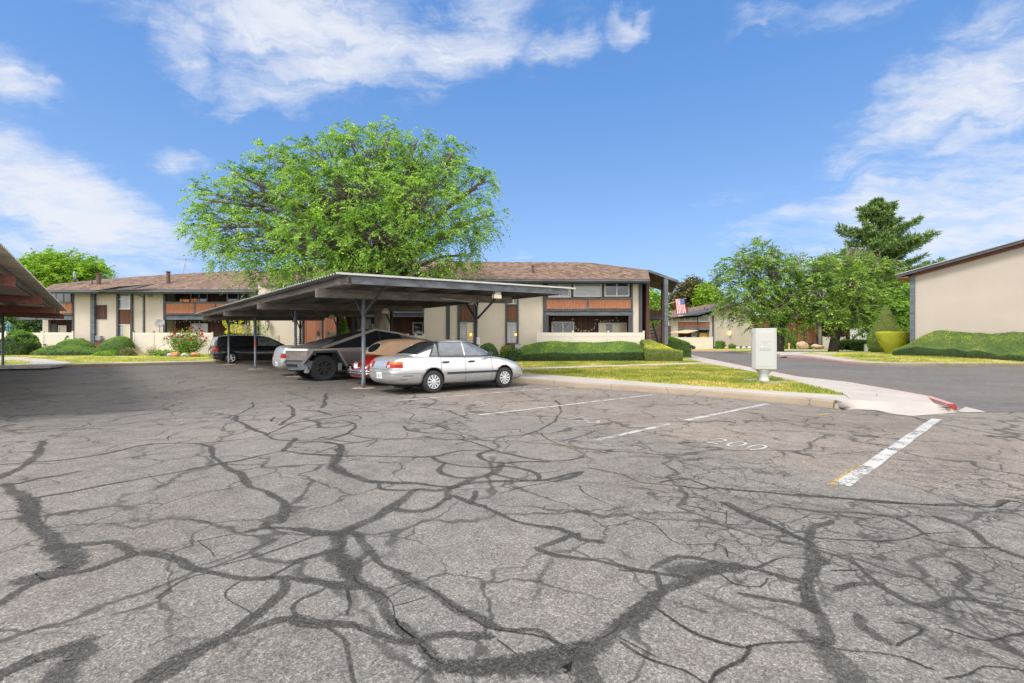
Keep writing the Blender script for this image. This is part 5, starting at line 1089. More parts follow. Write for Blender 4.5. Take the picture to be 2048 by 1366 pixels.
# balcony bay
rect(b2, 'wall', 1092.5, 560, 1262, 597.5, YB+.20, 'darkwood', .9)
win(b2, 1096, 566.5, 1142, 595, YB+.12, 'blind', 2, 'white', .07); win(b2, 1147, 566, 1203.5, 593.8, YB+.12, 'blind', 1, 'white', .08); win(b2, 1208.5, 565, 1258.5, 593.2, YB+.12, 'glass', 2, 'white', .08)
for u0, u1 in ((1142.4, 1146.6), (1204, 1208)): rect(b2, 'timber_post', u0, 562, u1, 597.4, YB+.02, 'darkwood', .16)
rect(b2, 'timber_rail', 1092.6, 594.8, 1265.4, 597.8, YB-.12, 'bluewood', .18, .01); slats(b2, 'slat_panel', 1093, 598, 1173.4, 618, YB-.03); slats(b2, 'slat_panel', 1178.4, 597.8, 1262.6, 617.4, YB-.03)
rect(b2, 'timber_post', 1173.6, 597.9, 1178.2, 618, YB-.08, 'bluewood', .18); rect(b2, 'balcony_beam', 1089, 618.2, 1266, 622.6, YB-.16, 'darkwood', 1.5, .01); rect(b2, 'balcony_beam', 1091, 622.8, 1264, 631.2, YB-.10, 'bluewood', .2, .01)
rect(b2, 'balcony_floor', 1092, 621, 1262, 624, YB+.12, 'darkwood', 1.25)
rect(b2, 'timber_post', 1257.5, 631.3, 1264.5, 720, YB-.08, 'darkwood', .16); rect(b2, 'timber_post', 1090.5, 631.3, 1097, 720, YB-.08, 'darkwood', .16)
win(b2, 1103, 643.4, 1148, 668, YB+1.3, 'glass', 2, 'white', .07); win(b2, 1197, 645.5, 1253, 668, YB+1.3, 'glass', 4, 'white', .06, panes=['curtain','glass','curtain','curtain'])
# far left bay behind the big tree
rect(b2, 'wall', 690, 572, 847.5, 607, YB+.9, 'stucco', .4); rect(b2, 'balcony_beam', 698, 607.4, 847.8, 626, YB-.10, 'bluewood', .3); rect(b2, 'balcony_beam', 696, 626.2, 847.8, 634, YB-.02, 'darkwood', 1.2)
win(b2, 825.5, 645, 846.5, 668, YB+1.3, 'glass', 1, 'white', .06); win(b2, 741, 648, 766, 668, YB+1.3, 'blind', 1, 'white', .06); rect(b2, 'wall', 721, 637, 737.5, 700, YB+1.28, 'stucco', .1)
for u in (706, 716, 739): rect(b2, 'timber_post', u-2.6, 634.2, u+2.6, 720, YB+.1, 'darkwood', .2)
slats(b2, 'slat_panel', 612, 560, 700, 628, YB+2.2, 'panel', .15, .015)
# roof: front slope, hipped right end, canopy over the end stair
E0, E1 = (-14.5, 33.2, 5.66), (9.33, 33.2, 5.63); Tp = (5.77, 36.5, 7.28); Tl = (-12.0, 37.6, 7.62); Cc = (9.70, 34.94, 6.5)
roofpoly(b2, 'roof', [E0, E1, Cc, Tp, Tl], 'shingle', .16); roofpoly(b2, 'roof_slope', [Tl, Tp, (6.2, 45, 5.4), (-13, 45, 5.4)], 'shingle', .12)
roofpoly(b2, 'porch_roof', [(9.72, 34.5, 6.43), (11.6, 34.5, 5.70), (13.5, 41.8, 5.66), (9.9, 41.8, 6.75), (6.2, 44.9, 5.41), Tp, Cc], 'shingle2', .13, 'soffit')
mb = MB(); mb.bar((9.60, 34.42, 6.37), (11.66, 34.42, 5.62), .06, .17); mb.build('fascia', M['bluewood'], b2); mb = MB(); mb.bar((11.66, 34.4, 5.62), (13.55, 41.8, 5.58), .05, .2); mb.build('fascia', M['darkwood'], b2)
mb = MB(); mb.box(-14.4, 9.3, 33.12, 33.19, 5.36, 5.60); mb.build('fascia', M['darkwood'], b2); mb = MB(); mb.box(-14.4, 9.32, 33.03, 33.11, 5.46, 5.57); mb.build('gutter', M['bluewood'], b2)
mb = MB(); mb.box(-14.4, 9.3, 33.25, 35.3, 5.40, 5.44); mb.build('soffit', M['soffit'], b2)
mb = MB(); mb.prism([P(918,563.5,33.0), P(1018,562.5,33.0), P(1030,556,33.4), P(925,557.5,33.4)], (0,.25,.02)); mb.build('eave_return', M['darkwood'], b2)
vent(b2, 1065.5, 533.5, 556, 34.6, .085); vent(b2, 1092, 525, 531, 36.6, .03, 'metalgrey', False); vent(b2, 1135, 522, 530, 36.4, .03, 'metalgrey', False); vent(b2, 1170, 540, 546, 35.4, .04, 'brownmetal'); vent(b2, 974, 529, 534, 36.6, .03, 'metalgrey', False)
# end porch: posts, landing, railing, open stair
rect(b2, 'porch_post', 1329.5, 556, 1336.5, 690, 33.9, 'bluewood', .26, .015); rect(b2, 'porch_post', 1323.5, 566, 1328.6, 690, 36.8, 'soffit', .22)
rect(b2, 'porch_post', 1324, 590, 1326.6, 636, 40.5, 'darkwood', .16); mb = MB(); mb.box(9.35, 9.55, 34.05, 42, .15, 5.5); mb.build('end_wall', M['brown'], b2)
rect(b2, 'railing', 1285.5, 620, 1324, 633.5, 36.6, 'brown', .08); rect(b2, 'landing', 1285.5, 633.8, 1326, 638.6, 36.55, 'darkwood', 2.4)
for i in range(9):
    x0 = P(1286, 640, 36.4)[0]; x1 = P(1324, 640, 36.4)[0]; z = .35+.27*i; mb = MB(); mb.box(x0, x1, 36.4+.26*i, 36.4+.26*i+.28, z, z+.06); mb.build('stair_tread', M['darkwood'], b2)
for xx in (P(1285.5,640,36.4)[0], P(1324.3,640,36.4)[0]):
    mb = MB(); mb.bar((xx, 36.2, .2), (xx, 38.9, 2.85), .06, .22); mb.build('stair_stringer', M['darkwood'], b2)

# ---------------- long two storey building on the left
YL = 42.0
b1 = thing('apartment_building', 'long two storey beige building with orange slatted balconies behind the rose bush', 'building', (-34, 45, .35))
G0 = 712
mb = MB(); a = P(85, 720, 43.6); c = P(505, 577, 43.6); mb.box(a[0], c[0], 43.6, 54, .1, 5.7); mb.build('rear_wall', M['brown'], b1)
for u0, u1 in ((147, 180.5), (188, 232.3), (264.5, 286.3), (290.2, 326.3), (498, 516)): rect(b1, 'wall', u0, 574, u1, G0, YL, 'stucco', 1.55)
rect(b1, 'wall', 232.5, 574, 264.3, G0, YL+.16, 'stucco', 1.3); rect(b1, 'wall', 85, 637, 96.5, G0, 43.3, 'stucco', .28)
for u0, u1, dz in ((143.5, 147, 0), (180.2, 188.3, -.16), (232, 236.4, -.05), (261.4, 264.8, -.05), (326, 330.4, -.05), (493.5, 498, -.05)): rect(b1, 'timber_post', u0, 576, u1, G0, YL-.07+dz, 'darkwood' if u0 != 180.2 else 'bluewood', .25, .01)
win(b1, 236.6, 578.5, 261.2, 619, YL+.03, 'blind', 1, 'white', .10); a = P(236.6, 600, YL)
mb = MB(); mb.box(P(237,598,YL)[0], P(261,598,YL)[0], YL-.04, YL+.02, P(0,599.5,YL)[2], P(0,597.5,YL)[2]); mb.build('window_bar', M['white'], b1)
rect(b1, 'panel', 236.4, 620, 261.4, 647, YL+.01, 'panel', .1); win(b1, 237, 648.5, 261, 681, YL+.03, 'blind', 2, 'white', .05, panes=['blind','curtain']); rect(b1, 'panel', 236.4, 681.3, 261.4, G0, YL+.01, 'panel', .1)
rect(b1, 'meter_panel', 188.5, 610, 212.5, 638, YL-.06, 'brown', .05)
# balconies
for u0, u1, uw in ((60, 143.4, None), (330.5, 493.4, 1)):
    rect(b1, 'timber_rail', u0, 603.6, u1, 606, YL-.14, 'bluewood', .16); slats(b1, 'slat_panel', u0+.5, 606.2, u1-.4, 627, YL-.05, pitch=.115)
    rect(b1, 'balcony_beam', u0, 627.2, u1, 630.6, YL-.14, 'darkwood', 1.6); rect(b1, 'balcony_beam', u0-24 if not uw else u0, 631.4, u1, 639.6, YL-.06, 'bluewood', .18)
    rect(b1, 'balcony_floor', u0, 627.4, u1, 630, YL+1.47, 'darkwood', .1)
for u in (389, 430, 470): rect(b1, 'timber_post', u-1.2, 606, u+1.2, 627, YL-.10, 'bluewood', .05)
for u in (36, 71, 107): rect(b1, 'timber_post', u-1.0, 630.7, u+1.0, 639.8, YL-.10, 'darkwood', .03)
win(b1, 97, 581, 143, 604, YL+1.5, 'glass', 3, 'darkwood', .05); win(b1, 382, 580, 415, 604, YL+1.5, 'glass', 2, 'white', .06); win(b1, 454, 577, 478, 604, YL+1.5, 'glass', 1, 'white', .10); win(b1, 479, 577, 493, 604, YL+1.5, 'blind', 1, 'darkwood', .05)
win(b1, 117, 651, 133.5, 668, YL+1.5, 'curtain', 1, 'white', .08); win(b1, 382, 647, 416, 666, YL+1.5, 'blind', 2, 'white', .07); win(b1, 455, 649, 494, 668, YL+1.5, 'curtain', 1, 'white', .07)
rect(b1, 'door', 97.5, 648, 114, 700, YL+1.48, 'darkwood', .1)
mb = MB(); x = P(288.2, 600, YL)[0]; mb.tube([(P(277,580,YL)[0], 41.3, 5.75), (P(277,580,YL)[0], 41.4, 5.55), (x, YL-.08, 5.2), (x, YL-.08, .2)], .06, 8); mb.build('downpipe', M['fascia'], b1)
# connecting block with the entrance stair
rect(b1, 'wall', 516.2, 570, 603, G0, 40.0, 'stucco', 1.5); rect(b1, 'siding_wall', 606, 566, 675.5, G0, 38.5, 'brownred', 1.6); rect(b1, 'timber_post', 603, 566, 606.4, G0, 38.4, 'darkwood', .3); rect(b1, 'timber_post', 641, 600, 644.5, G0, 38.42, 'darkwood', .07)
rect(b1, 'timber_post', 507, 632, 516, G0, 39.8, 'darkwood', .3); rect(b1, 'service_hatch', 548, 671, 557.5, 690, 39.94, 'stucco2', .05)
mb = MB()
for i in range(8): a = P(577+3.2*i, 702-4.6*i, 38.9); mb.box(a[0], a[0]+.5, 38.9, 39.9, a[2], a[2]+.06)
mb.build('entrance_stair', M['darkwood'], b1)
eL = 41.0
roofpoly(b1, 'roof', [(-39.4, eL, 5.72), (-21.2, eL, 5.78), (-19.5, 47.1, 8.2), (-26.6, 47.1, 8.2), (-32.5, 45.6, 7.6), (-36.6, 44.5, 7.1), (-39.8, 42.6, 6.4)], 'shingle', .16)
roofpoly(b1, 'roof_slope', [(-39.8, 42.6, 6.4), (-36.6, 44.5, 7.1), (-32.5, 45.6, 7.6), (-26.6, 47.1, 8.2), (-12, 47.3, 8.2), (-12, 56, 5.7), (-42, 56, 5.7)], 'shingle', .12)
roofpoly(b1, 'roof', [(-21.2, 40.2, 6.05), (-13.2, 37.6, 5.95), (-13.0, 43.0, 8.05), (-19.5, 47.05, 8.19)], 'shingle', .16)
mb = MB(); mb.box(-39.4, -21.3, eL-.08, eL-.01, 5.40, 5.68); mb.build('fascia', M['darkwood'], b1); mb = MB(); mb.box(-39.4, -21.3, eL-.17, eL-.09, 5.52, 5.66); mb.build('gutter', M['bluewood'], b1)
mb = MB(); mb.prism([P(180,583.5,40.4), P(233,573.5,40.4), P(302,568.5,40.8), P(266,577,40.4), P(233,577.5,40.4), P(190,585,40.4)], (0,.3,.02)); mb.build('eave_return', M['darkwood'], b1)
vent(b1, 197.5, 549, 571, 42.6, .16); vent(b1, 336.5, 545, 567, 42.9, .15); vent(b1, 184, 561, 566, 42.6, .05); vent(b1, 404, 540, 545, 46.6, .04, 'metalgrey', False)

# ---------------- building across the lane
b3 = thing('apartment_building', 'beige gabled building across the lane, half hidden by two leafy trees', 'building', (44, 88, .15))
Y3 = 85.0
mb = MB(); a = P(1346, 700, Y3+1.2); c = P(1700, 640, Y3+1.2); mb.box(a[0], c[0], Y3+1.2, 104, .1, 5.9); mb.build('rear_wall', M['brown'], b3)
mb = MB(); mb.prism([P(1428,697,Y3), P(1507,697,Y3), P(1507,619,Y3), P(1458,614,Y3), P(1428,622,Y3)], (0,1.1,0)); mb.build('gable_wall', M['stucco2'], b3)
rect(b3, 'wall', 1346, 634, 1356.5, 697, Y3, 'stucco2', 1.1); rect(b3, 'wall', 1419, 628, 1425, 697, Y3, 'stucco2', 1.1); rect(b3, 'timber_post', 1425, 624, 1428.2, 697, Y3-.1, 'darkwood', .3); rect(b3, 'wall', 1636, 640, 1643, 697, Y3, 'stucco2', 1.1)
for u0, u1, n in ((1357, 1394.5, 3), (1397, 1419, 1)):
    win(b3, u0, 631, u1, 643.5, Y3, 'blind', n, 'white', .12); rect(b3, 'balcony_panel', u0, 644.5, u1, 654, Y3-.1, 'brownred', .2); rect(b3, 'balcony_beam', u0, 654.2, u1, 660, Y3-.12, 'bluewood', .6)
rect(b3, 'timber_post', 1394.6, 630, 1396.8, 697, Y3-.14, 'darkwood', .2); win(b3, 1383, 665, 1393, 674, Y3+1, 'blind', 1, 'white', .1); win(b3, 1337, 640, 1345, 651, Y3+1, 'blind', 2, 'white', .1)
mb = MB(); mb.prism([P(1340,664.5,82.5), P(1376,665.5,82.5), P(1396,660.5,Y3-.3), P(1372,659.5,Y3-.3)], (0,.02,-.12)); mb.build('awning', pm('tan awning', (.55,.36,.22), (.48,.31,.19), 3, .8), b3)
M['yellowwood'] = pm('honey boards', (.55,.33,.09), (.42,.24,.06), 4, .7); rect(b3, 'shutter_boards', 1399, 665.5, 1415.5, 676, Y3+.6, 'yellowwood', .1)
rect(b3, 'siding_wall', 1555, 632, 1634, 697, Y3-.3, 'brownred', 1.2); rect(b3, 'timber_post', 1607.5, 632, 1610.5, 697, Y3-.4, 'darkwood', .1); rect(b3, 'timber_post', 1633.6, 632, 1636.4, 697, Y3-.4, 'darkwood', .2); rect(b3, 'porch_beam', 1538, 655, 1556, 660, Y3-.5, 'bluewood', .4)
rect(b3, 'porch_shade_panel', 1538, 660.2, 1555, 697, Y3+.9, 'dark', .2); rect(b3, 'wall', 1508, 630, 1538, 655, Y3+.1, 'brownred', .8)  # near black panel stands in for the shade inside the porch
rect(b3, 'plinth', 1428.5, 692.5, 1507, 697.5, Y3-.06, 'darkwood', .05)
roofpoly(b3, 'roof', [P(1336,634.5,84), P(1397,630.5,84), P(1459,611,84), P(1459,604,97), P(1440,604.5,99), P(1337,622.5,99)], 'shingle2', .3)
roofpoly(b3, 'roof', [P(1459,611,84), P(1560,631,84), P(1650,633,84), P(1640,606,98), P(1459,604,97)], 'shingle2', .3); vent(b3, 1409, 615, 619, 88, .1); 
mb = MB(); mb.box(P(1372.5,615,86)[0], P(1377,615,86)[0], 86, 86.5, P(0,625,86)[2], P(0,614.5,86)[2]); mb.build('chimney', M['brownmetal'], b3, bevel=.05)
mb = MB(); mb.box(P(1645,690,90)[0], P(1690,690,90)[0], 90, 100, .1, P(0,640,90)[2]); mb.build('side_wall', M['stucco2'], b3); rect(b3, 'balcony_panel', 1646, 650, 1657, 660, 89.8, 'brownred', .1); win(b3, 1646, 662, 1656, 672, 89.9, 'blind', 1, 'white', .12)
roofpoly(b3, 'roof', [P(1636,640,89), P(1700,642,89), P(1700,630,100), P(1636,630,100)], 'shingle', .3)

# ---------------- gable end on the right
rotR = math.atan2(-.764, .645)
b4 = thing('gable_building', 'plain pale stucco gable end wall with a dark rake board, at the right edge', 'building', (28.6, 35.0, 0), rotR)
EH, SL, RX = 6.15, .245, 11.0      # eave height, roof slope, ridge distance along the wall
rl = lambda x, dz=0: EH+SL*x+dz
mb = MB(); mb.prism([(0,0,0), (2*RX,0,0), (2*RX,0,EH), (RX,0,rl(RX)), (0,0,EH)], (0, 24, 0)); mb.build('wall', M['stucco2'], b4, local=True)
mb = MB(); mb.box(-.13, .16, -.10, .14, 0, EH-.03); mb.build('corner_post', M['bluewood'], b4, local=True, bevel=.01)
xo = -.85
mb = MB(); mb.prism([(xo,-.5,rl(xo,.10)), (RX,-.5,rl(RX,.10)), (2*RX-xo,-.5,rl(xo,.10)), (2*RX-xo,-.5,rl(xo,.26)), (RX,-.5,rl(RX,.26)), (xo,-.5,rl(xo,.26))], (0, 25, 0)); mb.build('roof', M['shingle2'], b4, local=True)
mb = MB(); mb.bar((xo-.02,-.53,rl(xo,.13)), (RX,-.53,rl(RX,.13)), .05, .20); mb.build('rake_board', M['darkwood'], b4, local=True)
mb = MB(); mb.bar((xo-.04,-.57,rl(xo,.245)), (RX,-.57,rl(RX,.245)), .06, .06); mb.build('drip_edge', M['metalgrey'], b4, local=True)
mb = MB(); mb.bar((.17,-.05,rl(.17,-.03)), (RX,-.05,rl(RX,-.03)), .08, .22); mb.build('frieze_board', M['rustwood'], b4, local=True)
mb = MB(); mb.box(xo+.02, -.14, -.48, 24, rl(xo,.02), rl(xo,.06)); mb.build('soffit', M['cedar'], b4, local=True)
# ---------------- pale building far behind the right hand trees
b5 = thing('distant_building', 'pale grey building glimpsed under the right trees beyond the low hedges', 'building', (90, 135, 0))
mb = MB(); a = P(1690, 690, 132); c = P(1765, 640, 132); mb.box(a[0], c[0]+8, 132, 145, 0, c[2]); mb.build('wall', M['plastic'], b5)
for u in (1702, 1722, 1742): win(b5, u, 667, u+10, 678, 131.9, 'glass', 2, 'white', .12)
for u in (1702, 1722, 1742): win(b5, u, 646, u+10, 658, 131.9, 'glass', 2, 'white', .12)
roofpoly(b5, 'roof', [P(1686,641,131), P(1790,641,131), P(1790,630,140), P(1686,630,140)], 'shingle', .4)

# ================================================================ fences
def fence(name, label, p0, p1, n, h, zb, cat='fence', caps='vinyl', group='cream vinyl fences', pw=.12):
    p0 = np.array(p0, float); p1 = np.array(p1, float); t_ = (p1-p0)/np.linalg.norm(p1-p0); Ln = np.linalg.norm(p1-p0)
    t = thing(name, label, cat, (float(p0[0]), float(p0[1]), zb), math.atan2(t_[1], t_[0]), group)
    for i in range(n):
        a_, b_ = Ln*i/n+pw/2, Ln*(i+1)/n-pw/2; mb = MB(); x = a_
        while x < b_-.01: e = min(x+.15, b_); mb.box(x, e-.006, -.018+.0, .018, .05, h-.30); x += .15
        mb.box(a_, b_, -.013, .013, .05, h-.30); mb.build('panel', M['vinyl'], t, local=True)
        for z0, z1 in ((.02, .14), (h-.30, h-.05)): mb = MB(); mb.box(a_, b_, -.03, .03, z0, z1); mb.build('rail', M['vinyl'], t, local=True)
    for i in range(n+1):
        x = Ln*i/n; mb = MB(); mb.box(x-pw/2, x+pw/2, -pw/2, pw/2, -.1, h); mb.v += []; o = mb.build('post', M['vinyl'], t, local=True, bevel=.006)
        mb = MB(); mb.box(x-pw*.62, x+pw*.62, -pw*.62, pw*.62, h+.001, h+.04); mb.box(x-pw*.35, x+pw*.35, -pw*.35, pw*.35, h+.041, h+.07); mb.build('post_cap', M[caps], o, local=True)
    return t
f2 = P(1075, 690, 32.3); f3 = P(1287, 690, 32.3)
fence('fence', 'cream vinyl fence between the long hedge and the balcony bay', (f2[0], 32.3), (f3[0], 32.3), 3, 1.88, .16)
fa = P(207, 700, 40.2); fb = P(390, 700, 40.2)
fence('fence', 'cream vinyl fence behind the red rose bush, dark lamp caps on its posts', (fa[0], 40.2), (P(250,0,40.2)[0], 40.2), 1, 1.86, .33) if False else None
fence('fence', 'cream vinyl fence behind the red rose bush, with dark caps', (P(268,0,40.2)[0], 40.2), (P(425,0,40.2)[0], 40.2), 4, 1.84, .33, caps='brownmetal')
fence('fence', 'cream vinyl fence behind the parasol and ragged shrub', (P(-60,0,40.6)[0], 40.6), (P(84,0,40.6)[0], 40.6), 4, 1.84, .34)
gt = fence('gate', 'cream vinyl gate with a diagonal brace and black latches beside the ragged shrub', (P(87,0,40.5)[0], 40.5), (P(146,0,40.5)[0], 40.5), 1, 1.86, .34, 'gate', group=None)
mb = MB(); Lg = P(146,0,40.5)[0]-P(87,0,40.5)[0]; mb.bar((Lg*.42,-.04,.12), (Lg*.80,-.04,1.52), .04, .13, (0,1,0)); mb.build('diagonal_brace', M['vinyl'], gt, local=True)
for x_, z_ in ((.16,.8), (Lg*.82,1.48)): mb = MB(); mb.box(x_-.09,x_+.09,-.09,-.04,z_-.04,z_+.05); mb.build('latch', M['blackpl'], gt, local=True)
fence('fence', 'cream vinyl fence with gate hardware behind the black car down the lane', (P(1352,0,82)[0], 82), (P(1425,0,82)[0], 82), 4, 2.0, .15)
fence('fence', 'tan fence beside the dark trunk across the lane', (P(1646,0,80)[0], 80), (P(1690,0,80)[0], 80), 2, 2.0, .2)
fence('fence', 'short cream fence seen over the tail of the pickup roof', (P(800,0,33)[0], 33), (P(847,0,33)[0], 33), 3, 1.7, .16)
fence('fence', 'short cream fence stub beside the conifer shrub and brown siding', (P(655,0,34.5)[0], 34.5), (P(684,0,34.5)[0], 34.5), 1, 1.9, .16)
# ================================================================ trees, hedges and plants
G1 = [(.085,.19,.034), (.16,.31,.052), (.25,.41,.076), (.35,.51,.125)]
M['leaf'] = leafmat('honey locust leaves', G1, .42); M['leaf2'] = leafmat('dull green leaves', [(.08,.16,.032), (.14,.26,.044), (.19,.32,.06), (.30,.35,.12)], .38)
M['leafbright'] = leafmat('bright green leaves', [(.12,.24,.022), (.19,.34,.03), (.27,.42,.045)], .42); M['leafdark'] = leafmat('dark green leaves', [(.03,.07,.02), (.05,.11,.027), (.08,.155,.036)], .25)
M['needle'] = leafmat('pine needles', [(.07,.13,.05), (.115,.195,.062), (.165,.25,.075)], .15); M['olive'] = leafmat('olive brown leaves', [(.075,.075,.028), (.11,.105,.038), (.15,.13,.055)], .3)
M['hedge'] = leafmat('clipped hedge leaves', [(.085,.17,.024), (.14,.25,.032), (.20,.32,.045)], .25); M['hedgedark'] = leafmat('dark hedge leaves', [(.035,.08,.018), (.055,.118,.024), (.09,.17,.032)], .2)
M['yew'] = leafmat('yellow green clipped tips', [(.36,.40,.016), (.50,.51,.02), (.62,.60,.04)], .3); M['olivehedge'] = leafmat('olive clipped leaves', [(.10,.155,.026), (.155,.215,.034), (.22,.275,.05)], .25)
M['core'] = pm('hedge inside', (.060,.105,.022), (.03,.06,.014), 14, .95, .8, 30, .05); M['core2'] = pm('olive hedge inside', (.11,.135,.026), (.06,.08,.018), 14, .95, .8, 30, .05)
M['coredark'] = pm('hedge inside with painted shade', (.030,.055,.014), (.015,.03,.008), 14, .95, .8, 30, .05); M['core3'] = pm('yellow hedge inside', (.38,.40,.03), (.26,.28,.02), 14, .95, .8, 30, .05)  # coredark has shade painted into the colour, for hedge sides
M['hedgetop'] = leafmat('hedge tips with painted sunlight', [(.19,.32,.035), (.27,.42,.045), (.37,.50,.07)], .3); M['olivetop'] = leafmat('olive clipped tips', [(.20,.28,.045), (.29,.37,.06), (.40,.41,.11)], .3)  # hedgetop has sunlight painted into the leaf colour
M['petal'] = leafmat('rose petals', [(.30,.008,.018), (.48,.014,.03), (.60,.035,.055)], .2); M['dry'] = leafmat('dry stems and seed heads', [(.20,.15,.10), (.30,.24,.13), (.36,.30,.17)], .2)

M['limb'] = pm('limb bark', (.14,.115,.09), (.06,.05,.04), 5, .95, .6, 12, .04)
def frond_tree(name, label, cat, base, blobs, tr, fork, nclump, nfr, nlv, flen, lsize, leaf, bark, droop=.5, group=None, bare=0, seed=1, up=.25, shell_=.45, limbs=None, flare=1.28):
    r = np.random.default_rng(seed); rd = random.Random(seed)
    t = thing(name, label, cat, base, 0, group); B = np.array(base, float)
    bl = np.array(blobs, float); vol = bl[:,3]*bl[:,4]*bl[:,5]; pk = vol**.75; pk /= pk.sum()
    pick = r.choice(len(bl), nclump, p=pk); d = r.normal(size=(nclump,3)); d /= np.linalg.norm(d, axis=1, keepdims=True)
    rad = (shell_+(1.12-shell_)*r.random(nclump)**.65)[:,None]; C = bl[pick,:3]+d*rad*bl[pick,3:6]
    d = d+np.array([0,0,up]); d /= np.linalg.norm(d, axis=1, keepdims=True)
    # fronds
    Cf = np.repeat(C, nfr, 0); df = np.repeat(d, nfr, 0)+r.normal(0,.65,(nclump*nfr,3)); df[:,2] *= .75; df /= np.linalg.norm(df, axis=1, keepdims=True)
    L = flen*r.uniform(.6,1.25,(len(Cf),1)); quads = []
    for k in range(nlv):
        s = (k+.5)/nlv; pos = Cf+df*L*s; pos[:,2] -= droop*(L[:,0]*s*s)*.9
        tan = df.copy(); tan[:,2] -= 1.8*droop*s; tan /= np.linalg.norm(tan, axis=1, keepdims=True)
        sd_ = np.cross(tan, np.array([0,0,1.0])); sd_ /= np.maximum(np.linalg.norm(sd_, axis=1, keepdims=True), 1e-3); sg = 1 if k % 2 else -1
        D = tan*.55+sd_*sg*.8+r.normal(0,.28,tan.shape); D[:,2] -= .25
        quads.append(leaf_quads(pos, D, lsize*r.uniform(.7,1.25,len(pos)), .42, r))
    quads_mesh('crown', np.concatenate(quads), leaf, t)
    # trunk, limbs, branchlets
    mb = MB(); fk = B+np.array(fork)
    mid = (B*.5+fk*.5)+np.array([rd.uniform(-.15,.15), rd.uniform(-.1,.1), 0])*tr*2
    mb.tube([B-np.array([0,0,.3]), B+np.array([0,0,.02]), B+np.array([0,0,.5])*1.0, mid, fk], [tr*flare, tr*flare, tr*1.08, tr, tr*.92], 14)
    mb.cur = 1
    for i, b in enumerate(bl):
        e = b[:3]; st = fk+(e-fk)*.0; r0 = tr*rd.uniform(.32,.55); m1 = st+(e-st)*.35+np.array([0,0,.12*np.linalg.norm(e-st)])+r.normal(0,.15,3); m2 = st+(e-st)*.7+np.array([0,0,.10*np.linalg.norm(e-st)])+r.normal(0,.2,3)
        mb.tube([st-np.array([0,0,.25*tr]), m1, m2, e], [r0*1.25, r0*.75, r0*.5, r0*.28], 7)
        for q in np.where(pick == i)[0][::max(1, int(nclump/ (len(bl)*26)))]:
            w_ = rd.uniform(.35,1.0); s0 = (m2*(1-w_)+e*w_) if rd.random() < .7 else (m1*(1-w_)+m2*w_); c = C[q]; mm = (s0+c)/2+r.normal(0,.12,3)+np.array([0,0,.08*np.linalg.norm(c-s0)])
            mb.tube([s0, mm, c], [r0*.15, r0*.09, r0*.04], 4, False)
    mb.build('trunk', [bark, M['limb']], t, smooth=True)
    if bare:
        for k in range(bare):
            mb = MB(); b = bl[rd.randrange(len(bl))]; dd = r.normal(size=3); dd[2] = abs(dd[2])*.7; dd /= np.linalg.norm(dd); s0 = b[:3]+dd*b[3:6]*.7
            for j in range(4):
                e = s0+(dd+r.normal(0,.45,3))*rd.uniform(.6,1.5); m_ = (s0+e)/2+r.normal(0,.12,3); mb.tube([s0, m_, e], [.035,.022,.008], 4, False)
                for q in range(2): e2 = m_+(dd+r.normal(0,.7,3))*rd.uniform(.3,.8); mb.tube([m_, e2], [.016,.006], 3, False)
            mb.build('dead_branch', M['twig'], t)
    return t
def blobs_px(lst, Y):
    out = []
    for q in lst:
        u, v, ru, rv = q[:4]; dy = q[4] if len(q) > 4 else 0; p = P(u, v, Y+dy); k = (Y+dy)/F; out.append((p[0], p[1], p[2], ru*k*.82, (ru*.5+rv*.5)*k*.8, rv*k*.82))
    return out
YT = 27.0
big = [(735,300,115,42),(650,330,90,55,-1),(830,330,85,60,1),(560,335,65,40,.5),(900,345,55,45),(955,375,45,40,.5),(700,385,140,75,-2),(840,410,110,80,-2),(600,410,95,70,1),(500,390,65,55),(440,395,62,48,-.5),(425,455,48,45),(480,470,70,60,-1),
    (950,440,50,60),(905,470,75,60,-1.5),(930,510,50,38,0),(760,470,130,70,-2.5),(640,480,110,70,-2),(550,500,80,55,-.5),(520,545,55,32,-1),(620,545,80,30,-2),(720,535,90,35,-2),(830,525,85,42,-2),(885,560,40,25,-1),(680,440,120,80,2),(800,370,110,70,3),(690,268,38,24),(780,262,42,24,1),(835,280,38,24),(908,305,28,26),(545,310,34,26),(470,350,28,26),(398,398,26,28),(395,452,24,30,1),(985,430,24,40),(970,360,24,26,.5),(430,505,30,30)]
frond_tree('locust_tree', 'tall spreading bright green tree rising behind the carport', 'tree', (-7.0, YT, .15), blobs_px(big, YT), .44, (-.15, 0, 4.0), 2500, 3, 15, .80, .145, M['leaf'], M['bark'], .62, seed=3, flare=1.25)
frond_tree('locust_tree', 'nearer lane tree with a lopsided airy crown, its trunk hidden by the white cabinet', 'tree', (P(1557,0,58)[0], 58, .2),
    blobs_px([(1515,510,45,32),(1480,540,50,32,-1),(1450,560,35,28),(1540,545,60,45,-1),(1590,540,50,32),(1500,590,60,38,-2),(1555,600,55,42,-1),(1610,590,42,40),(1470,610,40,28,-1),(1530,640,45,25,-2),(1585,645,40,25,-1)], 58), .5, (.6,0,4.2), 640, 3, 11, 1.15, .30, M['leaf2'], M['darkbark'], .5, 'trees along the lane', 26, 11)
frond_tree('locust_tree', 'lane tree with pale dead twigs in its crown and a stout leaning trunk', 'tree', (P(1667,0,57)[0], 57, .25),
    blobs_px([(1640,540,60,32),(1690,530,55,34,1),(1745,545,55,34),(1700,570,75,42,-2),(1770,580,48,38),(1640,590,55,45,-1),(1720,620,60,40,-2),(1790,620,35,40,-1),(1600,600,38,38),(1650,640,42,24,-2),(1755,650,50,28,1),(1810,590,30,28,1)], 57), .46, (.8,0,4.8), 800, 3, 11, 1.15, .30, M['leaf2'], M['darkbark'], .5, 'trees along the lane', 44, 12)
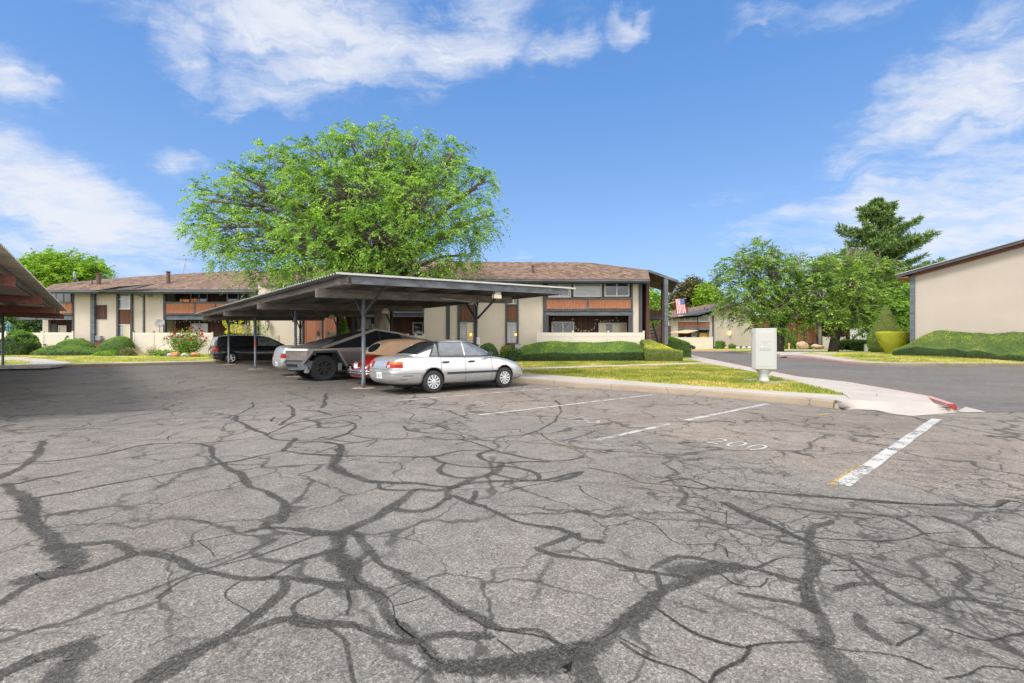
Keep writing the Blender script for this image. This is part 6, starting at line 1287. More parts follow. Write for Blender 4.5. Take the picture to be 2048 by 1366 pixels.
frond_tree('shade_tree', 'rounded green tree behind the hipped roof, beside the second carport', 'tree', (P(130,0,62)[0], 62, .2), blobs_px([(130,540,70,36),(80,535,40,24),(180,550,38,24),(110,560,60,30,-1),(60,560,35,30)], 62), .5, (0,0,5.5), 700, 3, 10, 1.4, .36, M['leafbright'], M['bark'], .35, seed=14)
frond_tree('shade_tree', 'olive brown tree beyond the gabled roof, left of the flag building gap', 'tree', (P(1385,0,125)[0], 125, .2), blobs_px([(1385,585,32,26),(1362,602,24,18),(1402,604,22,18),(1352,622,24,18)], 125), .6, (0,0,7), 420, 3, 8, 2.4, .75, M['olive'], M['darkbark'], .3, seed=15)
frond_tree('shade_tree', 'yellow green tree peeping over the gabled roof beside the olive brown one', 'tree', (P(1418,0,118)[0], 118, .2), blobs_px([(1416,592,18,20),(1425,604,16,14),(1440,612,24,10)], 118), .5, (0,0,7), 240, 3, 8, 2.2, .7, M['leafbright'], M['darkbark'], .3, seed=16)
frond_tree('shade_tree', 'light green tree seen through the open end porch', 'tree', (P(1296,0,70)[0], 70, .2), blobs_px([(1296,602,24,24),(1310,618,16,16),(1285,625,20,20)], 70), .35, (0,0,5), 300, 3, 9, 1.4, .4, M['leaf'], M['bark'], .4, seed=17)
frond_tree('shade_tree', 'dark dense tree behind the closed parasol', 'tree', (P(50,0,66)[0], 66, .2), blobs_px([(50,650,40,22),(20,655,35,24),(85,652,30,20),(-30,650,50,30)], 66), .4, (0,0,2.6), 600, 3, 9, 1.2, .36, M['leafdark'], M['darkbark'], .4, seed=18)
frond_tree('shade_tree', 'leafy tree filling the gap beside the right gable wall', 'tree', (P(1806,0,54)[0], 54, .3), blobs_px([(1800,640,34,40),(1815,600,24,30),(1775,630,30,34)], 54), .3, (0,0,3), 520, 3, 9, 1.0, .27, M['leaf'], M['darkbark'], .45, seed=19)
# pine
def pine(label, base, h, w_, seed):
    r = np.random.default_rng(seed); t = thing('pine_tree', label, 'tree', base); B = np.array(base, float); mb = MB(); mb.tube([B-np.array([0,0,.3]), B+np.array([0,0,h*.5]), B+np.array([0,0,h])], [.55,.32,.05], 10); Q = []
    for z in np.arange(h*.16, h*.985, h*.026):
        f = 1-(z/h); Lm = w_*(f**.72)*(.78+.3*math.sin(z*2.1))*min(1, .55+z/h*1.6)
        for k in range(7):
            a = r.uniform(0, 2*PI); L = max(.5, Lm*r.uniform(.55,1.12)); d = np.array([math.cos(a), math.sin(a), 0]); n = int(4+L*2.6); p0 = B+np.array([0,0,z+r.uniform(-.2,.2)])
            pts = [p0+d*L*s+np.array([0,0,-.10*L*math.sin(s*PI*.8)+.22*L*s*s]) for s in np.linspace(0,1,6)]; mb.tube(pts, [.07,.06,.05,.04,.03,.015], 4, False)
            for s in np.linspace(.28,1.0,n):
                c = p0+d*L*s+np.array([0,0,-.10*L*math.sin(s*PI*.8)+.22*L*s*s]); side = np.cross(d, [0,0,1])*r.uniform(-1,1)*L*.30*(1.2-s); c = c+side; m = 24
                D = r.normal(size=(m,3))+np.array([0,0,.9])+d*.7; Q.append(leaf_quads(np.repeat(c[None],m,0)+r.normal(0,.12,(m,3)), D, r.uniform(.45,.85,m), .17, r))
    quads_mesh('crown', np.concatenate(Q), M['needle'], t); mb.build('trunk', M['darkbark'], t, smooth=True); return t
pine('tall dark conical pine towering behind the lane trees', (P(1752,0,78)[0], 78, .2), 24.0, 14.5, 21)

# ---- clipped hedges: a lofted body plus many small leaves standing off its skin
def body_grid(rows, nu, nv, amp, sc, seed):
    rows = np.array(rows, float); nr, nc = rows.shape[:2]
    def lerp(A, n):
        k = A.shape[0]; x = np.linspace(0, k-1, n); i = np.minimum(x.astype(int), k-2); f = (x-i)[:,None,None]; fs = f*f*(3-2*f)*.6+f*.4
        return A[i]*(1-fs)+A[i+1]*fs
    Gd = lerp(rows, nu); Gd = lerp(Gd.transpose(1,0,2), nv).transpose(1,0,2)
    c = Gd.mean(axis=(0,1))
    for i in range(nu):
        for j in range(nv):
            p = Gd[i,j]; n = noise.noise(Vector(p*sc)+Vector((seed*7.1,0,0)))*amp+noise.noise(Vector(p*sc*3.1)+Vector((0,seed*3.3,0)))*amp*.4
            d = (p-c); d[2] = abs(d[2])+.2; p += d/np.linalg.norm(d)*n
    return Gd
def hedge(name, label, rows, nu=40, nv=24, amp=.05, sc=1.2, dens=420, size=(.05,.10), mats=('hedge','core'), top=None, seed=1, group='clipped hedges', cat='hedge', out=.7, topcut=.55):
    r = np.random.default_rng(seed+50); Gd = body_grid(rows, nu, nv, amp, sc, seed); V = Gd.reshape(-1,3)
    Fc = [(i*nv+j, i*nv+j+1, (i+1)*nv+j+1, (i+1)*nv+j) for i in range(nu-1) for j in range(nv-1)]
    A = V[[f[0] for f in Fc]]; Bq = V[[f[1] for f in Fc]]; Cq = V[[f[2] for f in Fc]]; Dq = V[[f[3] for f in Fc]]
    N = np.cross(Cq-A, Dq-Bq); ar = np.linalg.norm(N, axis=1)/2; N /= np.maximum(2*ar[:,None], 1e-9); cen = V.mean(0)
    ref = np.array([cen[0], cen[1], V[:,2].min()]); sg = np.sign(((A+Cq)/2-ref) @ np.zeros(3)+np.sum(((A+Cq)/2-ref)*N, axis=1)); N *= np.where(sg == 0, 1, sg)[:,None]
    n = int(ar.sum()*dens); pick = r.choice(len(Fc), n, p=ar/ar.sum()); a = r.random((n,1)); b = r.random((n,1))
    pos = (A[pick]*(1-a)+Bq[pick]*a)*(1-b)+(Dq[pick]*(1-a)+Cq[pick]*a)*b-N[pick]*.03
    D = N[pick]*out+r.normal(0,.55,(n,3))+np.array([0,0,.15]); q = leaf_quads(pos, D, r.uniform(size[0], size[1], n), .5, r)
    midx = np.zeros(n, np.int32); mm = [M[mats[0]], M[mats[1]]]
    if top: mm.append(M[top]); midx[N[pick][:,2] > topcut] = 2  # upward leaves take the brighter material, light on top painted in
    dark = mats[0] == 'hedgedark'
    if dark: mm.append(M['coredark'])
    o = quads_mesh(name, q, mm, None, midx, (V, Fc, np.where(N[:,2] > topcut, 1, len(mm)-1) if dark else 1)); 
    mn = V.min(0); mx = V.max(0); c = Vector(((mn[0]+mx[0])/2, (mn[1]+mx[1])/2, mn[2])); o.data.transform(Matrix.Translation(-c)); o.location = c
    return tag(o, label, cat, group)
def rowsec(u, Y, zb, vt_front, v_crest, dep, round_=.12, shrink=0):
    x0 = P(u, 0, Y)[0]; zf = P(u, vt_front, Y)[2]; Yc = Y+dep*.75; zc = P(u, v_crest, Yc)[2]; k = lambda y: P(u, 0, y)[0]
    xc = x0
    return [(xc, Y+.05, zb-.05), (xc, Y-.02, zb+(zf-zb)*.5), (xc, Y+.0, zf-.05), (xc, Y+.10, zf+.03), (xc, Y+dep*.4, zf+(zc-zf)*.55), (xc, Yc, zc), (xc, Y+dep*.97, zc-.12), (xc, Y+dep, zb)]
def loaf(us, Y, zb, vf, vc, dep):
    R_ = [rowsec(u, Y, zb, a, b, dep) for u, a, b in zip(us, vf, vc)]
    def endcap(r_): m = np.array(r_); c = np.array([m[:,0].mean(), m[:,1].mean(), m[:,2].min()+.35*(m[:,2].max()-m[:,2].min())]); return (c+(m-c)*.25).tolist()
    return [endcap(R_[0])]+R_+[endcap(R_[-1])]
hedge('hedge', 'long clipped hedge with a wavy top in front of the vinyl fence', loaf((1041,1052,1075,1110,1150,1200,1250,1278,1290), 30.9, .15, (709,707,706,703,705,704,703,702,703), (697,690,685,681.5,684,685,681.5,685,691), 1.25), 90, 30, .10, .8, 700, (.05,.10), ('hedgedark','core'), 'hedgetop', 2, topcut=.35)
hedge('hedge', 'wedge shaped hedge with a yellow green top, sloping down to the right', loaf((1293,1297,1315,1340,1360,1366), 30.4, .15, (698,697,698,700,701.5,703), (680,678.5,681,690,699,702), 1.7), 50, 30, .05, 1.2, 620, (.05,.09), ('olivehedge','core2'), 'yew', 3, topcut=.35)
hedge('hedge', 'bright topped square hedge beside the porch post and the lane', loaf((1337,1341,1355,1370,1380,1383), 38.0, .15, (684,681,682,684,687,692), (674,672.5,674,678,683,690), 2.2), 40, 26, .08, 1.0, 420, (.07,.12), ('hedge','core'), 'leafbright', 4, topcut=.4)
def dome(label, u0, u1, vt, vb, Y, mats=('hedge','core'), top=None, seed=5, dens=420, size=(.06,.11), amp=.07, power=1.0, depth=None, name='bush', cat='bush', skew=0, group='clipped round bushes', zb=None, out=.7):
    xc = P((u0+u1)/2, 0, Y)[0]; rx = (u1-u0)/2*Y/F; zt_ = P(0, vt, Y)[2]; zb_ = P(0, vb, Y)[2] if zb is None else zb; h = zt_-zb_; ry = depth or rx*.9; rows = []
    for i in range(17):
        a = PI*i/16; cx_ = -math.cos(a); s = max(.06, math.sin(a))**.75; hh = h*(1+skew*cx_)*s
        rows.append([(xc+rx*cx_, Y+ry*s*math.cos(PI-b_)*-1 if False else Y-ry*s*math.cos(b_), zb_+hh*max(0, math.sin(b_))**power) for b_ in np.linspace(0, PI, 15)])
    return hedge(name, label, rows, 34, 26, amp, 1.4, dens, size, mats, top, seed, group, cat, out)
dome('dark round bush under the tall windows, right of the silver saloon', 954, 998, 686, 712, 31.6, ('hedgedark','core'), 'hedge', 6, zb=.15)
dome('loose grey green shrub between the dark round bush and the long hedge', 998, 1030, 691, 716, 31.8, ('olivehedge','core'), None, 7, 300, (.09,.18), .16, zb=.15, out=.5); dome('small dark shrub at the left foot of the long hedge', 1015, 1044, 698, 720, 31.0, ('hedgedark','core'), None, 8, 300, (.08,.15), .12, zb=.15, out=.5)
dome('long low dark bush in front of the cream gate', 70, 203, 690.5, 715, 37.0, ('hedgedark','core'), 'hedge', 9, 360, (.06,.12), .12, .8, 1.2); dome('smooth green dome behind the long low bush', 118, 183, 678, 704, 39.5, ('hedge','core'), 'leafbright', 10, 380, (.06,.11), .05, .8, 1.2)
dome('smooth green bush rising to the right, under the tall window', 196, 262, 676, 708, 39.3, ('hedge','core'), 'leafbright', 11, 380, (.06,.11), .06, .8, 1.1, skew=.45)
dome('low bright lime green bush at the lawn edge', 190, 246, 703, 715, 36.6, ('leafbright','core'), None, 12, 420, (.07,.15), .08, .8, .9, group='low plants by the lawn', out=.5); dome('low purple brown tuft right of the lime green bush', 243, 270, 698, 715, 36.8, ('dry','core'), None, 13, 320, (.08,.2), .10, .8, .6, group='low plants by the lawn', out=.5)
dome('ragged tall shrub before the cream fence, pale on top', 10, 67, 662, 714, 37.5, ('hedgedark','core'), 'leafbright', 14, 240, (.09,.20), .28, .7, 1.1, group='loose shrubs', out=.5, name='shrub', cat='shrub'); dome('lower dark shrub left of the ragged tall one', -24, 20, 680, 714, 37.8, ('hedgedark','core'), None, 15, 260, (.08,.16), .18, .8, 1.0, group='loose shrubs', out=.5, name='shrub', cat='shrub')
dome('tall clipped round bush at the entry across the lane', 1565, 1592, 664, 701, 80, ('olivehedge','core'), 'hedge', 16, 60, (.2,.34), .12, .55); dome('leafy shrub below the lit lantern, left one', 1432, 1450, 683, 699, 82, ('hedge','core'), None, 17, 60, (.2,.4), .3, .7, out=.5); dome('low clipped bush right of the lantern conduit', 1456, 1472, 688, 699, 82, ('hedge','core'), None, 18, 60, (.18,.3), .12, .6)
dome('wide flowering shrub against the red brown siding across the lane', 1606, 1637, 688, 700, 80, ('hedgedark','core'), None, 19, 60, (.2,.36), .22, .6, out=.5); dome('small low bush between tall round bush and flowering shrub', 1593, 1606, 693, 700, 79, ('olivehedge','core'), None, 20, 60, (.18,.3), .1, .6); dome('shrub at the foot of the lane tree with dead twigs', 1671, 1684, 685, 700, 75, ('hedge','core'), None, 21, 60, (.2,.36), .22, .7, out=.5)
hedge('hedge', 'dark square hedge beside the white bollard, beyond the cone', loaf((1709,1714,1735,1755,1760), 62, .25, (684,683,683,683,684), (681.5,681,680.5,681,682), 3), 26, 20, .12, .6, 120, (.16,.28), ('hedgedark','core'), 'olivehedge', 22)
hedge('hedge', 'far dark hedge behind the tan fence end', loaf((1690,1695,1720,1745,1750), 85, .15, (684,683,683,683,684), (682,681.5,681.5,681.5,682), 3), 26, 20, .12, .6, 60, (.2,.34), ('hedgedark','core'), None, 23)
hedge('hedge', 'dark hedge tucked against the corner of the gable wall', loaf((1800,1806,1815,1830,1836), 40.5, .3, (676,673,673,673,675), (674,671.5,671,671.5,673), 1.6), 24, 20, .08, 1, 260, (.08,.14), ('hedgedark','core'), 'hedge', 24)
def turned(label, u, Y, zb, prof, mats, top, seed, squash=1.0, dens=330, size=(.07,.12), tilt=0.0):
    x = P(u, 0, Y)[0]; rows = []
    for a in np.linspace(0, 2*PI, 33): rows.append([(x+r_*math.cos(a), Y+r_*squash*math.sin(a), zb+z+tilt*r_*math.cos(a)*(1 if z > .8*prof[-1][1] else 0)) for r_, z in prof])
    return hedge('topiary', label, rows, 48, 34, .05, 1.2, dens, size, mats, top, seed, 'shaped topiaries', 'topiary', .8, .8)
turned('tall clipped cone topiary, pointed and leaning left', 1771, 44.0, .33, [(.95,0),(1.28,.5),(1.36,1.0),(1.28,1.6),(1.02,2.3),(.66,3.1),(.34,3.75),(.10,4.25),(.02,4.38)], ('hedge','core2'), None, 31)
turned('cup shaped yellow topiary with a flat bright top', 1785, 38.6, .36, [(.40,0),(.50,.25),(.72,.65),(.92,1.1),(1.05,1.5),(1.09,1.74),(1.02,1.78),(.5,1.79),(.02,1.80)], ('yew','core3'), 'yew', 32, 1.0, 420, (.05,.09))
# long mounded hedge under the gable wall, its skin rising from a wavy front edge up to the wall
rows = []; dW = np.array([.645,-.764]); dN = np.array([-.764,-.645]); c0 = np.array([28.6,35.0])
tv = [(-.6,.40,.42,2.0),(-.1,.5,.85,2.1),(.63,.70,1.37,2.3),(1.3,.60,1.72,2.3),(1.95,.52,1.72,2.3),(2.5,.62,1.62,2.2),(3.2,.44,1.56,2.2),(3.57,.58,1.62,2.1),(4.2,.45,1.58,2.1),(4.7,.33,1.68,2.1),(5.1,.45,1.76,2.1),(6,.38,1.7,2.1),(7.5,.5,1.8,2.1),(9,.4,1.8,2.1)]
for t_, hf, hc, dp in tv:
    b0 = c0+dW*t_; fr_ = b0+dN*dp; bk = b0+dN*.15; z0 = zt(float(fr_[0]), float(fr_[1]))
    pt = lambda f, z: (float(fr_[0]+(bk[0]-fr_[0])*f), float(fr_[1]+(bk[1]-fr_[1])*f), z0+z)
    rows.append([pt(0,-.1), pt(-.02,hf*.5), pt(0,hf-.06), pt(.06,hf+.02), pt(.45,hf+(hc-hf)*.55), pt(.85,hc), pt(1,hc-.1), pt(1,0)])
m = np.array(rows[0]); cc = m.mean(0); cc[2] = m[:,2].min()+.25; rows.insert(0, (cc+(m-cc)*.3-np.append(dW*.25,0)).tolist())
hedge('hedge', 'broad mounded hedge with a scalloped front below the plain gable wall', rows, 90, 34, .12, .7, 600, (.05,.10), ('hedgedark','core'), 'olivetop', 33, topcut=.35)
# ---- rose bush: stems, loose leaves and red blooms
def flowerbush(label, u0, u1, vt, vb, Y, seed):
    r = np.random.default_rng(seed); x = P((u0+u1)/2, 0, Y)[0]; zb = P(0, vb, Y)[2]; rx = (u1-u0)/2*Y/F; h = (vb-vt)*Y/F; t = thing('rose_bush', label, 'bush', (x, Y, zb)); mb = MB(); Q = []; Fl = []
    for k in range(60):
        a = r.uniform(0,2*PI); rr = r.random()**.5; e = np.array([x+rx*rr*math.cos(a), Y+.8*rr*math.sin(a), zb+h*(.55+.45*r.random())*(1-.30*rr*rr)]); s0 = np.array([x+rx*.35*rr*math.cos(a), Y+.2*math.sin(a), zb]); m_ = (s0+e)/2+np.array([0,0,.15]); mb.tube([s0,m_,e], [.014,.01,.005], 4, False)
        n = 75; s = r.uniform(.15,1,n)[:,None]; c = np.where(s < .5, s0+(m_-s0)*s*2, m_+(e-m_)*(s-.5)*2)+r.normal(0,.16,(n,3)); Q.append(leaf_quads(c, r.normal(size=(n,3)), r.uniform(.07,.14,n), .6, r))
        for j in range(r.integers(0,3)):
            f = e+r.normal(0,.10,3)+np.array([0,0,.06]); m2 = 16; Fl.append(leaf_quads(np.repeat(f[None],m2,0), r.normal(size=(m2,3))+np.array([0,-.3,.5]), r.uniform(.06,.12,m2), .9, r))
    mb.build('stems', M['darkbark'], t); quads_mesh('foliage', np.concatenate(Q), M['leaf2'], t); quads_mesh('blooms', np.concatenate(Fl), M['petal'], t); return t
flowerbush('big rose bush covered in red blooms before the cream fence', 330, 414, 652, 712, 38.2, 41)
def wispy(label, u0, u1, vt, Y, n, leafm, seed, name='shrub', cat='shrub', zb=None, ls=(.10,.2), group='loose shrubs'):
    r = np.random.default_rng(seed); xa, xb = P(u0,0,Y)[0], P(u1,0,Y)[0]; z0 = zt((xa+xb)/2, Y) if zb is None else zb; zt_ = P(0,vt,Y)[2]; t = thing(name, label, cat, ((xa+xb)/2, Y, z0), 0, group); mb = MB(); Q = []
    for k in range(n):
        s0 = np.array([r.uniform(xa+(xb-xa)*.3, xb-(xb-xa)*.3), Y+r.uniform(-.3,.3), z0]); e = np.array([r.uniform(xa,xb), Y+r.uniform(-.5,.5), z0+(zt_-z0)*r.uniform(.5,1)]); m_ = (s0+e)/2+r.normal(0,.08,3); mb.tube([s0,m_,e], [.012,.009,.003], 4, False); q = 34; s = r.uniform(.3,1.02,q)[:,None]; c = np.where(s < .5, s0+(m_-s0)*s*2, m_+(e-m_)*(s-.5)*2)+r.normal(0,.05,(q,3)); Q.append(leaf_quads(c, r.normal(size=(q,3))+np.array([0,0,.2]), r.uniform(ls[0],ls[1],q), .5, r))
    mb.build('stems', M['bark'], t); quads_mesh('foliage', np.concatenate(Q), M[leafm], t); return t
wispy('tall yellow green shrub over the fence behind the minivan', 440, 520, 634, 39.2, 46, 'yew', 42, ls=(.12,.22)); wispy('slender shoots rising beside the dark post behind the minivan', 505, 540, 640, 38.9, 9, 'leaf', 43, ls=(.10,.2))
wispy('thin dry seed stalks in front of the cream fence', 268, 322, 688, 37.6, 22, 'dry', 44, 'dry_plant', 'plant', ls=(.03,.07), group='low plants by the lawn'); wispy('green grassy clump left of the rose bush', 300, 345, 702, 37.2, 30, 'leaf2', 45, 'plant', 'plant', ls=(.08,.2), group='low plants by the lawn')
wispy('low mixed greenery along the rock edging beneath the rose bush', 345, 412, 707, 36.9, 40, 'leafbright', 46, 'plant', 'plant', ls=(.06,.12), group='low plants by the lawn')
# small conifer with drooping sprays beside the brown siding
r = np.random.default_rng(47); cx_, Yc = P(686,0,33.6)[0], 33.6; t = thing('conifer_shrub', 'small bright conifer with layered sprays beside the red brown siding', 'shrub', (cx_, Yc, .16)); Q = []; mb = MB(); mb.tube([(cx_,Yc,.1),(cx_,Yc,2.9)], [.06,.02], 6)
for z in np.arange(.5, 3.0, .10):
    for k in range(7):
        a = r.uniform(0,2*PI); L = (3.15-z)*.42*r.uniform(.6,1.1); d = np.array([math.cos(a),math.sin(a),.12]); n = 14; s = r.uniform(.15,1,n)[:,None]; Q.append(leaf_quads(np.array([cx_,Yc,z])+d*L*s-np.array([0,0,.25])*s*s+r.normal(0,.04,(n,3)), d+r.normal(0,.6,(n,3)), r.uniform(.10,.2,n), .4, r))
quads_mesh('crown', np.concatenate(Q), M['leaf'], t); mb.build('trunk', M['darkbark'], t)
# ================================================================ utility cabinet, flag, dishes and the other small things
p = G(1528,763,.165); t = thing('utility_cabinet', 'white utility cabinet on a flared pedestal standing in the lawn corner', 'utility cabinet', (p[0], p[1], .165), R(-22))
mb = MB(); w_, d_ = .335, .19; z0, z1 = .385, 1.64
sec = lambda z, k=1.0, s=0: [(-w_*k,-d_*.35*k,z), (-w_*.72*k,-d_*k,z), (w_*.80*k,-d_*k,z), (w_*k,-d_*.75*k,z), (w_*k,d_*k,z), (-w_*k,d_*k,z)]
mb.loft([sec(z0,.97), sec(z0+.012), sec(z1-.012), sec(z1,.98)]); cab = mb.build('cabinet', M['plastic'], t, local=True, bevel=.012)
mb = MB(); mb.box(-.20,.24,-d_-.006,-d_+.01,z0+.08,z1-.10); mb.build('door_panel', M['plastic'], t, local=True, bevel=.01)
mb = MB()
for zz, xa, xb, hh in ((1.24,-.10,.20,.012),(1.19,-.06,.10,.022),(1.155,.0,.09,.012),(1.02,-.13,.17,.035),(.97,-.14,.17,.05),(1.085,.09,.14,.02)): mb.box(xa,xb,-d_-.0075,-d_-.004,zz-hh/2,zz+hh/2)
mb.build('faded_label', M['plate'], t, local=True); mb = MB(); mb.box(-.10,-.04,-d_-.0078,-d_-.0035,1.075,1.10); mb.build('yellow_sticker', pm('faded yellow sticker', (.66,.60,.30), None, 9, .6), t, local=True)
mb = MB(); mb.lathe([(.0,-.004),(.02,-.004),(.02,.004)], 10, (-.355,-d_*.66,1.52), 'y'); mb.box(-.362,-.348,-d_*.70,-d_*.6,1.44,1.50); mb.build('lock', M['metalgrey'], t, local=True)
mb = MB()
n = 20; prof = [(.0,.30,.12),(.0,.0,.0)]
secs = []
for z, rx, ry in ((-.03,.165,.15),(.03,.16,.145),(.10,.135,.12),(.20,.135,.115),(.29,.19,.14),(.345,.255,.165),(.365,.275,.175)): secs.append([(rx*math.cos(2*PI*i/n)*(1-.10*math.sin(4*PI*i/n+.8)**2), ry*math.sin(2*PI*i/n), z) for i in range(n)])
mb.loft(secs); mb.build('pedestal', M['plastic'], t, local=True, smooth=True)
mb = MB(); mb.box(-.30,.28,-.17,.17,.366,.384); mb.build('collar', M['rock'], t, local=True)
pts = [G(u,v,.165) for u,v in ((1483,760),(1513,757.6),(1577,765.5),(1552,768.6))]; mb = MB(); mb.prism([(a,b,.12) for a,b,c in pts], (0,0,.06)); structure(mb.build('concrete_pad', M['concrete']))

# flag hanging from a slanted pole on the porch post
def flag():
    Yf = 33.6; A = np.array(P(1350,598.5,Yf)); B_ = np.array(P(1368.6,597,Yf)); Cq = np.array(P(1373,626,Yf)); D = np.array(P(1354,628,Yf)); nx, ny = 39, 26
    m = bpy.data.materials.new('flag cloth'); nt = nodes(m); uv = nd(nt, 'ShaderNodeUVMap').outputs[0]; q = nd(nt, 'ShaderNodeSeparateXYZ', {0: uv}); u_, v_ = q.outputs[0], q.outputs[1]
    st = math_(nt, 'MODULO', math_(nt, 'FLOOR', math_(nt, 'MULTIPLY', u_, 13.0)), 2.0)
    col = mixc(nt, st, (.50,.018,.03), (.74,.73,.72)); can = math_(nt, 'MULTIPLY', math_(nt, 'GREATER_THAN', u_, 6/13), math_(nt, 'LESS_THAN', v_, .40))
    sv = nd(nt, 'ShaderNodeCombineXYZ', {0: math_(nt, 'FRACT', math_(nt, 'MULTIPLY', u_, 13*9/7/2*1.0)), 1: math_(nt, 'FRACT', math_(nt, 'MULTIPLY', v_, 13.75)), 2: 0.0}).outputs[0]
    star = math_(nt, 'LESS_THAN', nd(nt, 'ShaderNodeVectorMath', {0: sv, 1: (.5,.5,0)}, operation='DISTANCE').outputs['Value'], .24)
    col = mixc(nt, can, col, mixc(nt, star, (.03,.05,.26), (.70,.70,.72))); d = pbsdf(nt, Base_Color=col, Roughness=.8); tr = nd(nt, 'ShaderNodeBsdfTranslucent', {'Color': col}).outputs[0]; finish(nt, nd(nt, 'ShaderNodeMixShader', {0: .3, 1: d, 2: tr}).outputs[0])
    bm = bmesh.new(); ul = bm.loops.layers.uv.new('UVMap'); vs = []
    for j in range(ny+1):
        for i in range(nx+1):
            a, b = i/nx, j/ny; p_ = (A*(1-a)+B_*a)*(1-b)+(D*(1-a)+Cq*a)*b; p_[1] += .05*b*math.sin(a*9+b*2); vs.append(bm.verts.new(p_))
    for j in range(ny):
        for i in range(nx):
            f = bm.faces.new((vs[j*(nx+1)+i], vs[j*(nx+1)+i+1], vs[(j+1)*(nx+1)+i+1], vs[(j+1)*(nx+1)+i])); f.smooth = True
            for lp, (di, dj) in zip(f.loops, ((0,0),(1,0),(1,1),(0,1))): lp[ul].uv = ((i+di)/nx, (j+dj)/ny)
    t = thing('flag', 'stars and stripes flag hanging from a slanted pole on the porch', 'flag', tuple(P(1340,606,Yf)))
    me = bpy.data.meshes.new('cloth'); bm.to_mesh(me); bm.free(); me.transform(Matrix.Translation(-org(t))); me.materials.append(m); o = link('cloth', me, t); sm = o.modifiers.new('s', 'SOLIDIFY'); sm.thickness = .004
    mb = MB(); mb.tube([P(1336.5,608,33.85), P(1372,596.6,Yf)], .014, 8); mb.build('pole', M['lampwhite'], t)
flag()
# lanterns
M['glow'] = emitmat('amber lamp glow', (1.0,.62,.14), 5.0); M['glowo'] = emitmat('small orange lamp', (1.0,.36,.04), 4.0)
def lantern(label, u, v, Y, h, lit=True):
    c = P(u, v, Y); t = thing('wall_lantern', label, 'lantern', (c[0], Y, c[2]), 0, 'wall lanterns'); k = h/1.0
    mb = MB(); mb.lathe([(.0,.52*k),(.04*k,.50*k),(.17*k,.34*k),(.19*k,.30*k)], 6, (0,-.22*k,0)); mb.lathe([(.12*k,-.30*k),(.08*k,-.38*k),(.02*k,-.50*k),(0,-.51*k)], 6, (0,-.22*k,0))
    for i in range(6): a = 2*PI*i/6; mb.tube([(.17*k*math.cos(a),-.22*k+.17*k*math.sin(a),.30*k), (.12*k*math.cos(a),-.22*k+.12*k*math.sin(a),-.30*k)], .014*k, 4)
    mb.tube([(0,-.0,.40*k),(0,-.12*k,.50*k),(0,-.22*k,.52*k)], .02*k, 5); mb.build('lantern_frame', M['brownmetal'], t, local=True)
    mb = MB(); mb.lathe([(.15*k,.29*k),(.105*k,-.29*k)], 6, (0,-.22*k,0), cap=True); mb.build('lantern_glass', M['glow'] if lit else M['vinyl'], t, local=True); return t
lantern('glowing amber lantern on the pale gable wall across the lane', 1458.5, 666, 84.9, 1.15); lantern('unlit brown lantern on the stucco wall above the minivan bonnet', 537.5, 650, 39.9, .95, False)
for u, lb in ((941.5, 'small glowing orange lamp by the two pane window'), (1031.5, 'small glowing orange lamp by the narrow window')):
    c = P(u, 669, YB-.14); t = thing('wall_lamp', lb, 'wall lamp', c, 0, 'small lit wall lamps'); mb = MB(); mb.lathe([(.045,-.06),(.06,.0),(.045,.07)], 10, cap=True); mb.build('lamp_glass', M['glowo'], t, local=True); mb = MB(); mb.lathe([(.075,.075),(.02,.12)], 10, cap=True); mb.box(-.02,.02,0,.14,.07,.11); mb.build('lamp_cap', M['blackpl'], t, local=True)
# satellite dishes
def dish(label, u, v, Y, r_, yaw, pole, arm=True):
    c = P(u, v, Y); t = thing('satellite_dish', label, 'satellite dish', c, R(yaw), 'satellite dishes'); mb = MB(); mb.lathe([(0,.09*r_),(r_*.5,.06*r_),(r_,-.12*r_),(r_*1.02,-.10*r_),(r_*.5,.09*r_),(0,.12*r_)], 24, (0,0,0), 'y'); o = mb.build('reflector', M['plastic'], t, local=True, smooth=True)
    mb = MB(); mb.tube([(0,.05,-.1),(0,.12,-.35*pole)]+([(0,.3,-.9*pole),(.12,.45,-pole)] if pole > .6 else [(0,.2,-pole)]), .022, 7); mb.build('mast', M['metalgrey'], t, local=True)
    mb = MB(); mb.tube([(0,.02,-r_*.9),(0,-r_*1.1,-r_*.55)], .014, 6); mb.box(-.04,.04,-r_*1.25,-r_*1.05,-r_*.62,-r_*.42); mb.build('feed_arm', M['metalgrey'], t, local=True)
dish('satellite dish on a bent mast on the left roof slope', 150, 552, 42.5, .42, -60, .75); dish('grey satellite dish leaning out on a pole over the cream fence', 319, 645, 40.9, .36, 35, .85); dish('small edge-on satellite dish bracketed to the stucco by the orange balcony', 299.5, 586, 41.4, .36, 82, .4)
# tv antenna on the ridge
c = P(370, 545, 46.5); t = thing('rooftop_antenna', 'wiry television antenna on a tripod on the left roof ridge', 'antenna', c); mb = MB(); mb.tube([(0,0,-.2),(0,0,1.25)], .022, 6)
for a in (0.5, 2.6, 4.7): mb.tube([(0,0,.9),(.5*math.cos(a),.5*math.sin(a),-.35)], .013, 5)
mb.build('tripod', M['metalgrey'], t, local=True); mb = MB(); mb.tube([(-1.05,0,1.28),(1.15,.1,1.18)], .016, 6)
for i in range(13): x = -1.0+i*.17; L = .26+.05*i*(.6 if i < 8 else .2); mb.tube([(x,-L,1.28-.045*(x+1)),(x,L,1.28-.045*(x+1))], .009, 4)
mb.tube([(.1,0,1.1),(.1,0,1.42)], .02, 5); mb.build('boom', M['metalgrey'], t, local=True)
